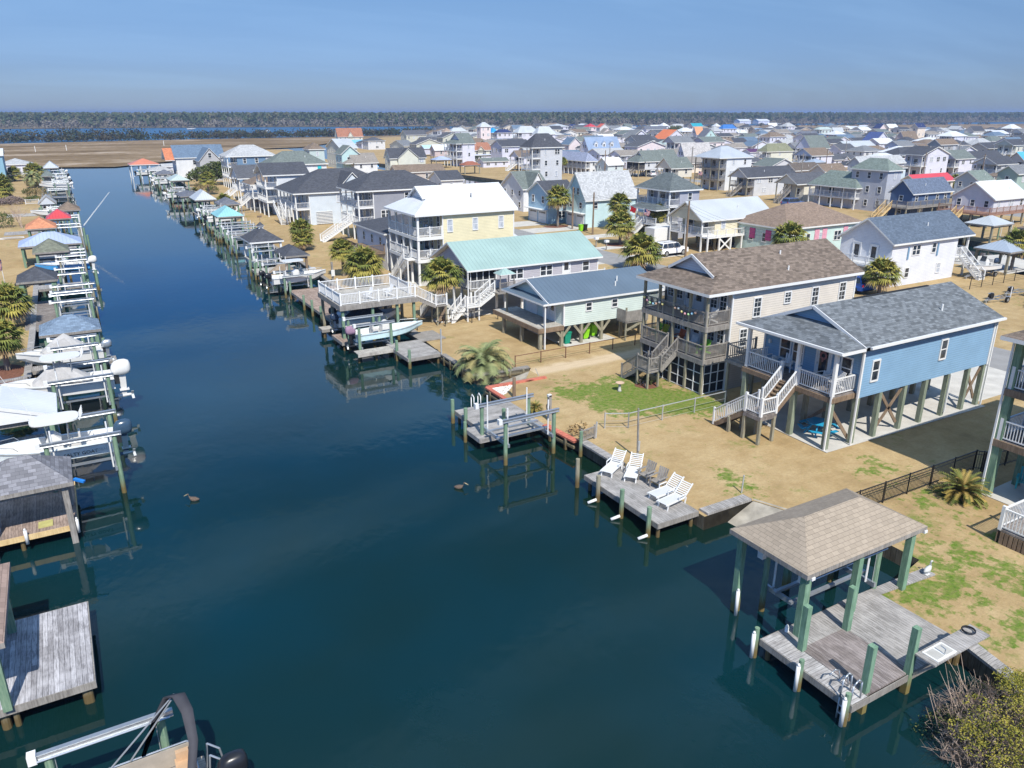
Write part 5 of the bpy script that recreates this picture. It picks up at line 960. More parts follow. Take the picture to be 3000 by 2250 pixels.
def lift(label, x0, x1, y0, y1, zb=2.1, zc=.3, pm=None, guides=True, color=None, group='boat lifts along the canal'):
    t = thing('boat_lift', label, 'boat lift', ((x0 + x1) / 2, (y0 + y1) / 2, WZ), group); a = color or ALU
    for x in (x0 + .35, x1 - .35):
        for y in (y0, y1): post(t, x, y, -2, zb - .05, .24, pm or PILE, 'pile', True)
    for y in (y0, y1):
        m = MB().box(x0, x1, y - .075, y + .075, zb + .16, zb + .19).box(x0, x1, y - .075, y + .075, zb - .03, zb).box(x0, x1, y - .025, y + .025, zb, zb + .16).tube((x0 + .1, y - .16, zb + .06), (x1 - .1, y - .16, zb + .06), .035, n=6); m.build('top_beam', a, t)
        e = x0 if x0 + x1 < 30 and y == y0 else x1
        MB().box(x0 - .12, x0 + .1, y - .12, y + .14, zb - .05, zb + .26).build('lift_motor', WHITEV, t)
    for x in (x0 + .5, x1 - .5):
        MB().box(x - .06, x + .06, y0 - .15, y1 + .15, zc, zc + .2).build('cradle_beam', a, t)
        for y in (y0, y1): MB().tube((x, y, zc + .1), (x, y, zb), .012, n=4).build('cable', STEEL, t)
    for k in (.3, .7): y = y0 + (y1 - y0) * k; MB().box(x0 + .2, x1 - .2, y - .07, y + .07, zc + .21, zc + .32).build('bunk', a, t)
    if guides:
        for x in (x0 + .62, x1 - .62):
            for y in ((y0 + .22,) if x0 < 3 else (y0 + .22, y1 - .22)): MB().tube((x, y, zc + .1), (x, y, zb + .75), .045, n=6).build('guide_pole', WHITEV, t)
    return t
# ------------------------------------------------------------------ boats
def outboard(par, x, y, z, b, mat=None, s=1.0, cov=None):
    """b = direction from engine towards the bow (+1/-1 along x)"""
    o = MB(); f = lambda dx, dy, dz: (x - b * dx * s, y + dy * s, z + dz * s)
    rg = []
    for h, l, w, c in ((0, .16, .12, .3), (.06, .34, .21, .3), (.22, .38, .24, .3), (.42, .35, .22, .33), (.56, .27, .17, .36), (.62, .12, .08, .38)):
        rg.append([f(c + l * math.copysign(abs(math.cos(6.2832 * i / 16)) ** .65, math.cos(6.2832 * i / 16)), w * math.copysign(abs(math.sin(6.2832 * i / 16)) ** .65, math.sin(6.2832 * i / 16)), h) for i in range(16)])
    o.loft(rg); c = o.build('outboard_motor', cov or mat or GEL, par, True)
    MB().loft([[f(.17, .1, .02), f(.17, -.1, .02), f(.45, -.08, .02), f(.45, .08, .02)], [f(.2, .07, -.5), f(.2, -.07, -.5), f(.42, -.05, -.5), f(.42, .05, -.5)], [f(.2, .05, -.95), f(.2, -.05, -.95), f(.38, -.03, -.95), f(.38, .03, -.95)]]).build('leg', mat or GEL, c)
    MB().tube(f(.05, 0, -.9), f(.55, 0, -.9), .09 * s, .05 * s, 8).box(*sorted((f(.15, 0, 0)[0], f(.5, 0, 0)[0])), y - .14 * s, y + .14 * s, z - .66 * s, z - .63 * s).build('gearcase', mat or GEL, c)
    p = MB(); [p.bar(f(.58, 0, -.9), f(.6, .19 * math.cos(a), -.9 + .19 * math.sin(a)), .1 * s, .02) for a in (0, 2.09, 4.18)]; p.build('propeller', STEEL, c)
    MB().box(*sorted((f(-.05, 0, 0)[0], f(.2, 0, 0)[0])), y - .12 * s, y + .12 * s, z - .35 * s, z + .0 * s).build('bracket', DARK, c); return c
def hull(par, x, y, z, L, b, beam=2.4, h=1.1, col=None, inner=None, stripe=None):
    """x = transom, bow at x + b*L; z = keel"""
    rings = []; bm = beam / 2; n = 14; st = []
    for i in range(n + 1):
        t = i / n; wb = bm * (1 - max(0, (t - .45) / .55) ** 2.3) * (.93 + .07 * min(1, t * 4)); wb = max(wb, .03); kz = z + .02 + h * .75 * max(0, (t - .62) / .38) ** 2.2; sz = z + h * (.86 + .28 * t * t)
        cz = kz + (sz - kz) * (.34 + .1 * t); cb = wb * (.95 - .35 * max(0, t - .5)); iw = max(wb - .16, .015); fl = z + h * .42 if t < .72 else z + h * (.42 + .42 * min(1, (t - .72) / .1)); fl = min(fl, sz - .02)
        X = x + b * L * t + (b * .15 if t == 1 else 0); iw2 = max(wb - .26, .01)
        rings.append([(X, y, kz), (X, y + cb, cz), (X, y + wb, sz), (X, y + iw, sz + .01), (X, y + iw2, fl), (X, y - iw2, fl), (X, y - iw, sz + .01), (X, y - wb, sz), (X, y - cb, cz)]); st.append((X, wb, cb, sz, cz))
    m = MB(); m.loft(rings); k = len(m.f) - 2
    for j in range(n):
        for i in (3, 4, 5): m.m[j * 9 + i] = 1
    o = m.build('hull', [col or GEL, inner or GEL], par)
    r = MB()
    for s_ in (-1, 1):
        for a, c in zip(st, st[1:]): r.bar((a[0], y + s_ * (a[1] + .015), a[3] - .04), (c[0], y + s_ * (c[1] + .015), c[3] - .04), .04, .06)
    r.build('rub_rail', stripe or STEEL, o)
    MB().box(min(x, x + b * .5), max(x, x + b * .5), y - bm * .78, y + bm * .78, z + h * .42, z + h * .78).build('transom_bench', inner or GEL, o)
    return o
def boat(label, x, y, z, L, b, beam=2.4, h=1.1, col=None, ttop=None, tz=2.1, motor=None, nm=1, cov=None, group=None, blue=False, cc=True, mcov=None, ms=1.0):
    t = thing('boat', label, 'boat', (x + b * L / 2, y, z), group)
    hull(t, x, y, z, L, b, beam, h, col)
    for k in range(nm): outboard(t, x, y + (k - (nm - 1) / 2) * .62, z + h * .78, b, motor, ms, mcov)
    if cc:
        cx = x + b * L * .45; fz = z + h * .42; m = MB()
        m.loft([[(cx - .4, y - .42, fz), (cx + .4, y - .42, fz), (cx + .4, y + .42, fz), (cx - .4, y + .42, fz)], [(cx - .36, y - .4, fz + .85), (cx + .36, y - .4, fz + .85), (cx + .36, y + .4, fz + .85), (cx - .36, y + .4, fz + .85)], [(cx - .1 + b * .1, y - .36, fz + 1.15), (cx + .15 + b * .1, y - .36, fz + 1.15), (cx + .15 + b * .1, y + .36, fz + 1.15), (cx - .1 + b * .1, y + .36, fz + 1.15)]]); c = m.build('console', GEL, t)
        MB().add([(cx + b * .38, y - .34, fz + .9), (cx + b * .38, y + .34, fz + .9), (cx + b * .15, y + .3, fz + 1.45), (cx + b * .15, y - .3, fz + 1.45), (cx + b * .36, y - .34, fz + .9), (cx + b * .36, y + .34, fz + .9), (cx + b * .13, y + .3, fz + 1.45), (cx + b * .13, y - .3, fz + 1.45)], [(0, 1, 2, 3), (7, 6, 5, 4), (0, 3, 7, 4), (1, 5, 6, 2), (3, 2, 6, 7)]).build('windscreen', GLASS, c)
        MB().box(*sorted((cx - b * 1.2, cx - b * .75)), y - .4, y + .4, fz, fz + .6).box(*sorted((cx - b * 1.25, cx - b * 1.15)), y - .4, y + .4, fz + .6, fz + 1.0).build('leaning_seat', plain('boat_cushion', (.6, .58, .54)), t)
    if cov:
        m = MB(); cx = x + b * L * .45; rg = []
        for s_, hh, ww in ((-1.7, .1, .8), (-.9, .75, .85), (-.1, 1.35, .6), (.7, .9, .8), (1.6, .1, .7)):
            rg.append([(cx + s_ * b, y - ww, z + h * .9), (cx + s_ * b, y - ww * .55, z + h * .9 + hh * .8), (cx + s_ * b, y, z + h * .9 + hh), (cx + s_ * b, y + ww * .55, z + h * .9 + hh * .8), (cx + s_ * b, y + ww, z + h * .9)])
        m.loft(rg); m.build('canvas_cover', cov, t)
    if ttop is not None:
        cx = x + b * L * .42; zt = z + tz; pts = []
        for i in range(20): a = 6.2832 * i / 20; ca, sa = math.cos(a), math.sin(a); pts.append((cx + 1.15 * math.copysign(abs(ca) ** .5, ca), y + .85 * math.copysign(abs(sa) ** .6, sa)))
        tp = MB().ext(pts, zt, zt + .07).build('hard_top', ttop, t)
        f = MB()
        for sx in (-.45, .55):
            for sy in (-.5, .5): f.tube((cx + sx * .8, y + sy * .9, z + h * .45), (cx + sx, y + sy, zt), .028, n=6)
        f.build('top_frame', ALU, t); rh = MB(); [rh.tube((cx - b * 1.15, y - .6 + i * .3, zt - .05), (cx - b * 1.35, y - .6 + i * .3, zt + .35), .025, n=6) for i in range(5)]; rh.build('rod_holders', WHITEV, tp)
        if blue: MB().tube((cx + b * .9, y + .5, zt), (cx + b * 2.0, y + .7, zt + 2.6), .012, n=4).build('antenna', WHITE, tp)
    rl = MB(); xs = x + b * L * .7; sz = z + h * 1.05
    for s_ in (-1, 1): rl.path([(xs, y + s_ * beam * .36, sz), (xs + b * .2, y + s_ * beam * .36, sz + .22), (x + b * L * .93, y + s_ * .22, sz + .3), (x + b * L * .96, y, sz + .3)], .018, 5)
    rl.build('bow_rail', ALU, t); return t
def text3(par, s, loc, size, mat, rz=0, name='lettering', font_shear=0, rx=90, ext=.004):
    cu = bpy.data.curves.new('t', 'FONT'); cu.body = s; cu.size = size; cu.extrude = ext; cu.shear = font_shear; cu.align_x = 'LEFT'; cu.resolution_u = 2
    tmp = bpy.data.objects.new('t', cu); C.objects.link(tmp); dg = bpy.context.evaluated_depsgraph_get(); me = bpy.data.meshes.new_from_object(tmp.evaluated_get(dg)); bpy.data.objects.remove(tmp)
    me.transform(Matrix.Translation(Vector(loc)) @ Matrix.Rotation(R(rz), 4, 'Z') @ Matrix.Rotation(R(rx), 4, 'X')); off = LOC.get(par.name, (0, 0, 0)); me.transform(Matrix.Translation(-Vector(off)))
    me.materials.clear(); me.materials.append(mat); o = bpy.data.objects.new(name, me); C.objects.link(o); o.parent = par; return o
PILEG = wood('green_square_post', (.11, .205, .135), (.21, .33, .23), top=(.20, .16, .06))
D1 = dock('large grey dock in the right foreground with four tall green posts, ladder and sink', 19.9, 26.1, 12.0, 16.0, .1, DKX)
for p in ((20.75, 14.8), (23.15, 14.75), (20.85, 12.25), (23.0, 12.1)): post(D1, p[0], p[1], -2, 1.98, .23, PILEG, 'tall_post')
for c in [c for c in D1.children if c.name.startswith('deck')]: bpy.data.objects.remove(c)
MB().box(20.75, 24.3, 14.85, 15.95, .04, .1).box(23.2, 26.3, 12.05, 14.85, .04, .1).box(24.3, 26.3, 14.85, 15.55, .04, .1).build('deck', DKX, D1)
MB().box(20.75, 23.16, 12.1, 14.83, .04, .115).build('dark_deck_section', planks('deck_boards_reddish', (.20, .17, .16), (.33, .29, .28), 0), D1)
MB().box(19.94, 20.73, 12.04, 15.96, .04, .108).build('edge_walk', planks('deck_boards_edge', (.36, .34, .33), (.50, .485, .475), 1), D1)
MB().ext([(24.3, 15.57), (26.4, 15.57), (29.6, 15.3), (29.6, 15.85), (24.3, 16.05)], .03, .1).build('landward_walk', DKX, D1)
for x, y in ((19.82, 16.1), (19.82, 14.05), (19.82, 12.15)): post(D1, x, y, -2, .55, .2, PILE, 'fender_pile', True); bumper(D1, x - .14, y, -.72, .45)
post(D1, 26.0, 12.1, -2, .05, .26, PILEB, 'pile', True)
sk = MB().box(22.95, 26.2, 11.25, 11.98, .94, 1.0).build('bench_top', DKX, D1); MB().box(23.2, 24.3, 11.3, 11.9, 1.0, 1.03).build('sink_unit', GEL, D1)
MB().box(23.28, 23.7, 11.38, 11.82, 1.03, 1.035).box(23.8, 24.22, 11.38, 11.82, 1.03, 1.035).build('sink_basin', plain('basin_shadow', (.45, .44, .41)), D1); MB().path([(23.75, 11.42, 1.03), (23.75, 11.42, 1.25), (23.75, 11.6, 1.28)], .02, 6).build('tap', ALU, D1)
for x in (23.1, 26.0): MB().bar((x, 11.95, .1), (x, 11.3, .92), .08, .08).build('bench_bracket', GREYW, D1)
hs_ = MB(); [hs_.tube((25.7 + .22 * math.cos(a), 11.75 + .22 * math.sin(a), 1.06 + .02 * k), (25.7 + .22 * math.cos(a + .5), 11.75 + .22 * math.sin(a + .5), 1.06 + .02 * k), .022, n=5) for k in range(3) for a in [i * .5 for i in range(13)]]; tag(hs_.build('garden_hose', BLACK), 'black hose coiled on the corner of the sink bench', 'hose')
ld = MB()
for y in (12.12, 12.5): ld.path([(20.45, y, .12), (20.4, y, .8), (20.2, y, .95), (19.98, y, .8), (19.92, y, .1), (19.9, y, -1.3)], .03, 8)
for z in (-1.1, -.8, -.5, -.2): ld.box(19.86, 19.98, 12.12, 12.5, z, z + .04)
tag(ld.build('swim_ladder', ALU, None, True), 'bent aluminium swim ladder at the corner of the large foreground dock', 'ladder')
ld = MB()
for y in (12.7, 13.05): ld.path([(20.6, y, .12), (20.5, y, .55), (20.25, y, .68), (20.0, y, .55)], .025, 8)
tag(ld.build('grab_rail', ALU, None, True), 'pair of low curved grab rails beside the ladder on the large foreground dock', 'grab rail')
BH = cover('boathouse with large tan-brown hip roof on green posts in the right foreground', 20.9, 27.9, 15.1, 18.9, 3.0, .95, shingle((.33, .275, .215), 'tan_shingles', .11), z=-2.2, pw=.26, nx=2, pm=PILEG)
for x, y in ((24.3, 15.45), (24.3, 18.55)): post(BH, x, y, -2.2, 2.85, .25, PILEG, 'post')
bumper(BH, 21.1, 18.3, -.75, .5); bumper(BH, 21.1, 15.8, -.75, .4)
gp = MB(); [gp.bar(a, b, .05, .012) for a, b in (((22.6, 16.4, 3.58), (23.05, 16.2, 3.5)), ((23.0, 16.7, 3.68), (23.3, 16.35, 3.56)), ((23.05, 16.85, 3.72), (23.4, 16.5, 3.6)), ((22.75, 16.62, 3.66), (22.85, 16.65, 3.66)))]; gp.build('bird_droppings', WHITE, BH)
lift('empty boat lift with grey beams under the tan-brown roof in the right foreground', 21.9, 26.8, 16.0, 18.0, 1.9, .25, guides=True)
for x, y in ((21.2, 15.2), (27.8, 15.2)): MB().box(x - .08, x + .1, y - .14, y - .02, 2.72, 2.84).build('floodlight', WHITEV, BH)
pel = thing('pelican_statue', 'white pelican figure standing on the dock corner by the lawn under the tan-brown roof', 'statue', (29.3, 15.5, .1))
m = MB(); m.loft([[(29.3 + a, 15.5 + r * math.cos(k), .38 + s2 + r * math.sin(k)) for k in [i * .785 for i in range(8)]] for a, s2, r in ((-.32, -.06, .03), (-.2, 0, .13), (0, .02, .18), (.15, .08, .14), (.24, .2, .07), (.2, .38, .05), (.22, .5, .06), (.34, .5, .03), (.52, .34, .015))]); m.box(29.1, 29.45, 15.35, 15.65, .1, .14); m.tube((29.28, 15.45, .12), (29.28, 15.45, .25), .02); m.tube((29.28, 15.55, .12), (29.28, 15.55, .25), .02); m.v = [(29.3 + (a - 29.3) * .72, 15.5 + (b - 15.5) * .72, .1 + (c - .1) * .72) for a, b, c in m.v]; m.build('body', plain('chalk_white', (.55, .56, .55)), pel, True)
# bulkhead caps = walls of their own
def cap(label, pts, w=.5, z=.1, mat=None, th=.12, pil=True, cat='bulkhead'):
    t = thing('bulkhead_cap', label, cat, (pts[0][0], pts[0][1], 0)); m = MB()
    for a, b in zip(pts, pts[1:]): m.bar((a[0], a[1], z - th / 2), (b[0], b[1], z - th / 2), w, th)
    m.build('cap_boards', mat or DKY, t)
    if pil:
        p = MB()
        for a, b in zip(pts, pts[1:]):
            L = math.dist(a, b); n = max(1, int(L / 1.1)); nx, ny = (b[1] - a[1]) / L, -(b[0] - a[0]) / L
            for i in range(n): c = (a[0] + (b[0] - a[0]) * (i + .5) / n - nx * w * .42, a[1] + (b[1] - a[1]) * (i + .5) / n - ny * w * .42); p.box(c[0] - .08, c[0] + .08, c[1] - .08, c[1] + .08, -.7, z - th)
            p.bar((a[0] - nx * w * .36, a[1] - ny * w * .36, -.3), (b[0] - nx * w * .36, b[1] - ny * w * .36, -.3), .12, .16)
        p.build('wale', PILEB, t)
    return t
cap('weathered bulkhead walkway running from the sink bench to the bushes at bottom right', [(26.4, 12.0), (25.9, 10.0), (25.3, 9.2), (24.9, 6)], .55, .12)
cap('grey plank walkway between the boathouse and the concrete ramp', [(24.9, 24.3), (27.9, 24.3)], .6, .12, DKX)
cap('narrow grey plank walkway along the bank behind the white lounge chairs', [(24.7, 34.3), (24.7, 30.6)], .55, .12)
cap('red painted bulkhead cap beside the small boat-lift dock', [(24.35, 34.5), (24.1, 37.6)], .42, .12, RED)
cap('red painted bulkhead corner with white pebbles by the concrete ramp', [(24.2, 42.4), (24.25, 45.6), (29.1, 45.4)], .32, .12, RED)
cap('wooden bulkhead cap around the drooping palm bed', [(29.3, 48.2), (24.85, 48.5), (24.95, 54.4)], .42, .1, GREYW)
cap('long wooden bulkhead cap along the right bank beyond the docks', [(25.6, 61.5), (25.6, 84), (26.2, 100), (26.2, 132), (28.4, 194), (30.8, 236), (31.3, 285)], .5, .1, GREYW, pil=False)
cap('long wooden bulkhead cap along the left bank', [(-2.9, 237), (-3.3, 176), (-4.0, 78), (-4.2, 64.9)], .5, .1, DKY, pil=False); cap('wooden bulkhead cap turning left below the mulch bed, left bank', [(-4.2, 64.6), (-9.6, 64.2)], .45, .1, DKX)
ps = MB(); rr = random.Random(3)
for i in range(420):
    u, v = rr.random(), rr.random()
    if u + v > 1: u, v = 1 - u, 1 - v
    x, y = 24.5 + 1.9 * u, 45.3 - 1.7 * v; s_ = rr.uniform(.03, .07); ps.ell((x, y, .03), (s_, s_ * .8, s_ * .5), 5, 3)
o = ps.build('pebbles', plain('white_pebbles', (.70, .68, .64), .8, var=.25, sc=9)); o['kind'] = 'stuff'
def ramp(name, pts): o = MB().add(pts, [(0, 1, 2, 3)]).build(name, plain('wet_concrete', (.33, .30, .25), .8, var=.3, sc=1.5)); o['kind'] = 'structure'
ramp('boat_ramp', [(25.0, 20.6, -1.4), (29.4, 20.9, .03), (28.15, 24.1, .03), (25.0, 23.9, -1.3)])
ramp('boat_ramp', [(25.2, 45.95, -1.1), (28.9, 46.0, .02), (29.6, 47.6, .02), (25.2, 48.2, -1.1)])
# sun-deck with loungers
D2 = dock('bare grey sun deck with four white lounge chairs, jutting from the lawn bank', 22.1, 24.7, 24.4, 30.5, .12, DKX, (), rim=GREYW)
for x, y, z in ((21.95, 30.9, .95), (21.95, 29.0, .75), (21.95, 27.0, .85), (21.95, 24.9, .85)): post(D2, x, y, -2, z, .24, PILEB if y > 28 else PILE, 'tall_pile', True)
for i, (x, y) in enumerate(((21.6, 28.95), (21.6, 26.95), (21.6, 24.8))):
    o = MB().tube((x - .25, y + .1, -.7), (x + .2, y - .05, -.55), .08, n=10).build('boat_fender', WHITEV, None, True); tag(o, ('white fender floating at the middle-left piling of the sun deck', 'white fender at the middle-right piling of the sun deck', 'white fender floating at the nearest piling of the sun deck')[i], 'fender')
def lounger():
    t = thing('lounge_chair', '', 'lounge chair', (0, 0, 0)); m = MB()
    for i in range(13): m.box(-.95 + i * .1, -.88 + i * .1, -.3, .3, .33, .355)
    m.build('seat', WHITEV, t); m = MB()
    for i in range(8): m.bar((.37 + i * .075, -.3, .36 + i * .075), (.37 + i * .075, .3, .36 + i * .075), .08, .025)
    m.build('backrest', WHITEV, t); m = MB()
    for y in (-.32, .32): m.bar((-.97, y, .31), (.35, y, .33), .05, .06); m.bar((.35, y, .33), (.95, y, .95), .05, .06)
    m.build('frame', WHITEV, t)
    for x, y in ((-.85, -.3), (-.85, .3), (.45, -.3), (.45, .3)): MB().bar((x, y, 0), (x + .08, y, .32), .06, .05).build('leg', WHITEV, t)
    m = MB()
    for y in (-.36, .36): m.bar((-.1, y, .52), (.42, y, .54), .06, .03); m.bar((-.08, y, .33), (-.08, y, .52), .04)
    m.build('armrest', WHITEV, t); return t
L0 = lounger()
for i, (x, y, a, lb) in enumerate(((23.75, 30.1, 28, 'white slatted lounge chair farthest along the sun deck, beside the bank walkway'), (24.35, 29.1, 40, 'white slatted lounge chair next to the grey wooden armchairs, facing the water'), (24.3, 26.45, 5, 'white slatted lounge chair just past the grey armchairs, long side to the water'), (24.15, 25.6, 8, 'white slatted lounge chair nearest the boathouse on the sun deck'))):
    o = L0 if i == 0 else copy_tree(L0, (0, 0, 0)); o.location = (x, y, .12); o.rotation_euler[2] = R(a); o['label'] = lb; o['group'] = 'white lounge chairs on the sun deck'
def adiron(loc, rz, mat, label, group=None, name='armchair'):
    k = ('adi', mat.name)
    if k not in CACHE:
        t = thing(name, label, 'chair', (0, 0, 0)); m = MB(); [m.box(-.25, .3, -.26 + i * .105, -.17 + i * .105, .38, .41) for i in range(5)]; m.build('seat', mat, t)
        m = MB(); [m.bar((-.25, -.22 + i * .11, .38), (-.48, -.26 + i * .13, 1.0), .09, .03) for i in range(5)]; m.build('backrest', mat, t)
        m = MB(); [m.box(-.35, .34, s_ * .33 - .06, s_ * .33 + .06, .6, .63) for s_ in (-1, 1)]; m.build('armrest', mat, t)
        for s_ in (-1, 1):
            MB().box(.24, .3, s_ * .3 - .04, s_ * .3 + .04, 0, .6).build('leg', mat, t); MB().bar((.2, s_ * .27, .36), (-.5, s_ * .27, .05), .05, .12).build('leg', mat, t)
        CACHE[k] = t
    else: t = copy_tree(CACHE[k], (0, 0, 0), label=label)
    t['label'] = label; t.location = loc; t.rotation_euler[2] = R(rz)
    if group: t['group'] = group
    return t
adiron((24.55, 28.3, .12), 190, GREYW, 'weathered grey wooden armchair, farther of two on the sun deck', 'grey armchairs on the sun deck'); adiron((24.6, 27.4, .12), 190, GREYW, 'weathered grey wooden armchair, nearer of two on the sun deck', 'grey armchairs on the sun deck')
TQ = plain('turquoise_plastic', (.03, .36, .38), .5)
adiron((40.6, 17.6, .3), 200, TQ, 'turquoise slatted bench seat under the right-edge house', None, 'bench_seat')
for i, (x, y, a, lb) in enumerate(((37.9, 32.3, 180, 'white rocking chair at the far end of the blue house porch'), (37.8, 31.0, 200, 'white rocking chair by the double window on the blue house porch'), (37.8, 28.3, 175, 'white chair beside the front door of the blue house'), (37.6, 27.3, 160, 'white chair at the near corner of the blue house porch'))): adiron((x, y, 3.3), a, WHITEV, lb, 'white chairs on the blue house porch')
for i, (x, y, f, mt, lb) in enumerate(((37.6, 42.6, 2.55, plain('yellow_plastic', (.6, .5, .03)), 'yellow slatted chair on the lower porch of the cream house'), (37.7, 40.9, 2.55, plain('orange_paint', (.6, .13, .03)), 'orange chair at the top of the stairs on the cream house'), (37.5, 43.2, 2.55, plain('lime_plastic', (.2, .5, .03)), 'lime green chair at the far end of the cream house porch'), (37.4, 38.0, 2.55, plain('lime_plastic', (.2, .5, .03)), 'lime green chair beside the near porch post of the cream house'), (37.3, 39.2, 2.55, WHITEV, 'white chair beside the stair gap on the cream house porch'), (37.4, 37.6, 4.9, WHITEV, 'white chair on the upper porch corner of the cream house'))): adiron((x, y, f), 180, mt, lb)
for i, (x, y, f, lb) in enumerate(((35.6, 80.6, 5.45, 'white chair at the near end of the upper porch of the yellow house'), (35.5, 81.8, 5.45, 'white chair second from the near corner on the yellow house upper porch'), (35.6, 80.8, 2.95, 'white chair on the lower porch of the yellow house'), (22.2, 64.0, 3.02, 'white chair on the roof deck, canal end'), (24.2, 64.2, 3.02, 'white chair on the roof deck, land end'))): adiron((x, y, f), 185, WHITEV, lb)
# picnic table, grill, bird bath, bins
PB = plain('blue_paint', (.02, .30, .50), .5)
pt = thing('picnic_table', 'bright turquoise-blue hexagonal picnic table under the blue house', 'picnic table', (37.9, 28.2, .05)); cx, cy = 37.9, 28.2
MB().ext([(cx + .75 * math.cos(a), cy + .75 * math.sin(a)) for a in [i * 1.0472 for i in range(6)]], .78, .83).build('table_top', PB, pt)
for i in range(0, 6):
    a = i * 1.0472 + .52; u, v = math.cos(a), math.sin(a)
    if i % 2 == 0 or True: MB().bar((cx + 1.05 * u - .4 * v, cy + 1.05 * v + .4 * u, .5), (cx + 1.05 * u + .4 * v, cy + 1.05 * v - .4 * u, .5), .24, .04).build('bench', PB, pt); MB().bar((cx + .3 * u, cy + .3 * v, .76), (cx + .85 * u, cy + .85 * v, .07), .07, .05).bar((cx + .5 * u, cy + .5 * v, .4), (cx + 1.1 * u, cy + 1.1 * v, .46), .05, .06).build('leg', PB, pt)
gr = thing('charcoal_grill', 'small black kettle grill beside the stairs of the blue house', 'grill', (36.1, 30.3, 0)); MB().ell((36.1, 30.3, .85), (.26, .26, .22), 10, 6).build('bowl', BLACK, gr, True); [MB().tube((36.1 + .1 * a, 30.3 + .1 * b, .7), (36.1 + .26 * a, 30.3 + .26 * b, 0), .015, n=5).build('leg', BLACK, gr) for a, b in ((1, 0), (-.5, .86), (-.5, -.86))]
bb = thing('bird_bath', 'cream concrete bird bath on the green lawn below the cream house', 'bird bath', (32.1, 40.4, 0)); MB().loft([[(32.1 + r * math.cos(a), 40.4 + r * math.sin(a), z) for a in [i * .6283 for i in range(10)]] for r, z in ((.17, 0), (.12, .1), (.08, .35), (.1, .5))]).build('pedestal', CONC, bb, True); MB().loft([[(32.1 + r * math.cos(a), 40.4 + r * math.sin(a), z) for a in [i * .5236 for i in range(12)]] for r, z in ((.1, .5), (.3, .6), (.32, .64), (.27, .64), (.12, .56))]).build('bowl', plain('terracotta_rim', (.55, .40, .28)), bb, True)
def bin_(x, y, col, label, z=0):
    t = thing('wheelie_bin', label, 'bin', (x, y, z)); m = plain('bin_%d' % int(col[1] * 100), col, .5); MB().loft([[(x - a, y - a, z + h), (x + a, y - a, z + h), (x + a, y + a, z + h), (x - a, y + a, z + h)] for a, h in ((.24, .06), (.32, 1.0))]).build('body', m, t); MB().box(x - .35, x + .35, y - .35, y + .35, z + 1.0, z + 1.07).build('lid', m, t); [MB().tube((x + .25, y + s_ * .28, z + .1), (x + .25, y + s_ * .34, z + .1), .1, n=10).build('wheel', RUBBER, t) for s_ in (-1, 1)]
bin_(35.4, 52.1, (.01, .25, .16), 'dark green wheeled bin at the front pile of the mint house'); bin_(37.6, 52.5, (.25, .62, .02), 'lime green wheeled bin under the middle of the mint house', .04); bin_(38.75, 52.9, (.25, .62, .02), 'lime green wheeled bin touching another lime bin under the mint house', .04); bin_(74.0, 105.4, (.25, .62, .02), 'lime green wheeled bin on the grass before the aqua garage house'); bin_(74.9, 105.5, (.02, .02, .02), 'black wheeled bin on the grass before the aqua garage house')
# boat-lift dock in the middle
D3 = dock('small grey two-level dock with empty boat lift between red bulkhead caps', 20.2, 24.2, 39.6, 42.6, .12, DKY, [(20.1, 42.6, .9), (22.2, 39.5, .9), (20.2, 40.9, .85)], rim=GREYW)
MB().box(19.5, 24.1, 37.6, 39.6, .03, .1).box(19.46, 19.5, 37.6, 39.6, -.18, .09).box(19.5, 24.1, 37.56, 37.6, -.18, .09).build('lower_deck', DKY, D3); post(D3, 19.4, 39.4, -2, .6, .22, PILE, 'tall_pile', True)
lift('empty aluminium boat lift with white guide poles beside the small two-level dock', 19.6, 23.6, 35.3, 38.2, 1.9, .35)
ld = MB()
for x in (21.6, 22.1): ld.path([(x, 42.45, .12), (x, 42.45, .8), (x, 42.7, .95), (x, 42.85, .7), (x, 42.85, -1.1)], .03, 8)
tag(ld.build('swim_ladder', WHITEV, None, True), 'white swim ladder hoops at the far edge of the small two-level dock', 'ladder')
t = thing('utility_post', 'weathered service post with coiled hose behind the boat-lift dock', 'post', (24.8, 38.2, 0)); post(t, 24.8, 38.2, 0, 1.75, .2, GREYW, 'timber'); hc = MB(); [hc.tube((24.68, 38.2 + .17 * math.cos(a), .95 + .2 * math.sin(a)), (24.68, 38.2 + .17 * math.cos(a + .5), .95 + .2 * math.sin(a + .5)), .03, n=5) for a in [i * .5 for i in range(13)]]; hc.build('hose_coil', BLACK, t); MB().box(24.66, 24.9, 38.1, 38.3, 1.66, 1.8).build('lamp', WHITE, t)
t = thing('mooring_post', 'short brown post at the pebble corner of the red bulkhead', 'post', (25.0, 43.0, 0)); post(t, 25.0, 43.0, -.2, 1.45, .24, BROWNW, 'timber', True)
t = thing('flagless_pole', 'thin bare leaning grey pole in the dry lawn behind the lounge chairs', 'pole', (26.1, 30.9, 0)); MB().tube((26.1, 30.9, 0), (25.95, 30.9, 3.1), .07, .05, 8).build('timber', GREYW, t); MB().box(26.02, 26.14, 30.8, 30.86, .5, 1.1).build('conduit', STEEL, t)
t = thing('stake', 'short grey metal stake at the corner of the plank walkway by the concrete ramp', 'post', (28.1, 24.9, 0)); MB().tube((28.1, 24.9, 0), (28.15, 24.9, 1.0), .04, n=6).build('rod', STEEL, t)
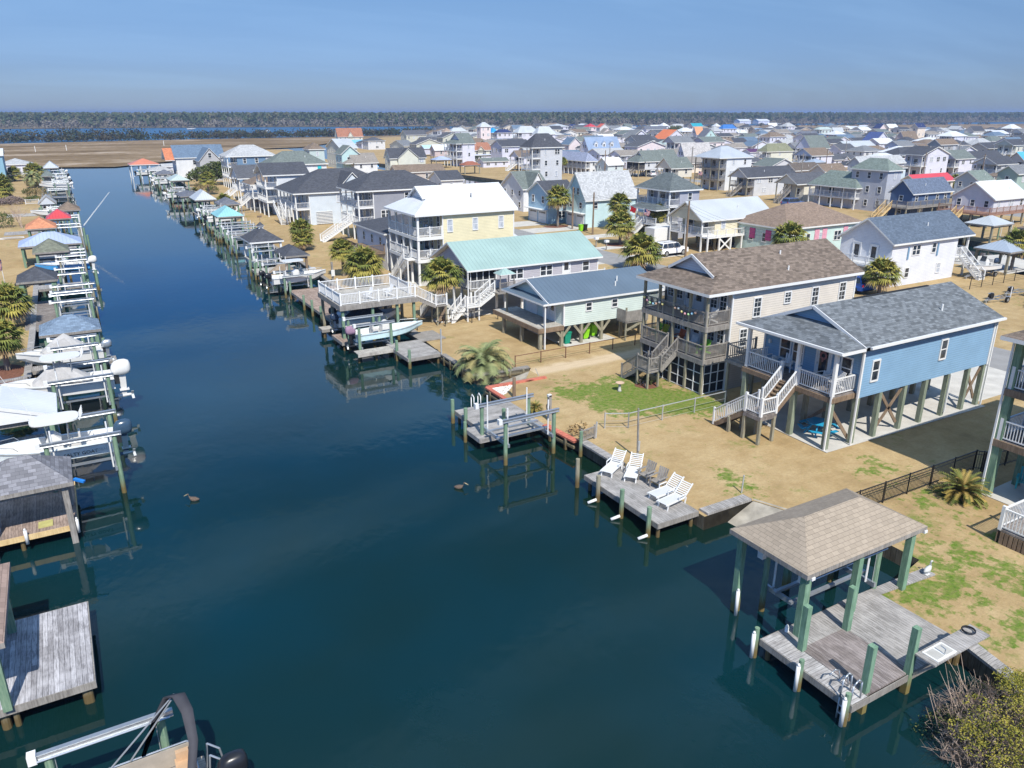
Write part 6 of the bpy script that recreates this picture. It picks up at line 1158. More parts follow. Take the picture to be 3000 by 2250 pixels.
t = thing('bank_fence', 'short grey picket panel at the end of the red bulkhead cap', 'fence', (25, 34.3, 0)); m = MB(); rail(m, (24.5, 34.2, .1), (25.6, 34.4, .1), .7, .11, 1.1); m.build('pickets', GREYW, t); post(t, 24.4, 34.1, -1.5, .85, .22, PILE, 'post', True); MB().tube((25.75, 34.45, 0), (25.78, 34.45, 1.05), .05, n=6).build('post', STEEL, t)
# roof-deck boathouse with two boats
U = thing('boathouse', 'boathouse topped by a sun deck with white railings and stairs, two boats below', 'boathouse', (22.6, 65.7, WZ))
MB().box(19.3, 26.3, 62.7, 68.9, 2.9, 3.0).build('deck', DKL, U); MB().box(19.2, 26.4, 62.6, 62.7, 2.55, 2.99).box(19.2, 26.4, 68.9, 69.0, 2.55, 2.99).box(19.2, 19.3, 62.7, 68.9, 2.55, 2.99).box(26.3, 26.4, 62.7, 68.9, 2.55, 2.99).build('rim', GREYW, U)
r = MB(); rail(r, (19.35, 62.75, 3), (26.2, 62.75, 3), .95, .13, 1.8, .14); rail(r, (19.35, 68.85, 3), (26.2, 68.85, 3), .95, .13, 1.8, .14); rail(r, (19.35, 62.75, 3), (19.35, 68.85, 3), .95, .13, 2, .14); rail(r, (26.2, 64.2, 3), (26.2, 68.85, 3), .95, .13, 2, .14); r.build('railing', WHITEV, U)
for x in (19.5, 22.2, 24.5, 26.1):
    for y in (62.9, 65.8, 68.7): post(U, x, y, -2.2 if x < 25 else 0, 2.55, .22, PILE if y < 64 else PILEB, 'post')
stairs(U, (26.3, 63.4, 3), (28.3, 63.4, 1.9), 1.0, 'x', GREYW, WHITEV, sp=.13); MB().box(28.3, 29.4, 62.8, 64.2, 1.78, 1.9).build('landing', GREYW, U); r = MB(); rail(r, (28.35, 62.85, 1.9), (29.35, 62.85, 1.9), .95, .13, 1); rail(r, (29.35, 62.85, 1.9), (29.35, 64.1, 1.9), .95, .13, 1.2); r.build('railing', WHITEV, U)
stairs(U, (28.8, 64.2, 1.9), (28.8, 66.5, .05), 1.0, 'y', GREYW, WHITEV, sp=.15)
for x in (28.4, 29.3):
    for y in (62.9, 64.1): post(U, x, y, 0, 1.8, .13, PILEB, 'post')
for a, b in (((24.6, 68.6, .6), (26.1, 68.6, 2.4)), ((26.1, 68.6, .6), (24.6, 68.6, 2.4)), ((22.2, 65.8, 2.4), (23.4, 65.8, .6)), ((28.4, 62.9, .3), (29.3, 62.9, 1.6))): brace(U, a, b, BROWNW)
boat('white skiff with pale blue hull and mauve engine cover beside the plank dock', 19.6, 60.3, .35, 6.0, 1, 2.1, .95, plain('pale_blue_gelcoat', (.55, .72, .74), .2, .5), None, motor=BLACK, mcov=plain('mauve_cloth', (.30, .19, .27), .9), ms=1.15)
boat('white bowrider with navy stripe and dark cover under the roof deck', 19.7, 65.0, .45, 5.8, 1, 2.2, 1.0, GEL, None, motor=plain('navy_engine', (.03, .05, .09), .25), cov=plain('navy_canvas', (.03, .035, .05), .9), cc=False)
boat('white pontoon-like boat on the far side under the roof deck', 20.3, 67.4, .4, 5.2, 1, 2.1, 1.0, GEL, None, motor=BLACK)
lift('boat lift carrying the pale blue skiff beside the plank dock', 19.2, 22.7, 59.0, 61.7, 2.0, .05, guides=False)
D4 = dock('wide pale plank dock with two green piles beside the pale blue skiff', 21.9, 24.9, 54.5, 59.2, .12, DKY, [(22.1, 54.6, .8), (22.0, 57.0, 1.0)], rim=GREYW); MB().box(18.9, 21.9, 57.6, 58.7, .05, .11).box(18.88, 21.9, 57.56, 57.6, -.15, .1).build('finger_pier', DKL, D4); [post(D4, x, 58.1, -2, .05, .22, PILEB, 'pile', True) for x in (19.1, 20.6)]; post(D4, 24.8, 54.4, 0, 2.2, .09, STEEL, 'rod'); MB().box(24.9, 27.2, 58.6, 61.4, .02, .1).build('landing_boards', GREYW, D4)
dock('small outer platform at the canal side of the roof-deck boathouse', 18.6, 21.2, 66.4, 67.6, .1, DKL); dock('stub platform below the mauve-covered engine', 18.9, 19.9, 61.7, 64.6, .05, DKR)
# pelican-like birds on the water
def bird(x, y, label, col, hd, rz):
    t = thing('floating_bird', label, 'bird', (x, y, WZ)); m = MB(); n = 10
    for a, zz, r, w in (): pass
    m.loft([[(a, (r * w) * math.cos(k * .6283), zz + r * math.sin(k * .6283)) for k in range(n)] for a, zz, r, w in ((-.42, .12, .02, 1), (-.3, .1, .1, 1.2), (-.1, .1, .18, 1.15), (.1, .11, .19, 1.1), (.26, .17, .13, 1), (.34, .3, .07, .9), (.36, .42, .055, .9), (.40, .50, .07, .85), (.46, .51, .05, .9), (.52, .48, .02, 1))])
    m.v = [(a * .7, b * .7, c * .7) for a, b, c in m.v]; m.v = [(x + a * math.cos(rz) - b * math.sin(rz), y + a * math.sin(rz) + b * math.cos(rz), WZ + c) for a, b, c in m.v]; b_ = m.build('body', col, t, True)
    c, s_ = math.cos(rz), math.sin(rz); MB().tube((x + .34 * c, y + .34 * s_, WZ + .34), (x + .52 * c, y + .52 * s_, WZ + .25), .03, .01, 6).build('bill', hd, b_)
BRD = plain('brown_feathers', (.12, .09, .07), .9, var=.4, sc=14)
bird(16.3, 34.0, 'grey-brown pelican with white head floating in mid canal', BRD, plain('bill', (.45, .35, .2)), R(-40)); bird(3.56, 39.75, 'small brown bird floating alone in the left half of the canal', BRD, plain('bill', (.45, .35, .2)), R(150))
# ------------------------------------------------------------------ left bank
P1 = dock('bleached plank platform at the left edge, nearest the pontoon boat', -6.5, -1.65, 25.7, 31.0, .2, DKBIG, (), rim=GREYW)
for p in ((-2.0, 26.0), (-4.4, 26.0)): post(P1, p[0], p[1], -2, .0, .3, PILEB, 'pile', True)
cover('brown roofed cover cut by the left edge over the bleached platform', -8, -3.8, 25.3, 30.6, 2.9, .9, shingle((.33, .24, .20), 'rosy_shingles', .2), z=.2, pm=PILE)
PV = cover('pavilion with grey shingle roof over a reddish deck at the left edge', -5.6, -1.6, 37.8, 41.0, 2.5, 1.1, shingle((.20, .20, .22), 'pavilion_shingles', .35), z=-1.9, pm=GREYW, dk=None)
DP = dock('reddish-brown plank deck under the grey shingle pavilion', -6.5, -1.75, 38.3, 43.5, .1, DKR, (), rim=NEWW); [bumper(DP, x, 38.2, -.3, .5) for x in (-1.8, -3.9)]
o = MB().box(-3.4, -2.8, 38.7, 39.3, .1, .16).build('yellow_mat', plain('faded_yellow', (.45, .42, .16), .9)); tag(place(o, (-3.1, 39, .1)), 'faded yellow board lying on the reddish pavilion deck', 'mat')
o = MB().bar((-1.55, 38.2, 2.45), (-1.15, 37.9, 2.35), .16, .1).build('paddle', plain('bright_blue', (.02, .18, .55))); tag(place(o, (-1.3, 38, 2.35)), 'bright blue float hanging from the pavilion roof corner', 'float')
adiron((-5.2, 39.5, .1), 0, ALU, 'aluminium framed chair at the photo edge on the reddish pavilion deck')
SG = boat('white centre-console boat with hard top and dark blue-grey engine, name SALTY GOAT on its side', .55, 44.5, 1.0, 6.4, -1, 2.3, 1.15, plain('sea_white_gelcoat', (.70, .76, .77), .2, .5), GEL, 2.35, plain('slate_engine', (.04, .075, .12), .2, .5), blue=True, ms=1.3)
LT = plain('letter_black', (.02, .02, .025))
hl = [c for c in SG.children if c.name.startswith('hull')][0]
LOC[hl.name] = LOC[SG.name]; text3(hl, 'SALTY GOAT', (-2.0, 43.32, 1.56), .27, LT, 0, 'boat_name', rx=86); text3(hl, 'ROBALO', (-.55, 43.32, 1.6), .2, plain('letter_grey', (.40, .45, .48)), 0, 'maker_name', rx=86)
lift('boat lift holding the boat named SALTY GOAT', -3.0, .8, 42.6, 46.2, 2.6, .65)
B2 = boat('largest white boat on the left bank, grey canvas over its console and big white engine', 1.2, 55.5, 1.0, 6.7, -1, 2.5, 1.25, GEL, GEL, 2.7, GEL, cov=plain('grey_canvas', (.42, .41, .40), .9), ms=1.65)
lift('boat lift under the largest white boat on the left bank', -2.6, 1.2, 53.7, 57.3, 2.5, .6)
B3 = boat('white boat with grey tented cover beside the blue-grey roofed boathouse', 1.0, 63.8, .9, 5.4, -1, 2.2, 1.1, GEL, None, motor=ALU, cov=plain('grey_canvas', (.42, .41, .40), .9))
lift('boat lift under the white boat with the tented grey cover', -2.4, .8, 62.4, 65.2, 2.4, .1)
cover('white metal roofed boathouse with white panelled gable at the left edge', -7.4, -2.1, 48.1, 52.3, 2.35, .95, seam((.74, .76, .79), 'white_ribbed_roof', .3), z=-1.9, white=True, kind='gy', gmat=siding((.78, .79, .80), 'white_panel', 9.))
dock('shaded dark plank deck beside the white metal roofed boathouse', -6.5, -3.0, 46.3, 51.8, .08, DKX, ()); dock('plank walkway between the white boats on the left bank', -4, -2.9, 58, 62, .08, DKX)
cover('boathouse with blue-grey shingle hip roof beside the tented white boat', -3.0, 1.2, 66.0, 69.6, 2.7, 1.0, shingle((.17, .23, .31), 'bluegrey_shingles', .3), z=-1.9, pm=PILE)
dock('pale dock behind the blue-grey roofed boathouse', -4.0, 1.0, 69.6, 72.5, .1, DKL, [(-2.2, 72.3, 1.4), (-.2, 72.4, 1.2), (1.2, 66.2, 1.9)]); dock('grey plank pier beneath the tented white boat', -4.0, 1.9, 66.0, 67.4, .05, DKX)
cover('boathouse with charcoal hip roof on thick green posts, left bank', -5.0, -1.4, 88.6, 93.0, 2.8, 1.1, rmat('charcoal'), z=0, pm=PILE, pw=.42); dock('dark plank deck under the charcoal boathouse roof', -4.6, -1.6, 79.8, 92, .08, DKD)
for k, (x0, x1, y0, y1, lb) in enumerate(((-2.2, 1.4, 80.0, 83.2, 'empty boat lift beside the dark plank deck, left bank'), (-2.1, 1.8, 84.5, 87.6, 'empty boat lift with white beams before the charcoal boathouse'), (-1.6, 1.3, 94.2, 97.6, 'empty boat lift between the charcoal and the olive roofs'), (-1.4, 1.8, 103.2, 106.4, 'boat lift carrying the sky-blue hulled boat'), (-1.2, 1.9, 108.8, 111.5, 'empty boat lift in front of the olive roof'), (-1.2, 2.4, 134.5, 138.5, 'empty boat lift beside the orange roofed boathouse'), (-.6, 2.4, 147, 150.5, 'empty boat lift below the dark brown boathouse roof'), (-1.6, 2.2, 202, 206, 'long low boat lift at the end of the left bank row of sheds'))): lift(lb, x0, x1, y0, y1, 2.2, .4, pm=PILEB if k % 2 else PILE, guides=k != 7)
boat('boat with sky-blue hull and white engine on a left bank lift', 1.9, 104.8, .7, 5.4, -1, 2.2, 1.1, plain('skyblue_gelcoat', (.06, .30, .62), .2, .5), None, motor=GEL, ms=1.3)
MGT = plain('navy_canvas', (.03, .035, .05), .9)
for k, (y, L, lb) in enumerate(((163, 5.5, 'white boat behind the small grey-blue roofed boathouse'), (224, 6.5, 'white boat with dark blue bow stripe on the far left bank'), (232, 6, 'white centre-console boat at the far left bank, second of its row'), (243, 6, 'white hard-topped boat on the far left bank below the fan palm'), (256, 6.2, 'white boat with twin engines near the end of the left bank'), (272, 6.5, 'white boat under the last pale roof of the left bank'))):
    boat(lb, 3.2 if k else 1.0, y, .8, L, -1, 2.4, 1.2, GEL, GEL if k > 1 else None, 2.4, GEL if k % 2 else BLACK, nm=2 if k == 4 else 1); lift('lift of the ' + lb, -.6 if k else -2, 3 if k else .8, y - 1.6, y + 1.6, 2.3, .4)
for lb, x0, x1, y0, y1, ze, rs, mt, kd in (('boathouse with olive hip roof and lattice below, left bank', -3.8, .1, 108, 112.6, 2.7, 1.3, shingle((.17, .18, .14), 'olive_shingles'), 'hip'), ('long boathouse under a periwinkle blue metal roof, left bank', -5.4, 1.7, 113.9, 119.6, 2.7, 1.3, rmat('lavmetal'), 'hip'),
        ('boathouse with tan-orange shingle roof, left bank', -4.9, -.9, 131.4, 137, 2.7, 1.3, shingle((.52, .23, .13), 'orange_shingles', .2), 'hip'), ('boathouse with bright red roof, left bank', -2.2, 1.3, 141.6, 146, 2.8, 1.3, rmat('redbright'), 'hip'),
        ('boathouse with dark brown roof standing farthest out, left bank', -.4, 3.0, 153.4, 158.5, 2.8, 1.2, rmat('brown'), 'hip'), ('open boathouse with small grey-blue roof and white gable boards, left bank', -3.4, -.4, 166.2, 171, 2.8, 1.4, rmat('ltgrey2'), 'gy'), ('far boathouse with pale grey roof above white boats, left bank', -3.0, .2, 240, 246, 2.8, 1.4, rmat('greengrey'), 'hip'),
        ('last pale metal roofed boathouse of the left bank', -2.4, 1.6, 268, 276, 3.2, 1.8, rmat('ltmetal'), 'hip')): cover(lb, x0, x1, y0, y1, ze, rs, mt, z=-1.9, kind=kd, gmat=siding((.6, .63, .66)))
for x0, x1, y0, y1, lb in ((-3.9, 1.6, 98.6, 101, 'brown plank pier with posts in front of the flag'), (-3.9, 1.4, 120, 123, 'brown pier beyond the periwinkle roof'), (-3.8, 2.0, 128, 130, 'grey pier before the orange roof'), (-8.5, -3.4, 147, 151, 'grey plank terrace behind the red roof'), (-9, -3.3, 173, 178, 'pale plank terrace with white chairs, left bank'), (-3.3, 2.2, 183, 186, 'tan pier beyond the grey-blue roof'), (-3.1, 2.6, 208, 212, 'grey pier below the row of white boats')): dock(lb, x0, x1, y0, y1, .08, DKL if 'pale' in lb or 'tan' in lb else DKX, [(x1 - .2, y0 + .2, 1.3), (x1 - .2, y1 - .2, 1.1)])
for i, (x, y, h) in enumerate(((2.3, 99.2, 1.6), (2.5, 112, 1.8), (2.7, 125, 2.2), (1.3, 94.8, 2.0), (2.5, 131.5, 2.4), (2.4, 146.6, 2.8))):
    t = thing('mooring_pile', 'tall greenish mooring pile at the outer edge of the left bank docks', 'pile', (x, y, WZ), 'outer mooring piles of the left bank'); t['label'] = ('green mooring pile in front of the flag pier', 'green mooring pile beside the olive roof', 'green mooring pile beyond the periwinkle roof', 'short mooring pile before the charcoal boathouse', 'mooring pile beside the orange roof', 'tall white-sleeved pile beside the red roof')[i]; post(t, x, y, -2, h, .3, PILE if i < 5 else WHITEV, 'timber', True)
ot = thing('outrigger_poles', 'pair of long white fishing outriggers leaning over the canal from the left bank', 'outriggers', (2.7, 137, 2)); [MB().tube((2.7, 137 + d, 2), (7.2, 140 + d, 6.6), .03, .012, 6).build('pole', WHITE, ot) for d in (0, .9)]
kk = thing('kayak', 'long white canoe lying on the left lawn behind the periwinkle roof', 'canoe', (-7.2, 142.4, 0)); MB().loft([[(-8.8 + 3.2 * s_, 142.4 - w, .32), (-8.8 + 3.2 * s_, 142.4 - w * .6, .05), (-8.8 + 3.2 * s_, 142.4 + w * .6, .05), (-8.8 + 3.2 * s_, 142.4 + w, .32)] for s_, w in ((0, .03), (.2, .3), (.5, .38), (.8, .3), (1, .03))]).build('hull', GEL, kk)
for pts, lb, h in (([(-6.2, 196.8), (-3.7, 196.8)], 'short white picket fence by the green bushes, left bank', .95), ([(-8.6, 98.5), (-5.6, 98.5), (-4.6, 101)], 'dark wire fence beside the flag, left bank', .9)):
    t = thing('fence', lb, 'fence', (pts[0][0], pts[0][1], 0)); m = MB(); [rail(m, (a[0], a[1], 0), (b[0], b[1], 0), h, .16) for a, b in zip(pts, pts[1:])]; m.build('pickets', WHITEV if 'white' in lb else DARK, t)
house('house', 'white house with blue siding and tall white column at the far left edge', -22, 258, 11, 12, 7.5, 1.6, 'gx', (.25, .45, .58), 'white', 0, 'porch2'); house('house', 'low white house with grey roof at the far end of the left bank', -14, 285, 9, 9, 3.6, 1.6, 'hip', 'white', 'ltgrey2', 0, '')
# pontoon boat, bottom left
PT = thing('boat', 'pontoon boat with tan seats, black arch and outboard, cut by the bottom edge', 'boat', (-1, 19.2, 0))
for y in (18.0, 19.9): MB().tube((-4.5, y, -.1), (1.0, y, -.1), .32, n=14).build('pontoon', ALU, PT, True)
TAN = plain('tan_vinyl', (.50, .33, .20), .6); MB().box(-4.5, 1.0, 17.6, 20.3, .25, .33).build('deck', planks('teak_floor', (.42, .36, .30), (.55, .48, .40), 1, .1), PT)
m = MB().box(-4.5, .75, 20.22, 20.27, .4, 1.05).box(.72, .77, 17.7, 20.25, .4, 1.05); m.build('side_panel', plain('taupe_panel', (.36, .32, .27), .4), PT); m = MB(); m.path([(-4.5, 20.25, 1.12), (.6, 20.25, 1.12), (.75, 20.1, 1.12), (.75, 17.7, 1.12)], .025, 6); m.build('rail', ALU, PT)
for x0, x1, y0, y1 in ((.2, .65, 18.9, 20.1), (.2, .65, 17.7, 18.7), (-3.2, -1.6, 19.4, 20.15), (-1.2, -.6, 18.8, 19.4)): MB().box(x0, x1, y0, y1, .33, .75).box(x0 + .05, x1 - .05, y1 - .15, y1, .75, 1.05).build('seat', TAN, PT)
a = MB(); ap = [(-.55, 20.2, 1.15), (-.1, 20.2, 2.2), (.35, 20.15, 2.9), (.6, 19.8, 3.1), (.72, 19.2, 2.95), (.72, 18.6, 2.4), (.5, 18.2, 1.6), (.3, 17.8, 1.1)]
a.loft([[(p[0] - w, p[1], p[2]), (p[0] + w, p[1], p[2]), (p[0] + w, p[1], p[2] + .06), (p[0] - w, p[1], p[2] + .06)] for p, w in zip(ap, (.05, .08, .14, .17, .15, .12, .11, .09))]); a.build('arch', plain('charcoal_canvas', (.055, .055, .065), .8), PT, True)
MB().path([(-1.4, 20.2, 1.15), (.5, 20.15, 2.95)], .025, 6).path([(-.9, 20.2, 1.15), (.4, 20.12, 2.8)], .025, 6).build('arch_strut', ALU, PT); outboard(PT, 1.25, 18.75, .7, -1, BLACK, 1.15); lm = MB(); lm.path([(1.0, 19.7, .4), (1.1, 19.75, 1.2), (1.4, 19.6, 1.0), (1.5, 19.55, .3)], .03, 6); lm.path([(1.0, 19.2, .4), (1.1, 19.25, 1.2), (1.4, 19.1, 1.0), (1.5, 19.05, .3)], .03, 6); lm.build('boarding_ladder', ALU, PT)
lift('boat lift of the pontoon boat at the bottom edge', -3.2, .4, 17.2, 20.9, 1.7, -.6, pm=PILE)
# ------------------------------------------------------------------ right bank beyond the roof deck
cover('boathouse with charcoal pyramid roof, cupola and weathervane on white posts', 20.4, 24.8, 103, 108.8, 2.7, 1.5, rmat('charcoal'), z=-1.9, pm=WHITE, white=True, dk=DKL)
t = thing('cupola', 'small white cupola with dark cap and weathervane on the charcoal pyramid roof', 'cupola', (22.6, 105.9, 4.0)); MB().box(22.3, 22.9, 105.6, 106.2, 3.9, 4.4).build('base', WHITE, t); roof_mesh('hip', 22.15, 23.05, 105.45, 106.35, 4.4, .5, .04).build('cap', [rmat('charcoal'), WHITE], t); MB().tube((22.6, 105.9, 4.9), (22.6, 105.9, 5.6), .02, n=5).box(22.3, 22.9, 105.89, 105.92, 5.45, 5.7).build('weathervane', BROWNW, t)
cover('boathouse with charcoal hip roof over blue-green chairs, right bank', 21.7, 24.7, 90.6, 95.6, 2.7, .9, rmat('charcoal'), z=-1.9, pm=BROWNW, dk=DKX)
[adiron((22.6 + i * .9, 92.4 + (i % 2) * .8, .1), 90 * i, TQ, lb) for i, lb in enumerate(('teal chair at the canal end under the charcoal hip roof', 'teal chair in the middle under the charcoal hip roof', 'teal chair at the land end under the charcoal hip roof'))]
lift('boat lift with white poles before the charcoal hip roof, right bank', 18.9, 22.2, 89.6, 92.7, 2.1, .3); lift('boat lift with green piles before the cupola boathouse', 19.8, 23.2, 99, 102.4, 2.1, .3)
boat('white centre-console boat with white hard top on the lift past the roof deck', 18.9, 85.9, .4, 6.0, 1, 2.3, 1.15, GEL, GEL, 2.6, BLACK); lift('boat lift under the hard-topped white boat past the roof deck', 19.6, 23.2, 84.4, 87.4, 1.5, .1, color=STEEL)
MB().box(19.0, 22.3, 88.3, 91.3, .05, .4).build('x', DARK) and None
bpy.data.objects.remove(C.objects[-1])
boat('low tan-covered boat with black engine between two right bank lifts', 19.4, 91.2, .0, 4.6, 1, 2.0, .8, plain('brown_hull', (.22, .17, .12)), None, motor=BLACK, cov=plain('tan_canvas', (.28, .22, .16), .9), cc=False)
dock('long wooden dock leading from the roof deck to the hard-topped white boat', 20.3, 25.6, 69.2, 84.2, .1, DKR, [(20.2, 72, .9), (20.2, 75, .9), (20.2, 78, .8), (20.3, 83.6, 1.2), (22.8, 84.2, 1.4)]); dock('grey dock below the charcoal boathouses on the right bank', 19.4, 24.8, 95.8, 98.8, .1, DKL, [(19.3, 96, 1.3), (19.3, 98.7, 1.2)])
t = thing('dock_box', 'white dock storage box on the planks beside the hard-topped boat', 'box', (25.1, 92.2, .1)); MB().box(24.6, 25.6, 91.9, 92.6, .1, .7).build('body', GEL, t); MB().box(24.55, 25.65, 91.85, 92.65, .7, .78).build('lid', GEL, t)
bo = ((118, 'dark charcoal'), (127, ''), )
for k, (x0, x1, y0, y1, lb) in enumerate(((20.0, 25.4, 112.5, 116, 'long empty boat lift nearest the cupola boathouse'), (20.6, 25.6, 118.5, 122, 'long empty boat lift in the middle of the bare right bank lifts'), (20.8, 25.8, 124.5, 128, 'long empty boat lift before the teal pyramid roof'), (21.5, 25.8, 145, 149, 'boat lift beyond the teal pyramid roof'))): lift(lb, x0, x1, y0, y1, 2.1, .4)
cover('boathouse with pale teal pyramid roof on the right bank', 21.4, 25.6, 131, 137, 2.8, 1.4, rmat('skyblue') if 0 else seam((.28, .56, .58), 'teal_light_metal', .4), z=-1.9, dk=DKX)
cover('boathouse with white-grey pyramid roof and slatted wall, right bank', 22.2, 26.2, 158, 165, 2.9, 1.6, rmat('ltmetal'), z=-1.9, dk=DKX); cover('boathouse with slate hip roof behind the white-grey pyramid roof, right bank', 25.2, 29, 150.5, 156, 2.6, 1.1, rmat('slate2'), z=-1.5, dk=DKX); cover('boathouse with flat dark slate roof beside the white cabin boat, right bank', 21.5, 26, 172, 180, 2.4, .7, rmat('slate2'), z=-1.9)
cover('boathouse with pale green-grey roof by the canal bend', 24, 28.5, 206, 214, 3, 1.2, rmat('palegreen2'), z=-1.9); cover('boathouse with orange metal roof and white posts at the canal bend', 20.5, 29, 268, 276, 3.4, 1.6, seam((.62, .22, .13), 'orange_boathouse_metal', .4), z=-1.9, pm=WHITE, white=True, nx=4); cover('boathouse with pale flat roof beside the orange boathouse', 23.5, 30, 246, 254, 3, .9, rmat('ltgrey2'), z=-1.9, nx=3, white=True); cover('boathouse with small slate roof before the pale flat roof, canal bend', 24, 28.5, 232, 237, 2.8, 1.1, rmat('slate2'), z=-1.9)
for k, (x, y, lb, tt) in enumerate(((21.5, 142, 'white boat with black engine just past the teal pyramid roof', None), (22, 152, 'white boat between the teal and the white-grey pyramid roofs', None), (20.8, 188, 'white cabin boat with hard top near the fan palm', GEL), (22.5, 226, 'white boat under a lift before the slate roofed boathouse at the bend', None), (23.5, 241, 'white boat beside the pale flat roofed boathouse', GEL), (21.5, 262, 'white boat below the orange boathouse', None))): boat(lb, x, y, .5, 6.2, 1, 2.4, 1.2, GEL, tt, 2.4, BLACK if k in (0, 5) else GEL); lift('lift of the ' + lb, x + .5, x + 4.2, y - 1.6, y + 1.6, 2.2, .2)
for x0, x1, y0, y1, lb in ((20.8, 26, 128.4, 130.6, 'grey pier at the teal pyramid roof'), (21.4, 27, 138, 141, 'narrow pier past the teal pyramid roof'), (22.5, 29, 194, 199, 'pier beyond the white cabin boat'), (24, 31, 218, 221, 'grey pier near the canal bend'), (26, 38, 255, 258, 'raised grey walkway behind the orange boathouse')): dock(lb, x0, x1, y0, y1, .1, DKX, [(x0, y0, 1.2), (x0, y1, 1.0)])
for k, (x, y, h, lb) in enumerate(((25.9, 86.2, 2.4, 'leaning grey service post on the lawn by the hard-topped boat'), (27.1, 140.3, 3.3, 'white topped service post on the bank behind the teal pyramid roof'), (26.2, 116, 1.6, 'low dark post on the bank near the cupola boathouse'))): t = thing('service_post', lb, 'post', (x, y, 0)); post(t, x, y, 0, h, .2, GREYW, 'timber'); MB().box(x - .2, x + .2, y - .25, y - .1, .8, 1.5).build('meter_box', WHITE, t)
# mid-block canal: boathouses, lifts, boats
for lb, x0, x1, y0, y1, mt in (('boathouse with pale ribbed metal hip roof at the right, over jet skis', 118.5, 124, 63.5, 68, rmat('ltmetal')), ('boathouse with flat brown roof beside the pale ribbed roof at the right edge', 120, 128, 55.5, 61, rmat('brown')), ('boathouse with blue-grey roof behind the tall palm at the right', 97.2, 103.5, 49.5, 54, rmat('bluegrey')), ('periwinkle canopy roof by the far lifts of the middle canal', 116, 122.5, 254, 259, rmat('lavmetal')), ('reddish-brown pergola roof on the middle canal bank', 112, 118, 224, 228, shingle((.30, .12, .08), 'red_pergola')), ('small blue-roofed gazebo before the olive roofed house', 218, 224, 178, 183, rmat('bluegrey')), ('charcoal pyramid cover beside the steep grey-green roofed house', 217, 226, 164, 170, rmat('charcoal')), ('brown roofed shelter over yellow kayaks beyond the red roof', 212, 220, 114, 119, rmat('brown')), ('slate roofed shelter between the kayak shelter and red roof', 200, 208, 118, 123, rmat('slate2')), ('small dark gazebo roof near two palms, far right', 222, 229, 104, 109, rmat('taupe'))): cover(lb, x0, x1, y0, y1, 2.8, 1.1, mt, z=-1.5, pm=PILEB)
lift('boat lift beside the pale ribbed roof at the right', 124.5, 128.5, 62.5, 66, 2.1, .3); lift('boat lift left of the pale ribbed roof at the right', 113, 117, 67.8, 71, 2.0, .3)
boat('white boat with twin white engines on the far side lift by the pale ribbed roof', 117.5, 69.6, .4, 5.5, 1, 2.2, 1.0, GEL, None, motor=GEL); boat('boat with blue canopy moored beside the concrete bank at the right', 103.4, 58.2, -.6, 5.2, -1, 2.2, 1.0, GEL, MGT, 1.9, BLACK)
def trailer(par, x0, x1, y, z=.35):
    m = MB(); m.bar((x0, y, z), (x1 - .2, y + .55, z), .06, .1); m.bar((x0, y, z), (x1 - .2, y - .55, z), .06, .1)
    for x in (x0 + 1.5, x1 - 1, x1 - .3): m.box(x - .04, x + .04, y - .6, y + .6, z - .03, z + .04)
    m.build('frame', ALU, par)
    for s_ in (-1, 1): w = MB().tube((x1 - 1.4, y + s_ * .78, .3), (x1 - 1.4, y + s_ * .96, .3), .3, n=16).build('wheel', RUBBER, par); MB().tube((x1 - 1.4, y + s_ * .77, .3), (x1 - 1.4, y + s_ * .97, .3), .16, n=12).build('rim', ALU, w); MB().box(x1 - 1.8, x1 - 1.0, y + s_ * .75 - .02, y + s_ * .99, .64, .67).build('mudguard', ALU, par)
    MB().tube((x0 + .4, y, 0), (x0 + .4, y, z + .1), .04, n=8).build('jack', STEEL, par)
BT = boat('white centre-console boat parked on a trailer in the yard behind the blue house', 96.6, 50.8, .6, 5.0, -1, 2.1, 1.0, GEL, None, motor=plain('navy_engine', (.03, .05, .09), .25)); t = thing('boat_trailer', 'silver trailer under the white boat in the yard behind the blue house', 'trailer', (94, 50.8, 0)); trailer(t, 90.8, 97, 50.8)
for x, y, lb in ((82.6, 42.6, 'small dark trailer with white engine in the bare yard, right edge'), (84.5, 39.5, 'silver empty trailer with spare wheel, right edge of the bare yard'), (87.5, 43.3, 'flat silver trailer farthest into the bare yard, right edge')): t = thing('trailer', lb, 'trailer', (x, y, 0)); trailer(t, x - 2, x + 2, y); MB().tube((x - 1, y - .2, .75), (x - 1, y, .75), .3, n=14).build('spare_wheel', RUBBER, t); MB().tube((x + 1.6, y - .6, .4), (x + 1.6, y - .6, 1.5), .05, n=6).build('guide_post', WHITEV, t)
sheet('concrete_yard', [(98.5, 50), (108, 50), (112, 58), (103, 60)], .02 - .0, CONC)
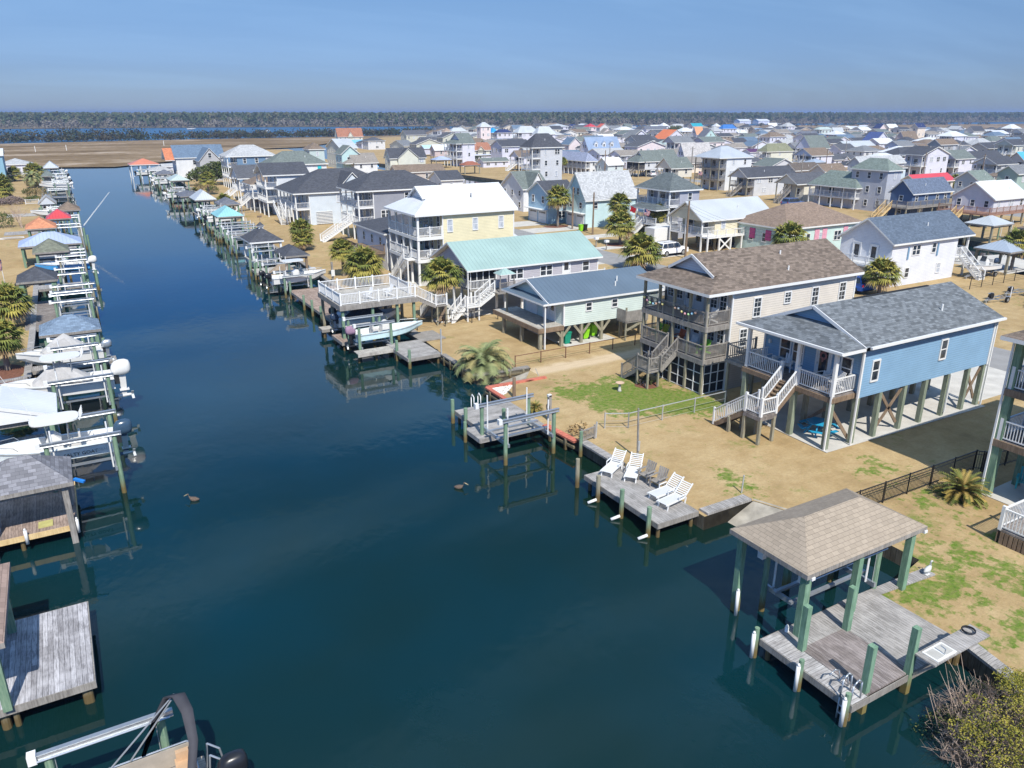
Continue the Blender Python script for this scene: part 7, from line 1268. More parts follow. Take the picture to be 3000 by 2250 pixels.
# ------------------------------------------------------------------ street things
def poleline(x, y, h, lb, arm=True):
    t = thing('utility_pole', lb, 'utility pole', (x, y, 0)); MB().tube((x, y, 0), (x, y, h), .15, .11, 10).build('pole', BROWNW, t)
    if arm: MB().box(x - .8, x + .8, y - .05, y + .05, h - .5, h - .4).build('crossarm', GREYW, t); MB().tube((x + .25, y, h - 1.4), (x + .25, y, h - .8), .16, n=10).build('transformer', STEEL, t)
    return (x, y, h - .35)
a = poleline(73.6, 101.5, 6.6, 'dark utility pole at the corner of the big aqua house', False); b = poleline(74.2, 108.2, 6.9, 'thin utility pole before the sky blue garages', False); c = poleline(71.7, 77.6, 7.6, 'tall brown utility pole beside the white car', False); d_ = poleline(80.2, 70.0, 4.2, 'grey pole at the mint house corner', False); e_ = poleline(207.9, 165.4, 8, 'utility pole before the beige two-storey building'); f_ = poleline(217.4, 122.5, 8, 'utility pole with transformer behind the white-roofed deck house'); g_ = poleline(211.1, 135.2, 8, 'utility pole behind the bright red roof'); h_ = poleline(128, 172, 9, 'tall white flagless mast before the lavender hip roofed house', False)
for n_, (p, q) in enumerate(((b, a), (a, c), (c, d_), (g_, f_))):
    t = thing('power_line', ('overhead wires between the garages and the aqua house corner', 'overhead wires crossing in front of the two-storey grey house', 'overhead wires running from the tall brown pole past the mint house', 'overhead wires above the bright red roof')[n_], 'wires', p); m = MB()
    for dz in (0, -.35, -.8):
        pts = [(p[0] + (q[0] - p[0]) * s_ / 8, p[1] + (q[1] - p[1]) * s_ / 8, p[2] + dz + (q[2] - p[2]) * s_ / 8 - 1.1 * (s_ / 8) * (1 - s_ / 8) * 2) for s_ in range(9)]; m.path(pts, .012, 3)
    m.build('cable', DARK, t)
for k_, (x, y) in enumerate([(155, 130 + 38 * i) for i in range(5)] + [(251, 150 + 42 * i) for i in range(5)] + [(349, 190 + 50 * i) for i in range(4)]):
    t = thing('utility_pole', 'thin utility pole rising between the roofs of the far streets', 'utility pole', (x, y, 0), 'utility poles along the far streets'); MB().tube((x, y, 0), (x, y, 9.5), .16, .11, 8).build('pole', GREYW, t); MB().box(x - .9, x + .9, y - .06, y + .06, 8.9, 9.02).build('crossarm', GREYW, t); t['label'] = '%s thin utility pole from the near end of the %s far street' % (('first', 'second', 'third', 'fourth', 'fifth')[k_ % 5], ('nearest', 'middle', 'last')[k_ // 5])
def car(x, y, label, col, rz=0, name='parked_car'):
    t = thing(name, label, 'car', (0, 0, 0)); m = MB(); body = plain('car_paint_%d' % int(col[0] * 100), col, .15, .6, var=.02)
    pr = [(-2.45, .42), (-2.5, .75), (-2.42, 1.12), (-2.3, 1.15), (-2.05, 1.78), (-1.9, 1.86), (.35, 1.88), (.75, 1.76), (1.3, 1.22), (2.1, 1.12), (2.45, .98), (2.52, .6), (2.45, .38)]
    rg = []
    for yy, sh in ((-.98, .0), (-.99, .3), (-.93, 1), (.93, 1), (.99, .3), (.98, 0)):
        rg.append([(a * (.99 if sh == 1 else 1), yy * (1 if h < 1.2 else (.82 if abs(yy) > .95 else .8)), h if sh == 1 or h < 1.2 else h - .04) for a, h in pr])
    m.loft(rg); b = m.build('body', body, t, False)
    g = MB()
    for s_ in (-1, 1):
        y0, y1 = s_ * .975, s_ * .815
        for x0, x1, t0, t1 in ((-2.2, -1.35, -1.98, -1.35), (-1.25, -.25, -1.25, -.25), (-.15, 1.1, -.15, .68)): g.add([(x0, y0 + s_ * .012, 1.2), (x1, y0 + s_ * .012, 1.2), (t1, y1 + s_ * .012, 1.74), (t0, y1 + s_ * .012, 1.74)], [(0, 1, 2, 3) if s_ < 0 else (3, 2, 1, 0)])
    g.add([(1.27, -.86, 1.26), (1.27, .86, 1.26), (.8, .74, 1.75), (.8, -.74, 1.75)], [(0, 1, 2, 3)]); g.add([(-2.31, -.86, 1.2), (-2.31, .86, 1.2), (-2.08, .74, 1.74), (-2.08, -.74, 1.74)], [(3, 2, 1, 0)]); g.build('windows', GLASS, t)
    for wx in (-1.5, 1.55):
        for s_ in (-1, 1):
            w = MB().tube((wx, s_ * .76, .4), (wx, s_ * 1.01, .4), .4, n=20).build('wheel', RUBBER, t); MB().tube((wx, s_ * .99, .4), (wx, s_ * 1.025, .4), .25, n=14).build('rim', ALU, w)
    for s_ in (-1, 1): MB().box(2.42, 2.53, s_ * .8 - .16, s_ * .8 + .16, .8, .95).build('headlight', GLASS, t); MB().box(-2.5, -2.38, s_ * .85 - .1, s_ * .85 + .1, .85, 1.1).build('tail_light', plain('tail_red', (.4, .01, .01)), t); MB().box(-1.9, .3, s_ * .7 - .03, s_ * .7 + .03, 1.9, 1.93).build('roof_rail', DARK, t)
    MB().box(-2.5, 2.52, -.9, .9, .3, .42).build('underbody', DARK, t); t.location = (x, y, .02); t.rotation_euler[2] = R(rz); return t
car(71.8, 80.8, 'white family car with dark windows parked beside the enclosed trailer', (.8, .8, .8), 2)
for i, (x, y, c_, a_, lb) in enumerate(((119, 150, (.6, .6, .6), 0, 'silver car parked in the sandy yard left of the three-level decked house'), (64.5, 118, (.05, .05, .06), 90, 'black car parked on the near street beyond the sky blue garages'), (157, 150, (.4, .05, .05), 90, 'dark red car on the second street, left part'), (158, 118, (.7, .7, .7), 90, 'white car on the second street before the beige building'), (132, 112, (.1, .15, .3), 0, 'navy car beside the wooden porch house'), (112, 96, (.5, .5, .5), 90, 'grey car on the bank before the white-lavender hip roofed house'), (158, 190, (.75, .75, .75), 90, 'white car far up the second street'))): car(x, y, lb, c_, a_)
t = thing('cargo_trailer', 'white enclosed box trailer behind the white car', 'trailer', (77, 88.6, 0)); MB().box(74.6, 79.2, 87.6, 89.8, .5, 2.5).box(74.62, 79.18, 87.62, 89.78, 2.5, 2.54).build('box', WHITEV, t); [MB().tube((76.8 + s_, 87.55, .33), (76.8 + s_, 87.7, .33), .33, n=14).build('wheel', RUBBER, t) for s_ in (-.4, .4)]
car(40.8, 205, 'white pickup-like car parked by the oak near the canal bend', (.8, .8, .8), 90); car(74.0, 53.9, 'small blue car half hidden behind the cream house roof', (.02, .10, .42), 90); car(84, 83.4, 'dark car parked under the cream stilt house', (.03, .03, .035), 90)
for x, y, lb in ((66.9, 91.3, 'white mailbox on a post, left of two at the street'), (66.6, 88.4, 'white mailbox with planter, right of two at the street')): t = thing('mailbox', lb, 'mailbox', (x, y, 0)); post(t, x, y, 0, 1.1, .12, GREYW, 'post'); MB().box(x - .3, x + .3, y - .22, y + .22, 1.1, 1.42).build('box', WHITEV, t)
# fences near
def wirefence(label, pts, h, mat, sp=2.4, top=True, bars=0):
    t = thing('fence', label, 'fence', (pts[0][0], pts[0][1], 0))
    m = MB()
    for a, b in zip(pts, pts[1:]):
        m.bar((a[0], a[1], h), (b[0], b[1], h), .045, .045)
        if bars: m.bar((a[0], a[1], .15), (b[0], b[1], .15), .03, .03); m.bar((a[0], a[1], h - .2), (b[0], b[1], h - .2), .03, .03); L = math.dist(a, b); n = int(L / bars); [m.box(a[0] + (b[0] - a[0]) * i / n - .009, a[0] + (b[0] - a[0]) * i / n + .009, a[1] + (b[1] - a[1]) * i / n - .009, a[1] + (b[1] - a[1]) * i / n + .009, .05, h) for i in range(n)]
        else: m.bar((a[0], a[1], h * .5), (b[0], b[1], h * .5), .012, .012); m.bar((a[0], a[1], .12), (b[0], b[1], .12), .012, .012)
    m.build('rails', mat, t)
    for a, b in zip(pts, pts[1:]):
        L = math.dist(a, b); n = max(1, round(L / sp)); [post(t, a[0] + (b[0] - a[0]) * i / n, a[1] + (b[1] - a[1]) * i / n, 0, h + .06, .06, mat, 'post') for i in range(n + 1)]
    return t
wirefence('black metal picket fence between the blue house and the near lawn', [(29.6, 20.6), (41.2, 20.5), (41.4, 20.2)], 1.15, BLACK, 1.9, bars=.11); wirefence('black metal picket fence running under the right-edge house', [(41.4, 20.1), (47, 19.6), (56, 19.4)], 1.15, BLACK, 1.9, bars=.11)
wirefence('galvanised pipe-topped wire fence between the cream and the blue house lawns', [(27.1, 35.4), (28.4, 34.7), (36.5, 34.6)], 1.0, STEEL); wirefence('rusty low wire fence in front of the mint house', [(28.4, 48.7), (42.5, 48.8)], .9, plain('rust', (.16, .08, .05), .9)); wirefence('thin black wire fence between the teal and mint houses', [(26.1, 62.3), (34.3, 62.1)], 1.1, BLACK); wirefence('black wire fence around the boat yard behind the blue house', [(86, 47.3), (104, 47.4)], 1.2, BLACK); wirefence('small grey slat fence below the white workshop', [(31, 158), (36, 157)], 1.0, ALU, bars=.2)
# ------------------------------------------------------------------ vegetation
rv = random.Random(11)
def leafmat(key, a, b, sc=1.2):
    t = NT(key, .7, .2); p = t.n('ShaderNodeNewGeometry').outputs['Position']; t.set('Base Color', t.mix(t.rng(t.noise(p, sc, 3), .35, .65, 0, 1), c4(a), c4(b))); return t.m
PG = leafmat('palm_green', (.09, .12, .025), (.20, .215, .05)); PY = leafmat('palm_yellow', (.20, .19, .04), (.36, .31, .07)); PD = leafmat('palm_dead', (.20, .13, .06), (.33, .23, .12)); PGR = leafmat('pindo_grey_green', (.14, .18, .07), (.30, .32, .15))
def fan_crown(seed, dead=True):
    r = random.Random(seed); m = MB(); up = Vector((0, 0, 1))
    for k in range(58):
        az = k * 2.39996 + r.uniform(-.3, .3); t = (k + .5) / 58; el = R(82 - 125 * t) + r.uniform(-.12, .12); d = Vector((math.cos(az) * math.cos(el), math.sin(az) * math.cos(el), math.sin(el)))
        side = d.cross(up); side = side.normalized() if side.length > .05 else Vector((1, 0, 0)); nrm = side.cross(d).normalized()
        pl = r.uniform(.38, .55); base = d * pl - Vector((0, 0, .06 * (1 - t))); m.bar((0, 0, 0), base, .018, .012, 0)
        mi = 2 if (t > .88 and dead) else (1 if r.random() < .35 + .3 * t else 0)
        nl = 15
        for i in range(nl):
            a = R(-88 + 176 * i / (nl - 1)); L = r.uniform(.46, .62) * (1 - .25 * abs(a) / 1.6); dd = (d * math.cos(a) + side * math.sin(a)); w = .038
            tip1 = base + dd * L * .6 - nrm * .02 + nrm * .05 * math.cos(a); tip2 = base + dd * L - Vector((0, 0, .09 + .13 * r.random())); sw = dd.cross(nrm).normalized() * w
            m.add([base, tip1 - sw, tip1 + sw, tip2], [(0, 1, 2), (1, 3, 2)], mi)
    return m.mesh('crown', [PG, PY, PD])
FAN = [fan_crown(s_) for s_ in (1, 2, 3)]
def feather_crown(seed, n=42, mats=None, leaf=.3, droop=1.2, upright=85, low=-20):
    r = random.Random(seed); m = MB(); up = Vector((0, 0, 1))
    for k in range(n):
        az = k * 2.39996 + r.uniform(-.25, .25); t = (k + .5) / n; el0 = R(upright + (low - upright) * t + r.uniform(-9, 9)); fl = r.uniform(.8, 1.12); h = Vector((math.cos(az), math.sin(az), 0)); p = Vector((0, 0, 0)); el = el0; pts = [p.copy()]
        for i in range(9): p = p + (h * math.cos(el) + up * math.sin(el)) * .125 * fl; el -= R(droop * 13) * (.4 + i * .12); pts.append(p.copy())
        mi = 1 if r.random() < .3 + .3 * t else 0; side = h.cross(up)
        for i in range(1, 9):
            for j in (0, .5):
                q = pts[i].lerp(pts[min(9, i + 1)], j); tg = (pts[min(9, i + 1)] - pts[i]).normalized(); L = leaf * (1 - .5 * abs(i - 4) / 5)
                for s_ in (-1, 1): e = q + (side * s_ * .75 + tg * .55 + Vector((0, 0, -.18 if droop > 1 else .12))) * L; m.add([q, q + tg * .06, e], [(0, 1, 2)], mi)
        m.path(pts, .009, 3, mi)
    return m.mesh('crown', mats or [PG, PY])
PINDO = feather_crown(5, 84, [PGR, leafmat('pindo_yellow', (.26, .23, .09), (.38, .33, .15))], .36, 1.15, 84, -32); SAGO = feather_crown(6, 110, [leafmat('sago_green', (.10, .13, .03), (.2, .2, .05)), leafmat('sago_gold', (.28, .21, .05), (.4, .28, .09))], .2, .75, 82, -12)
PTRUNK = wood('palm_trunk', (.14, .12, .10), (.28, .25, .21))
def palm(x, y, h, r, label, k=0, kind='fan', tr=.17):
    t = thing('palm_tree' if kind != 'sago' else 'sago_plant', label, 'palm', (x, y, 0)); th = max(.25, h - r * .75); m = MB(); n = max(3, int(th / .35)); rg = []
    for i in range(n + 1): z = th * i / n; rr_ = tr * (1.25 - .35 * i / n + (.12 if i % 2 else 0)); rg.append([(x + rr_ * math.cos(a * .785), y + rr_ * math.sin(a * .785), z) for a in range(8)])
    m.loft(rg); m.build('trunk', PTRUNK, t); c = inst('crown', {'fan': FAN[k % 3], 'pindo': PINDO, 'sago': SAGO}[kind], t, (x, y, th), R(k * 77)); c.scale = (r, r, r * (.95 if kind == 'fan' else 1)); return t
for i, (x, y, h, r, lb) in enumerate((( -5.6, 82.2, 3.6, 1.9, 'leafy fan palm on the left bank beside the dark plank deck'), (-5.5, 67.6, 3.7, 1.55, 'fan palm with clear trunk in the mulch bed on the left bank'), (28.2, 89.3, 4.1, 1.5, 'slim fan palm with tall bare trunk beside the brown deck'), (28.5, 82.9, 4.0, 2.15, 'dense round fan palm behind the roof-deck boathouse'), (29.6, 64.2, 5.7, 1.75, 'fan palm with ringed flower bed in front of the teal roofed house'),
        (29.3, 111, 3.9, 1.7, 'taller of the twin fan palms on the lawn by the cupola boathouse'), (29.0, 109.6, 2.6, 1.4, 'shorter of the twin fan palms on the lawn by the cupola boathouse'), (28.7, 165.3, 2.9, 1.6, 'low fan palm near the slatted-wall boathouse'), (31.2, 198.4, 5.0, 1.9, 'fan palm in front of the oak at the canal bend'), (73.7, 111.9, 6.3, 2.1, 'tall fan palm on the island bed before the garages'), (80.0, 103.0, 5.6, 1.9, 'fan palm against the wall of the big aqua house'), (71.3, 91.4, 4.4, 2.2, 'shaggy fan palm in the mulch circle beside the mailboxes'), (80.6, 93.6, 4.7, 1.6, 'fan palm between the flags and the cream stilt house'),
        (61.6, 74.5, 4.0, 2.4, 'wide clump of fan palm beside the street, past the mint house roof'), (80.8, 68.4, 4.7, 2.2, 'fan palm leaning on the corner of the mint house with magenta shutters'), (74.9, 50.6, 3.4, 1.8, 'fan palm behind the ridge of the blue house'), (101.4, 51.2, 4.5, 1.9, 'tall fan palm at the right edge by the boat yard'), (97.5, 59, 3.8, 1.4, 'fan palm seen through the white balcony posts of the blue shingle house'), (198, 117.6, 3.4, 2.0, 'fan palm between the bright red roof and the aqua shutters'), (237, 426, 6, 3, 'far fan palm pair before the azure roofed house, left one'), (240, 430, 6, 3, 'far fan palm pair before the azure roofed house, right one'), (123.6, 192.9, 5.2, 1.5, 'fan palm before the lavender hip roof, left one'), (139.3, 209.4, 5, 1.6, 'fan palm before the lavender hip roof, right one'), (209.8, 300, 3, 2.0, 'fan palm beside the three white dormers'), (200, 266.8, 2, 1.7, 'low fan palm before the brown gabled low building'),
        (399, 220, 4, 2.4, 'left of two small palms before the aqua and blue-grey house'), (404.4, 215, 4, 2.6, 'right of two small palms before the aqua and blue-grey house'), (327, 201, 3, 2.2, 'palm at the corner of the navy house'), (265.6, 150, 3.8, 2.6, 'palm before the low slate roofed house, left of two'), (269.5, 147, 3, 2, 'palm before the low slate roofed house, right of two'), (251, 132, 3.8, 2.0, 'palm beside the screened porch at the right edge'), (390, 225.6, 4, 3, 'bushy palm under the broad pale hip roof'), (-9.8, 266, 3.8, 2.2, 'fan palm beside the white column at the far left'), (-4.4, 246, 5.6, 2.6, 'tall fan palm behind the grey-green palm at the far left bank'), (-11.6, 233.5, 4, 2.3, 'fan palm at the left frame edge, far bank'), (-10.5, 202, 5, 2.6, 'big leafy palm by the brown hedge at the left edge'), (190, 432, 5, 2, 'far palm beside the tan-orange roof, left one'), (178, 420, 5, 2.2, 'far palm before the marsh at the small lifts'), (201, 436, 4, 2.3, 'far palm in front of the tan-orange roof'), (54, 262, 4, 1.8, 'palm beside the grey-white three-level house'))):
    palm(x, y, h + (.6 if 60 < x < 110 else .35), r * 1.25, lb, i)
palm(-5.0, 240, 4.2, 2.4, 'grey-green feather palm at the far left bank', 1, 'pindo', .3); palm(26.2, 49.8, 1.9, 2.35, 'drooping grey-green feather palm in the bulkhead bed', 0, 'pindo', .34); palm(37.4, 18.9, .5, 1.25, 'golden-green sago plant at the foot of the right-edge house', 0, 'sago', .25); palm(143, 95, 1.9, 2.4, 'pale feather palm before the royal blue house', 2, 'pindo', .3); palm(24.8, 39.9, .3, .55, 'small spiky yucca at the land end of the lift dock', 1, 'sago', .08)
palm(29, 204, .6, 1.4, 'low spiky plant below the oak at the canal bend', 2, 'sago', .15)
def leafball(m, c, r, n, s_, rnd, mi=0, nm=1):
    for _ in range(n):
        a, b = rnd.uniform(0, 6.283), math.asin(rnd.uniform(-.55, 1)); q = rnd.uniform(.62, 1.05); p = Vector((c[0] + r[0] * q * math.cos(a) * math.cos(b), c[1] + r[1] * q * math.sin(a) * math.cos(b), c[2] + r[2] * q * math.sin(b)))
        u = Vector((rnd.gauss(0, 1), rnd.gauss(0, 1), rnd.gauss(0, .6))).normalized() * s_; v = u.cross(Vector((rnd.gauss(0, 1), rnd.gauss(0, 1), rnd.gauss(0, 1)))).normalized() * s_ * .6
        m.add([p - u, p - v, p + u, p + v], [(0, 1, 2, 3)], mi + rnd.randrange(nm))
LG = leafmat('bush_green', (.045, .075, .018), (.10, .13, .03)); LO = leafmat('oak_olive', (.05, .065, .02), (.12, .13, .04)); LM = leafmat('bare_mauve', (.17, .13, .12), (.28, .22, .20)); LT_ = leafmat('tan_bush', (.30, .20, .09), (.42, .30, .15)); LYG = leafmat('yellow_green_leaf', (.13, .15, .025), (.30, .27, .05)); TW = leafmat('dry_twigs', (.36, .26, .20), (.52, .41, .33))
def tree(name, label, cat, x, y, lobes, mats, n=260, s_=.28, trunk=None):
    t = thing(name, label, cat, (x, y, 0)); m = MB(); rnd = random.Random(int(x * 7 + y)); 
    for (dx, dy, z, rx, ry, rz_) in lobes: leafball(m, (x + dx, y + dy, z), (rx, ry, rz_), int(n * rx * ry), s_, rnd, 0, len(mats))
    m.build('crown', mats, t)
    tm = MB()
    for (dx, dy, z, rx, ry, rz_) in lobes: tm.tube((x, y, 0), (x + dx * .8, y + dy * .8, z), (trunk or .12), .05, 6)
    tm.build('trunk', BARK, t); return t
tree('oak_tree', 'big dark olive oak at the canal bend before the blue hipped house', 'tree', 36.6, 226, [(-2, -1, 3, 3, 3, 2), (1.5, 1, 3.8, 3.2, 3, 2.2), (4, -1, 3.0, 2.4, 2.6, 1.8), (-4.5, 0, 2, 2, 2, 1.6), (.5, -2, 2.4, 2.6, 2, 1.6), (3, 3, 4.4, 2, 2, 1.5)], [LO, LG, LO], 90, .3, .25)
tree('oak_tree', 'wide reddish-olive oak behind the white metal roofed pale aqua house', 'tree', 210, 265, [(0, 0, 3.4, 4, 4, 2.4), (5, 2, 3.2, 4, 4, 2.2), (-4, 0, 2.6, 3, 3, 1.9), (9, 1, 2.4, 3, 3, 1.6)], [LO, leafmat('rusty', (.12, .07, .03), (.18, .11, .05))], 60, .4, .25)
for i, (x, y, r, h, mt, lb) in enumerate(((353, 319, 6, 4, [LO, LG], 'dark green tree beside the red roof, far second canal'), (540, 299, 11, 5.5, [LG, LO], 'large round dark evergreen bush in the far right distance'), (-6.4, 202, 1.2, .9, [LG, LO], 'clipped round green bush left of the white picket fence'), (-4.8, 205, 1.4, .8, [LG], 'clipped green bush behind the white picket fence'), (-6.0, 223, 1.4, 1.0, [LG, LO], 'round green bush behind the tan bush, far left bank'), (-4.2, 213, 2.2, 1.7, [LT_, LO], 'tan feathery bush behind the green bushes, left bank'), (-9.0, 198, 2.6, 1.3, [LM], 'bare brown hedge at the left edge'), (-9.4, 158, 2.2, 2.0, [LG], 'dark green bush at the left edge behind the orange roof'), (33, 204, 1.6, 1.2, [LG], 'dark round shrub at the white wall, canal bend'), (32.3, 214, 2, 1.4, [LT_, LO], 'tan spiky shrub beside the oak'), (75.3, 93.6, 1.3, .8, [leafmat('rusty2', (.16, .08, .04), (.22, .12, .05)), LO], 'rusty shrub in the mulch bed beside the driveway'), (79.8, 96.5, 2.0, 1.6, [LO, LG], 'olive shrub below the flagged porch'), (36.0, 156, 1.2, .9, [LG], 'low shrub before the brown hip roofed house'), (34.5, 40.6, .6, .5, [LM, LO], 'small twiggy shrub under the grey landing of the cream house'), (25.3, 35.6, .7, .5, [LT_], 'tan grass tuft beside the red bulkhead cap'), (235, 165, 7, 3.6, [LM], 'bare mauve-brown tree between the white bungalow and the metal roof'), (318, 215, 4, 3, [leafmat('rusty3', (.16, .09, .05), (.22, .13, .07)), LO], 'rusty brown bush under the navy roofed white gable'), (145, 280, 3, 2, [LG], 'green bush before the pinkish house'), (395, 448, 8, 7, [LO, LG], 'dark wooded clump beyond the dark slate roofed house'))):
    tree('bush', lb, 'bush', x, y, [(0, 0, h * .55, r, r * .9, h * .8), (r * .4, .2, h * .7, r * .6, r * .6, h * .6), (-r * .45, -.1, h * .5, r * .6, r * .6, h * .6)], mt, 130 if r < 3 else 26, .13 if r < 3 else .45, .05)
def bare_tree(label, x, y, h, n, seed, mt, spread=.55, leaves=0):
    t = thing('bare_tree', label, 'tree', (x, y, 0)); rnd = random.Random(seed); m = MB()
    def br(p, d, L, r, dep):
        q = p + d * L; m.tube(p, q, r, r * .65, 4)
        if dep == 0: return
        for _ in range(n): br(q, (d + Vector((rnd.gauss(0, spread), rnd.gauss(0, spread), rnd.gauss(.15, .3)))).normalized(), L * rnd.uniform(.6, .85), r * .6, dep - 1)
    for k in range(5): br(Vector((x + rnd.uniform(-.2, .2), y + rnd.uniform(-.2, .2), 0)), Vector((rnd.gauss(0, .5), rnd.gauss(0, .5), 1)).normalized(), h * .32, .05, 4)
    m.build('branches', mt, t); return t
bare_tree('leafless many-stemmed grey tree behind the orange boathouse roof', -6.2, 156, 4.2, 3, 4, TW)
bs = thing('bush', 'dry brown twiggy bush with yellow-green leaves in the bottom right corner', 'bush', (23.8, 8.2, 0)); m = MB(); lf = MB(); rnd = random.Random(9)
for k in range(1250):
    x, y = rnd.uniform(21.0, 26.4), rnd.uniform(5.2, 11.2); e_ = ((x - 23.8) / 2.9) ** 2 + ((y - 8.2) / 2.9) ** 2
    if e_ > 1: continue
    z = -.7 + 1.5 * (1 - e_) * rnd.uniform(.6, 1); p = Vector((x, y, z)); d = Vector((rnd.gauss(-.25, .5), rnd.gauss(.1, .5), rnd.uniform(.3, 1))).normalized(); L = rnd.uniform(.3, .7); q = p + d * L; m.tube(p, q, .011, .006, 3)
    for _ in range(3): a = p.lerp(q, rnd.random()); m.tube(a, a + (d + Vector((rnd.gauss(0, .7), rnd.gauss(0, .7), rnd.gauss(0, .5)))).normalized() * L * .5, .007, .003, 3)
for k in range(14): x, y = rnd.uniform(21.8, 24.6), rnd.uniform(10.0, 10.9); m.tube((x, y, -.4), (x - rnd.uniform(.1, .7), y + rnd.uniform(.2, .7), rnd.uniform(.7, 1.4)), .016, .006, 4)
for k in range(150):
    x, y = rnd.uniform(21.0, 26.4), rnd.uniform(5.2, 9.8); e_ = ((x - 23.8) / 2.9) ** 2 + ((y - 8.2) / 2.9) ** 2
    if e_ < .97 and (y < 9.3 or x > 23.9 or k % 5 == 0): leafball(lf, (x, y, -.05 + 1.5 * (1 - e_)), (.42, .42, .32), 170, .035, rnd, 0, 2)
for k in range(40): x, y = rnd.uniform(21.4, 26), rnd.uniform(5.6, 10.6); leafball(lf, (x, y, -.6 + 1.0 * max(0, 1 - ((x - 23.8) / 2.9) ** 2 - ((y - 8.2) / 2.9) ** 2)), (.5, .5, .3), 60, .04, rnd, 2)
m.build('twigs', TW, bs); lf.build('leaves', [LYG, leafmat('ygl2', (.20, .19, .03), (.36, .30, .05)), LO], bs)
MB().ell((23.8, 8.2, -1.1), (2.8, 2.8, 1.0), 16, 6).build('root_mound', plain('bush_soil', (.07, .055, .04), 1), bs)
fb = thing('flower_bed', 'ring of orange flowers and grey stones at the palm foot before the teal roofed house', 'flower bed', (29.6, 64.2, 0)); m = MB(); [m.ell((29.6 + .85 * math.cos(a), 64.2 + .85 * math.sin(a), .08), (.16, .12, .1), 6, 4) for a in [i * .37 for i in range(17)]]; m.build('stones', CONC, fb); m = MB(); leafball(m, (29.6, 64.2, .05), (.8, .8, .25), 300, .05, rnd); m.build('flowers', leafmat('orange_flowers', (.5, .18, .03), (.6, .3, .06)), fb)
def stuff(name, mb, mats): o = mb.build(name, mats); o['kind'] = 'stuff'; return o
MULCH = plain('mulch', (.17, .075, .045), 1, var=.3, sc=4)
for n_, (x, y, rx, ry) in enumerate(((71.3, 91.2, 2.4, 1.7), (78.5, 94.5, 2.6, 1.5), (26.6, 50.2, 1.5, 1.7), (-5.6, 66.5, 1.2, 2.6), (73.5, 112, 2.4, 1.6), (34.6, 40.4, .9, .8))): sheet('mulch_bed', [(x + rx * math.cos(a) * (1 + .1 * math.sin(3 * a)), y + ry * math.sin(a)) for a in [i * .42 for i in range(15)]], .016, MULCH)
# marsh-edge thicket
m = MB(); rnd = random.Random(21)
for k in range(1500):
    x = rnd.uniform(-330, 420); yb = 604 + .15 * max(0, x + 26) if x < 150 else 630 + (x - 150) * .12; y = yb + rnd.uniform(0, 42) * (1.2 if x < 60 else .8); r = rnd.uniform(2, 6) * (.85 if x > 70 else 1.15); 
    if 62 < x < 95 and rnd.random() < .6: continue
    leafball(m, (x, y, r * .45), (r, r, r * .85), 30, .75, rnd, rnd.choice((0, 0, 1, 1, 0, 2)), 1)
TG = leafmat('thicket_green', (.03, .042, .02), (.055, .07, .03), .3); TO = leafmat('thicket_brown', (.055, .05, .03), (.085, .075, .045), .3)
stuff('thicket', m, [TG, TO, TO])
m = MB()
for k in range(260): x = rnd.uniform(420, 1350); y = 700 + (x - 420) * .05 + rnd.uniform(0, 160); r = rnd.uniform(1.5, 3.4); leafball(m, (x, y, r * .4), (r * 1.6, r, r), 26, .9, rnd, rnd.choice((0, 1, 2)), 1)
stuff('thicket', m, [TG, TO, LM])
# far forest
FP = leafmat('pine_green', (.045, .07, .035), (.09, .115, .055), .02); FO = leafmat('pine_olive', (.085, .095, .045), (.13, .13, .07), .03); FB = leafmat('bare_wood', (.14, .13, .10), (.19, .17, .14), .03)
def fyb(x):
    P = [(-9000, 1410), (-60, 1152), (280, 1108), (560, 1032), (760, 1000), (1150, 1000), (1700, 915), (3300, 715), (9000, 800)]
    for a, b in zip(P, P[1:]):
        if a[0] <= x <= b[0]: return a[1] + (b[1] - a[1]) * (x - a[0]) / (b[0] - a[0])
    return 1000
m = MB(); rnd = random.Random(5)
def ftree(x, y, h, r, mi, bare):
    if not bare: m.tube((x, y, 0), (x, y, h * .6), .5, .3, 3, 2)
    for j in range(3 if bare else 4):
        z = h * (.25 + .25 * j) if bare else h * (.45 + .17 * j); rr_ = r * (1 - .15 * j) * rnd.uniform(.7, 1.2); cx, cy = x + rnd.uniform(-1, 1) * r * .4, y + rnd.uniform(-1, 1) * r * .4
        for _ in range(10):
            a, b = rnd.uniform(0, 6.28), rnd.uniform(-.8, 1.5); p = Vector((cx + rr_ * math.cos(a) * math.cos(b), cy + rr_ * math.sin(a) * math.cos(b), z + rr_ * .8 * math.sin(b))); s_ = r * (.36 if not bare else .26)
            u = Vector((rnd.gauss(0, 1), rnd.gauss(0, .5), rnd.gauss(0, .8))).normalized() * s_; v = u.cross(Vector((rnd.gauss(0, .6), 1, rnd.gauss(0, .6)))).normalized() * s_
            m.add([p - u, p - v, p + u, p + v], [(0, 1, 2, 3)], mi)
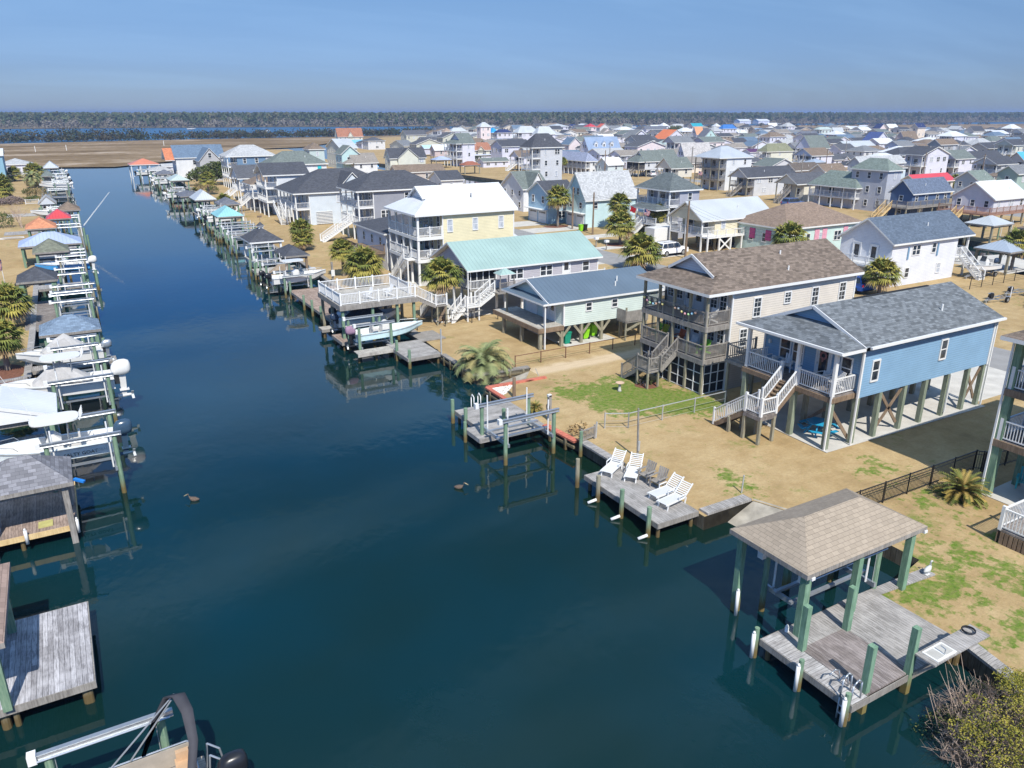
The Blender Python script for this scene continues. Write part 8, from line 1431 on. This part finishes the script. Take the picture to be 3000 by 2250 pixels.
for k in range(11500):
    d = rnd.random() ** 1.6; x = rnd.uniform(-420, 900) if rnd.random() < .42 else rnd.uniform(700, 3600)
    y = fyb(x) + 6 + d * 1100; bare = rnd.random() < (.75 if d < .03 else .3 if d < .12 else .12); h = (rnd.uniform(8, 13) if bare else rnd.uniform(11, 17)) * (1 if d > .02 else .75)
    ftree(x, y, h, rnd.uniform(3, 5), 2 if bare else rnd.choice((0, 0, 1)), bare)
stuff('far_forest', m, [FP, FO, FB])
m = MB(); n = 60; o_ = []
for i in range(n + 1):
    for j in range(13):
        x = -4000 + 14000 * i / n; y = fyb(max(-9000, min(9000, x))) + 500 + 14000 * (j / 12) ** 2; o_.append((x, y, 10.5 + rnd.uniform(-.8, .8) if j else 0))
m.add(o_, [(i * 13 + j, (i + 1) * 13 + j, (i + 1) * 13 + j + 1, i * 13 + j + 1) for i in range(n) for j in range(12)]); stuff('far_forest', m, [FP])
for x, y, lb in ((973, 840, 'white-roofed building on the far shore, right'), (1010, 835, 'second white-roofed building on the far shore, right')): house('house', lb, x, y + 110, 26, 14, 5, 2.6, 'gx', 'white', 'white', 0, '')
for x, y, lb in ((143, 1000, 'white motor boat speeding far off on the waterway'), (190, 840, 'white cabin boat moored far off on the waterway')): boat(lb, x, y, WZ, 9, 1, 3, 1.6, GEL, GEL, 3.2, GEL)
for i, (x, y) in enumerate(((-6, 470), (8, 480), (60, 520))): t = thing('marker_post', ('white marker post in the marsh, leftmost', 'white marker post in the marsh, second from left', 'white marker post in the marsh, third from left')[i], 'post', (x, y, -.4)); post(t, x, y, -.5, 2.4, .25, WHITE, 'post')
# ------------------------------------------------------------------ air
hz = MB().box(-6000, 12000, -300, 20000, -4, 27).build('haze', []); hz['kind'] = 'stuff'
hm = bpy.data.materials.new('haze'); hm.use_nodes = True; hn = hm.node_tree; hn.nodes.clear(); hv = hn.nodes.new('ShaderNodeVolumePrincipled'); ho = hn.nodes.new('ShaderNodeOutputMaterial'); hn.links.new(hv.outputs[0], ho.inputs['Volume'])
hv.inputs['Density'].default_value = .00022; hv.inputs['Color'].default_value = (.50, .66, .98, 1); hv.inputs['Anisotropy'].default_value = .2
hz.data.materials.append(hm); S.cycles.volume_bounces = 0; S.cycles.volume_max_steps = 64
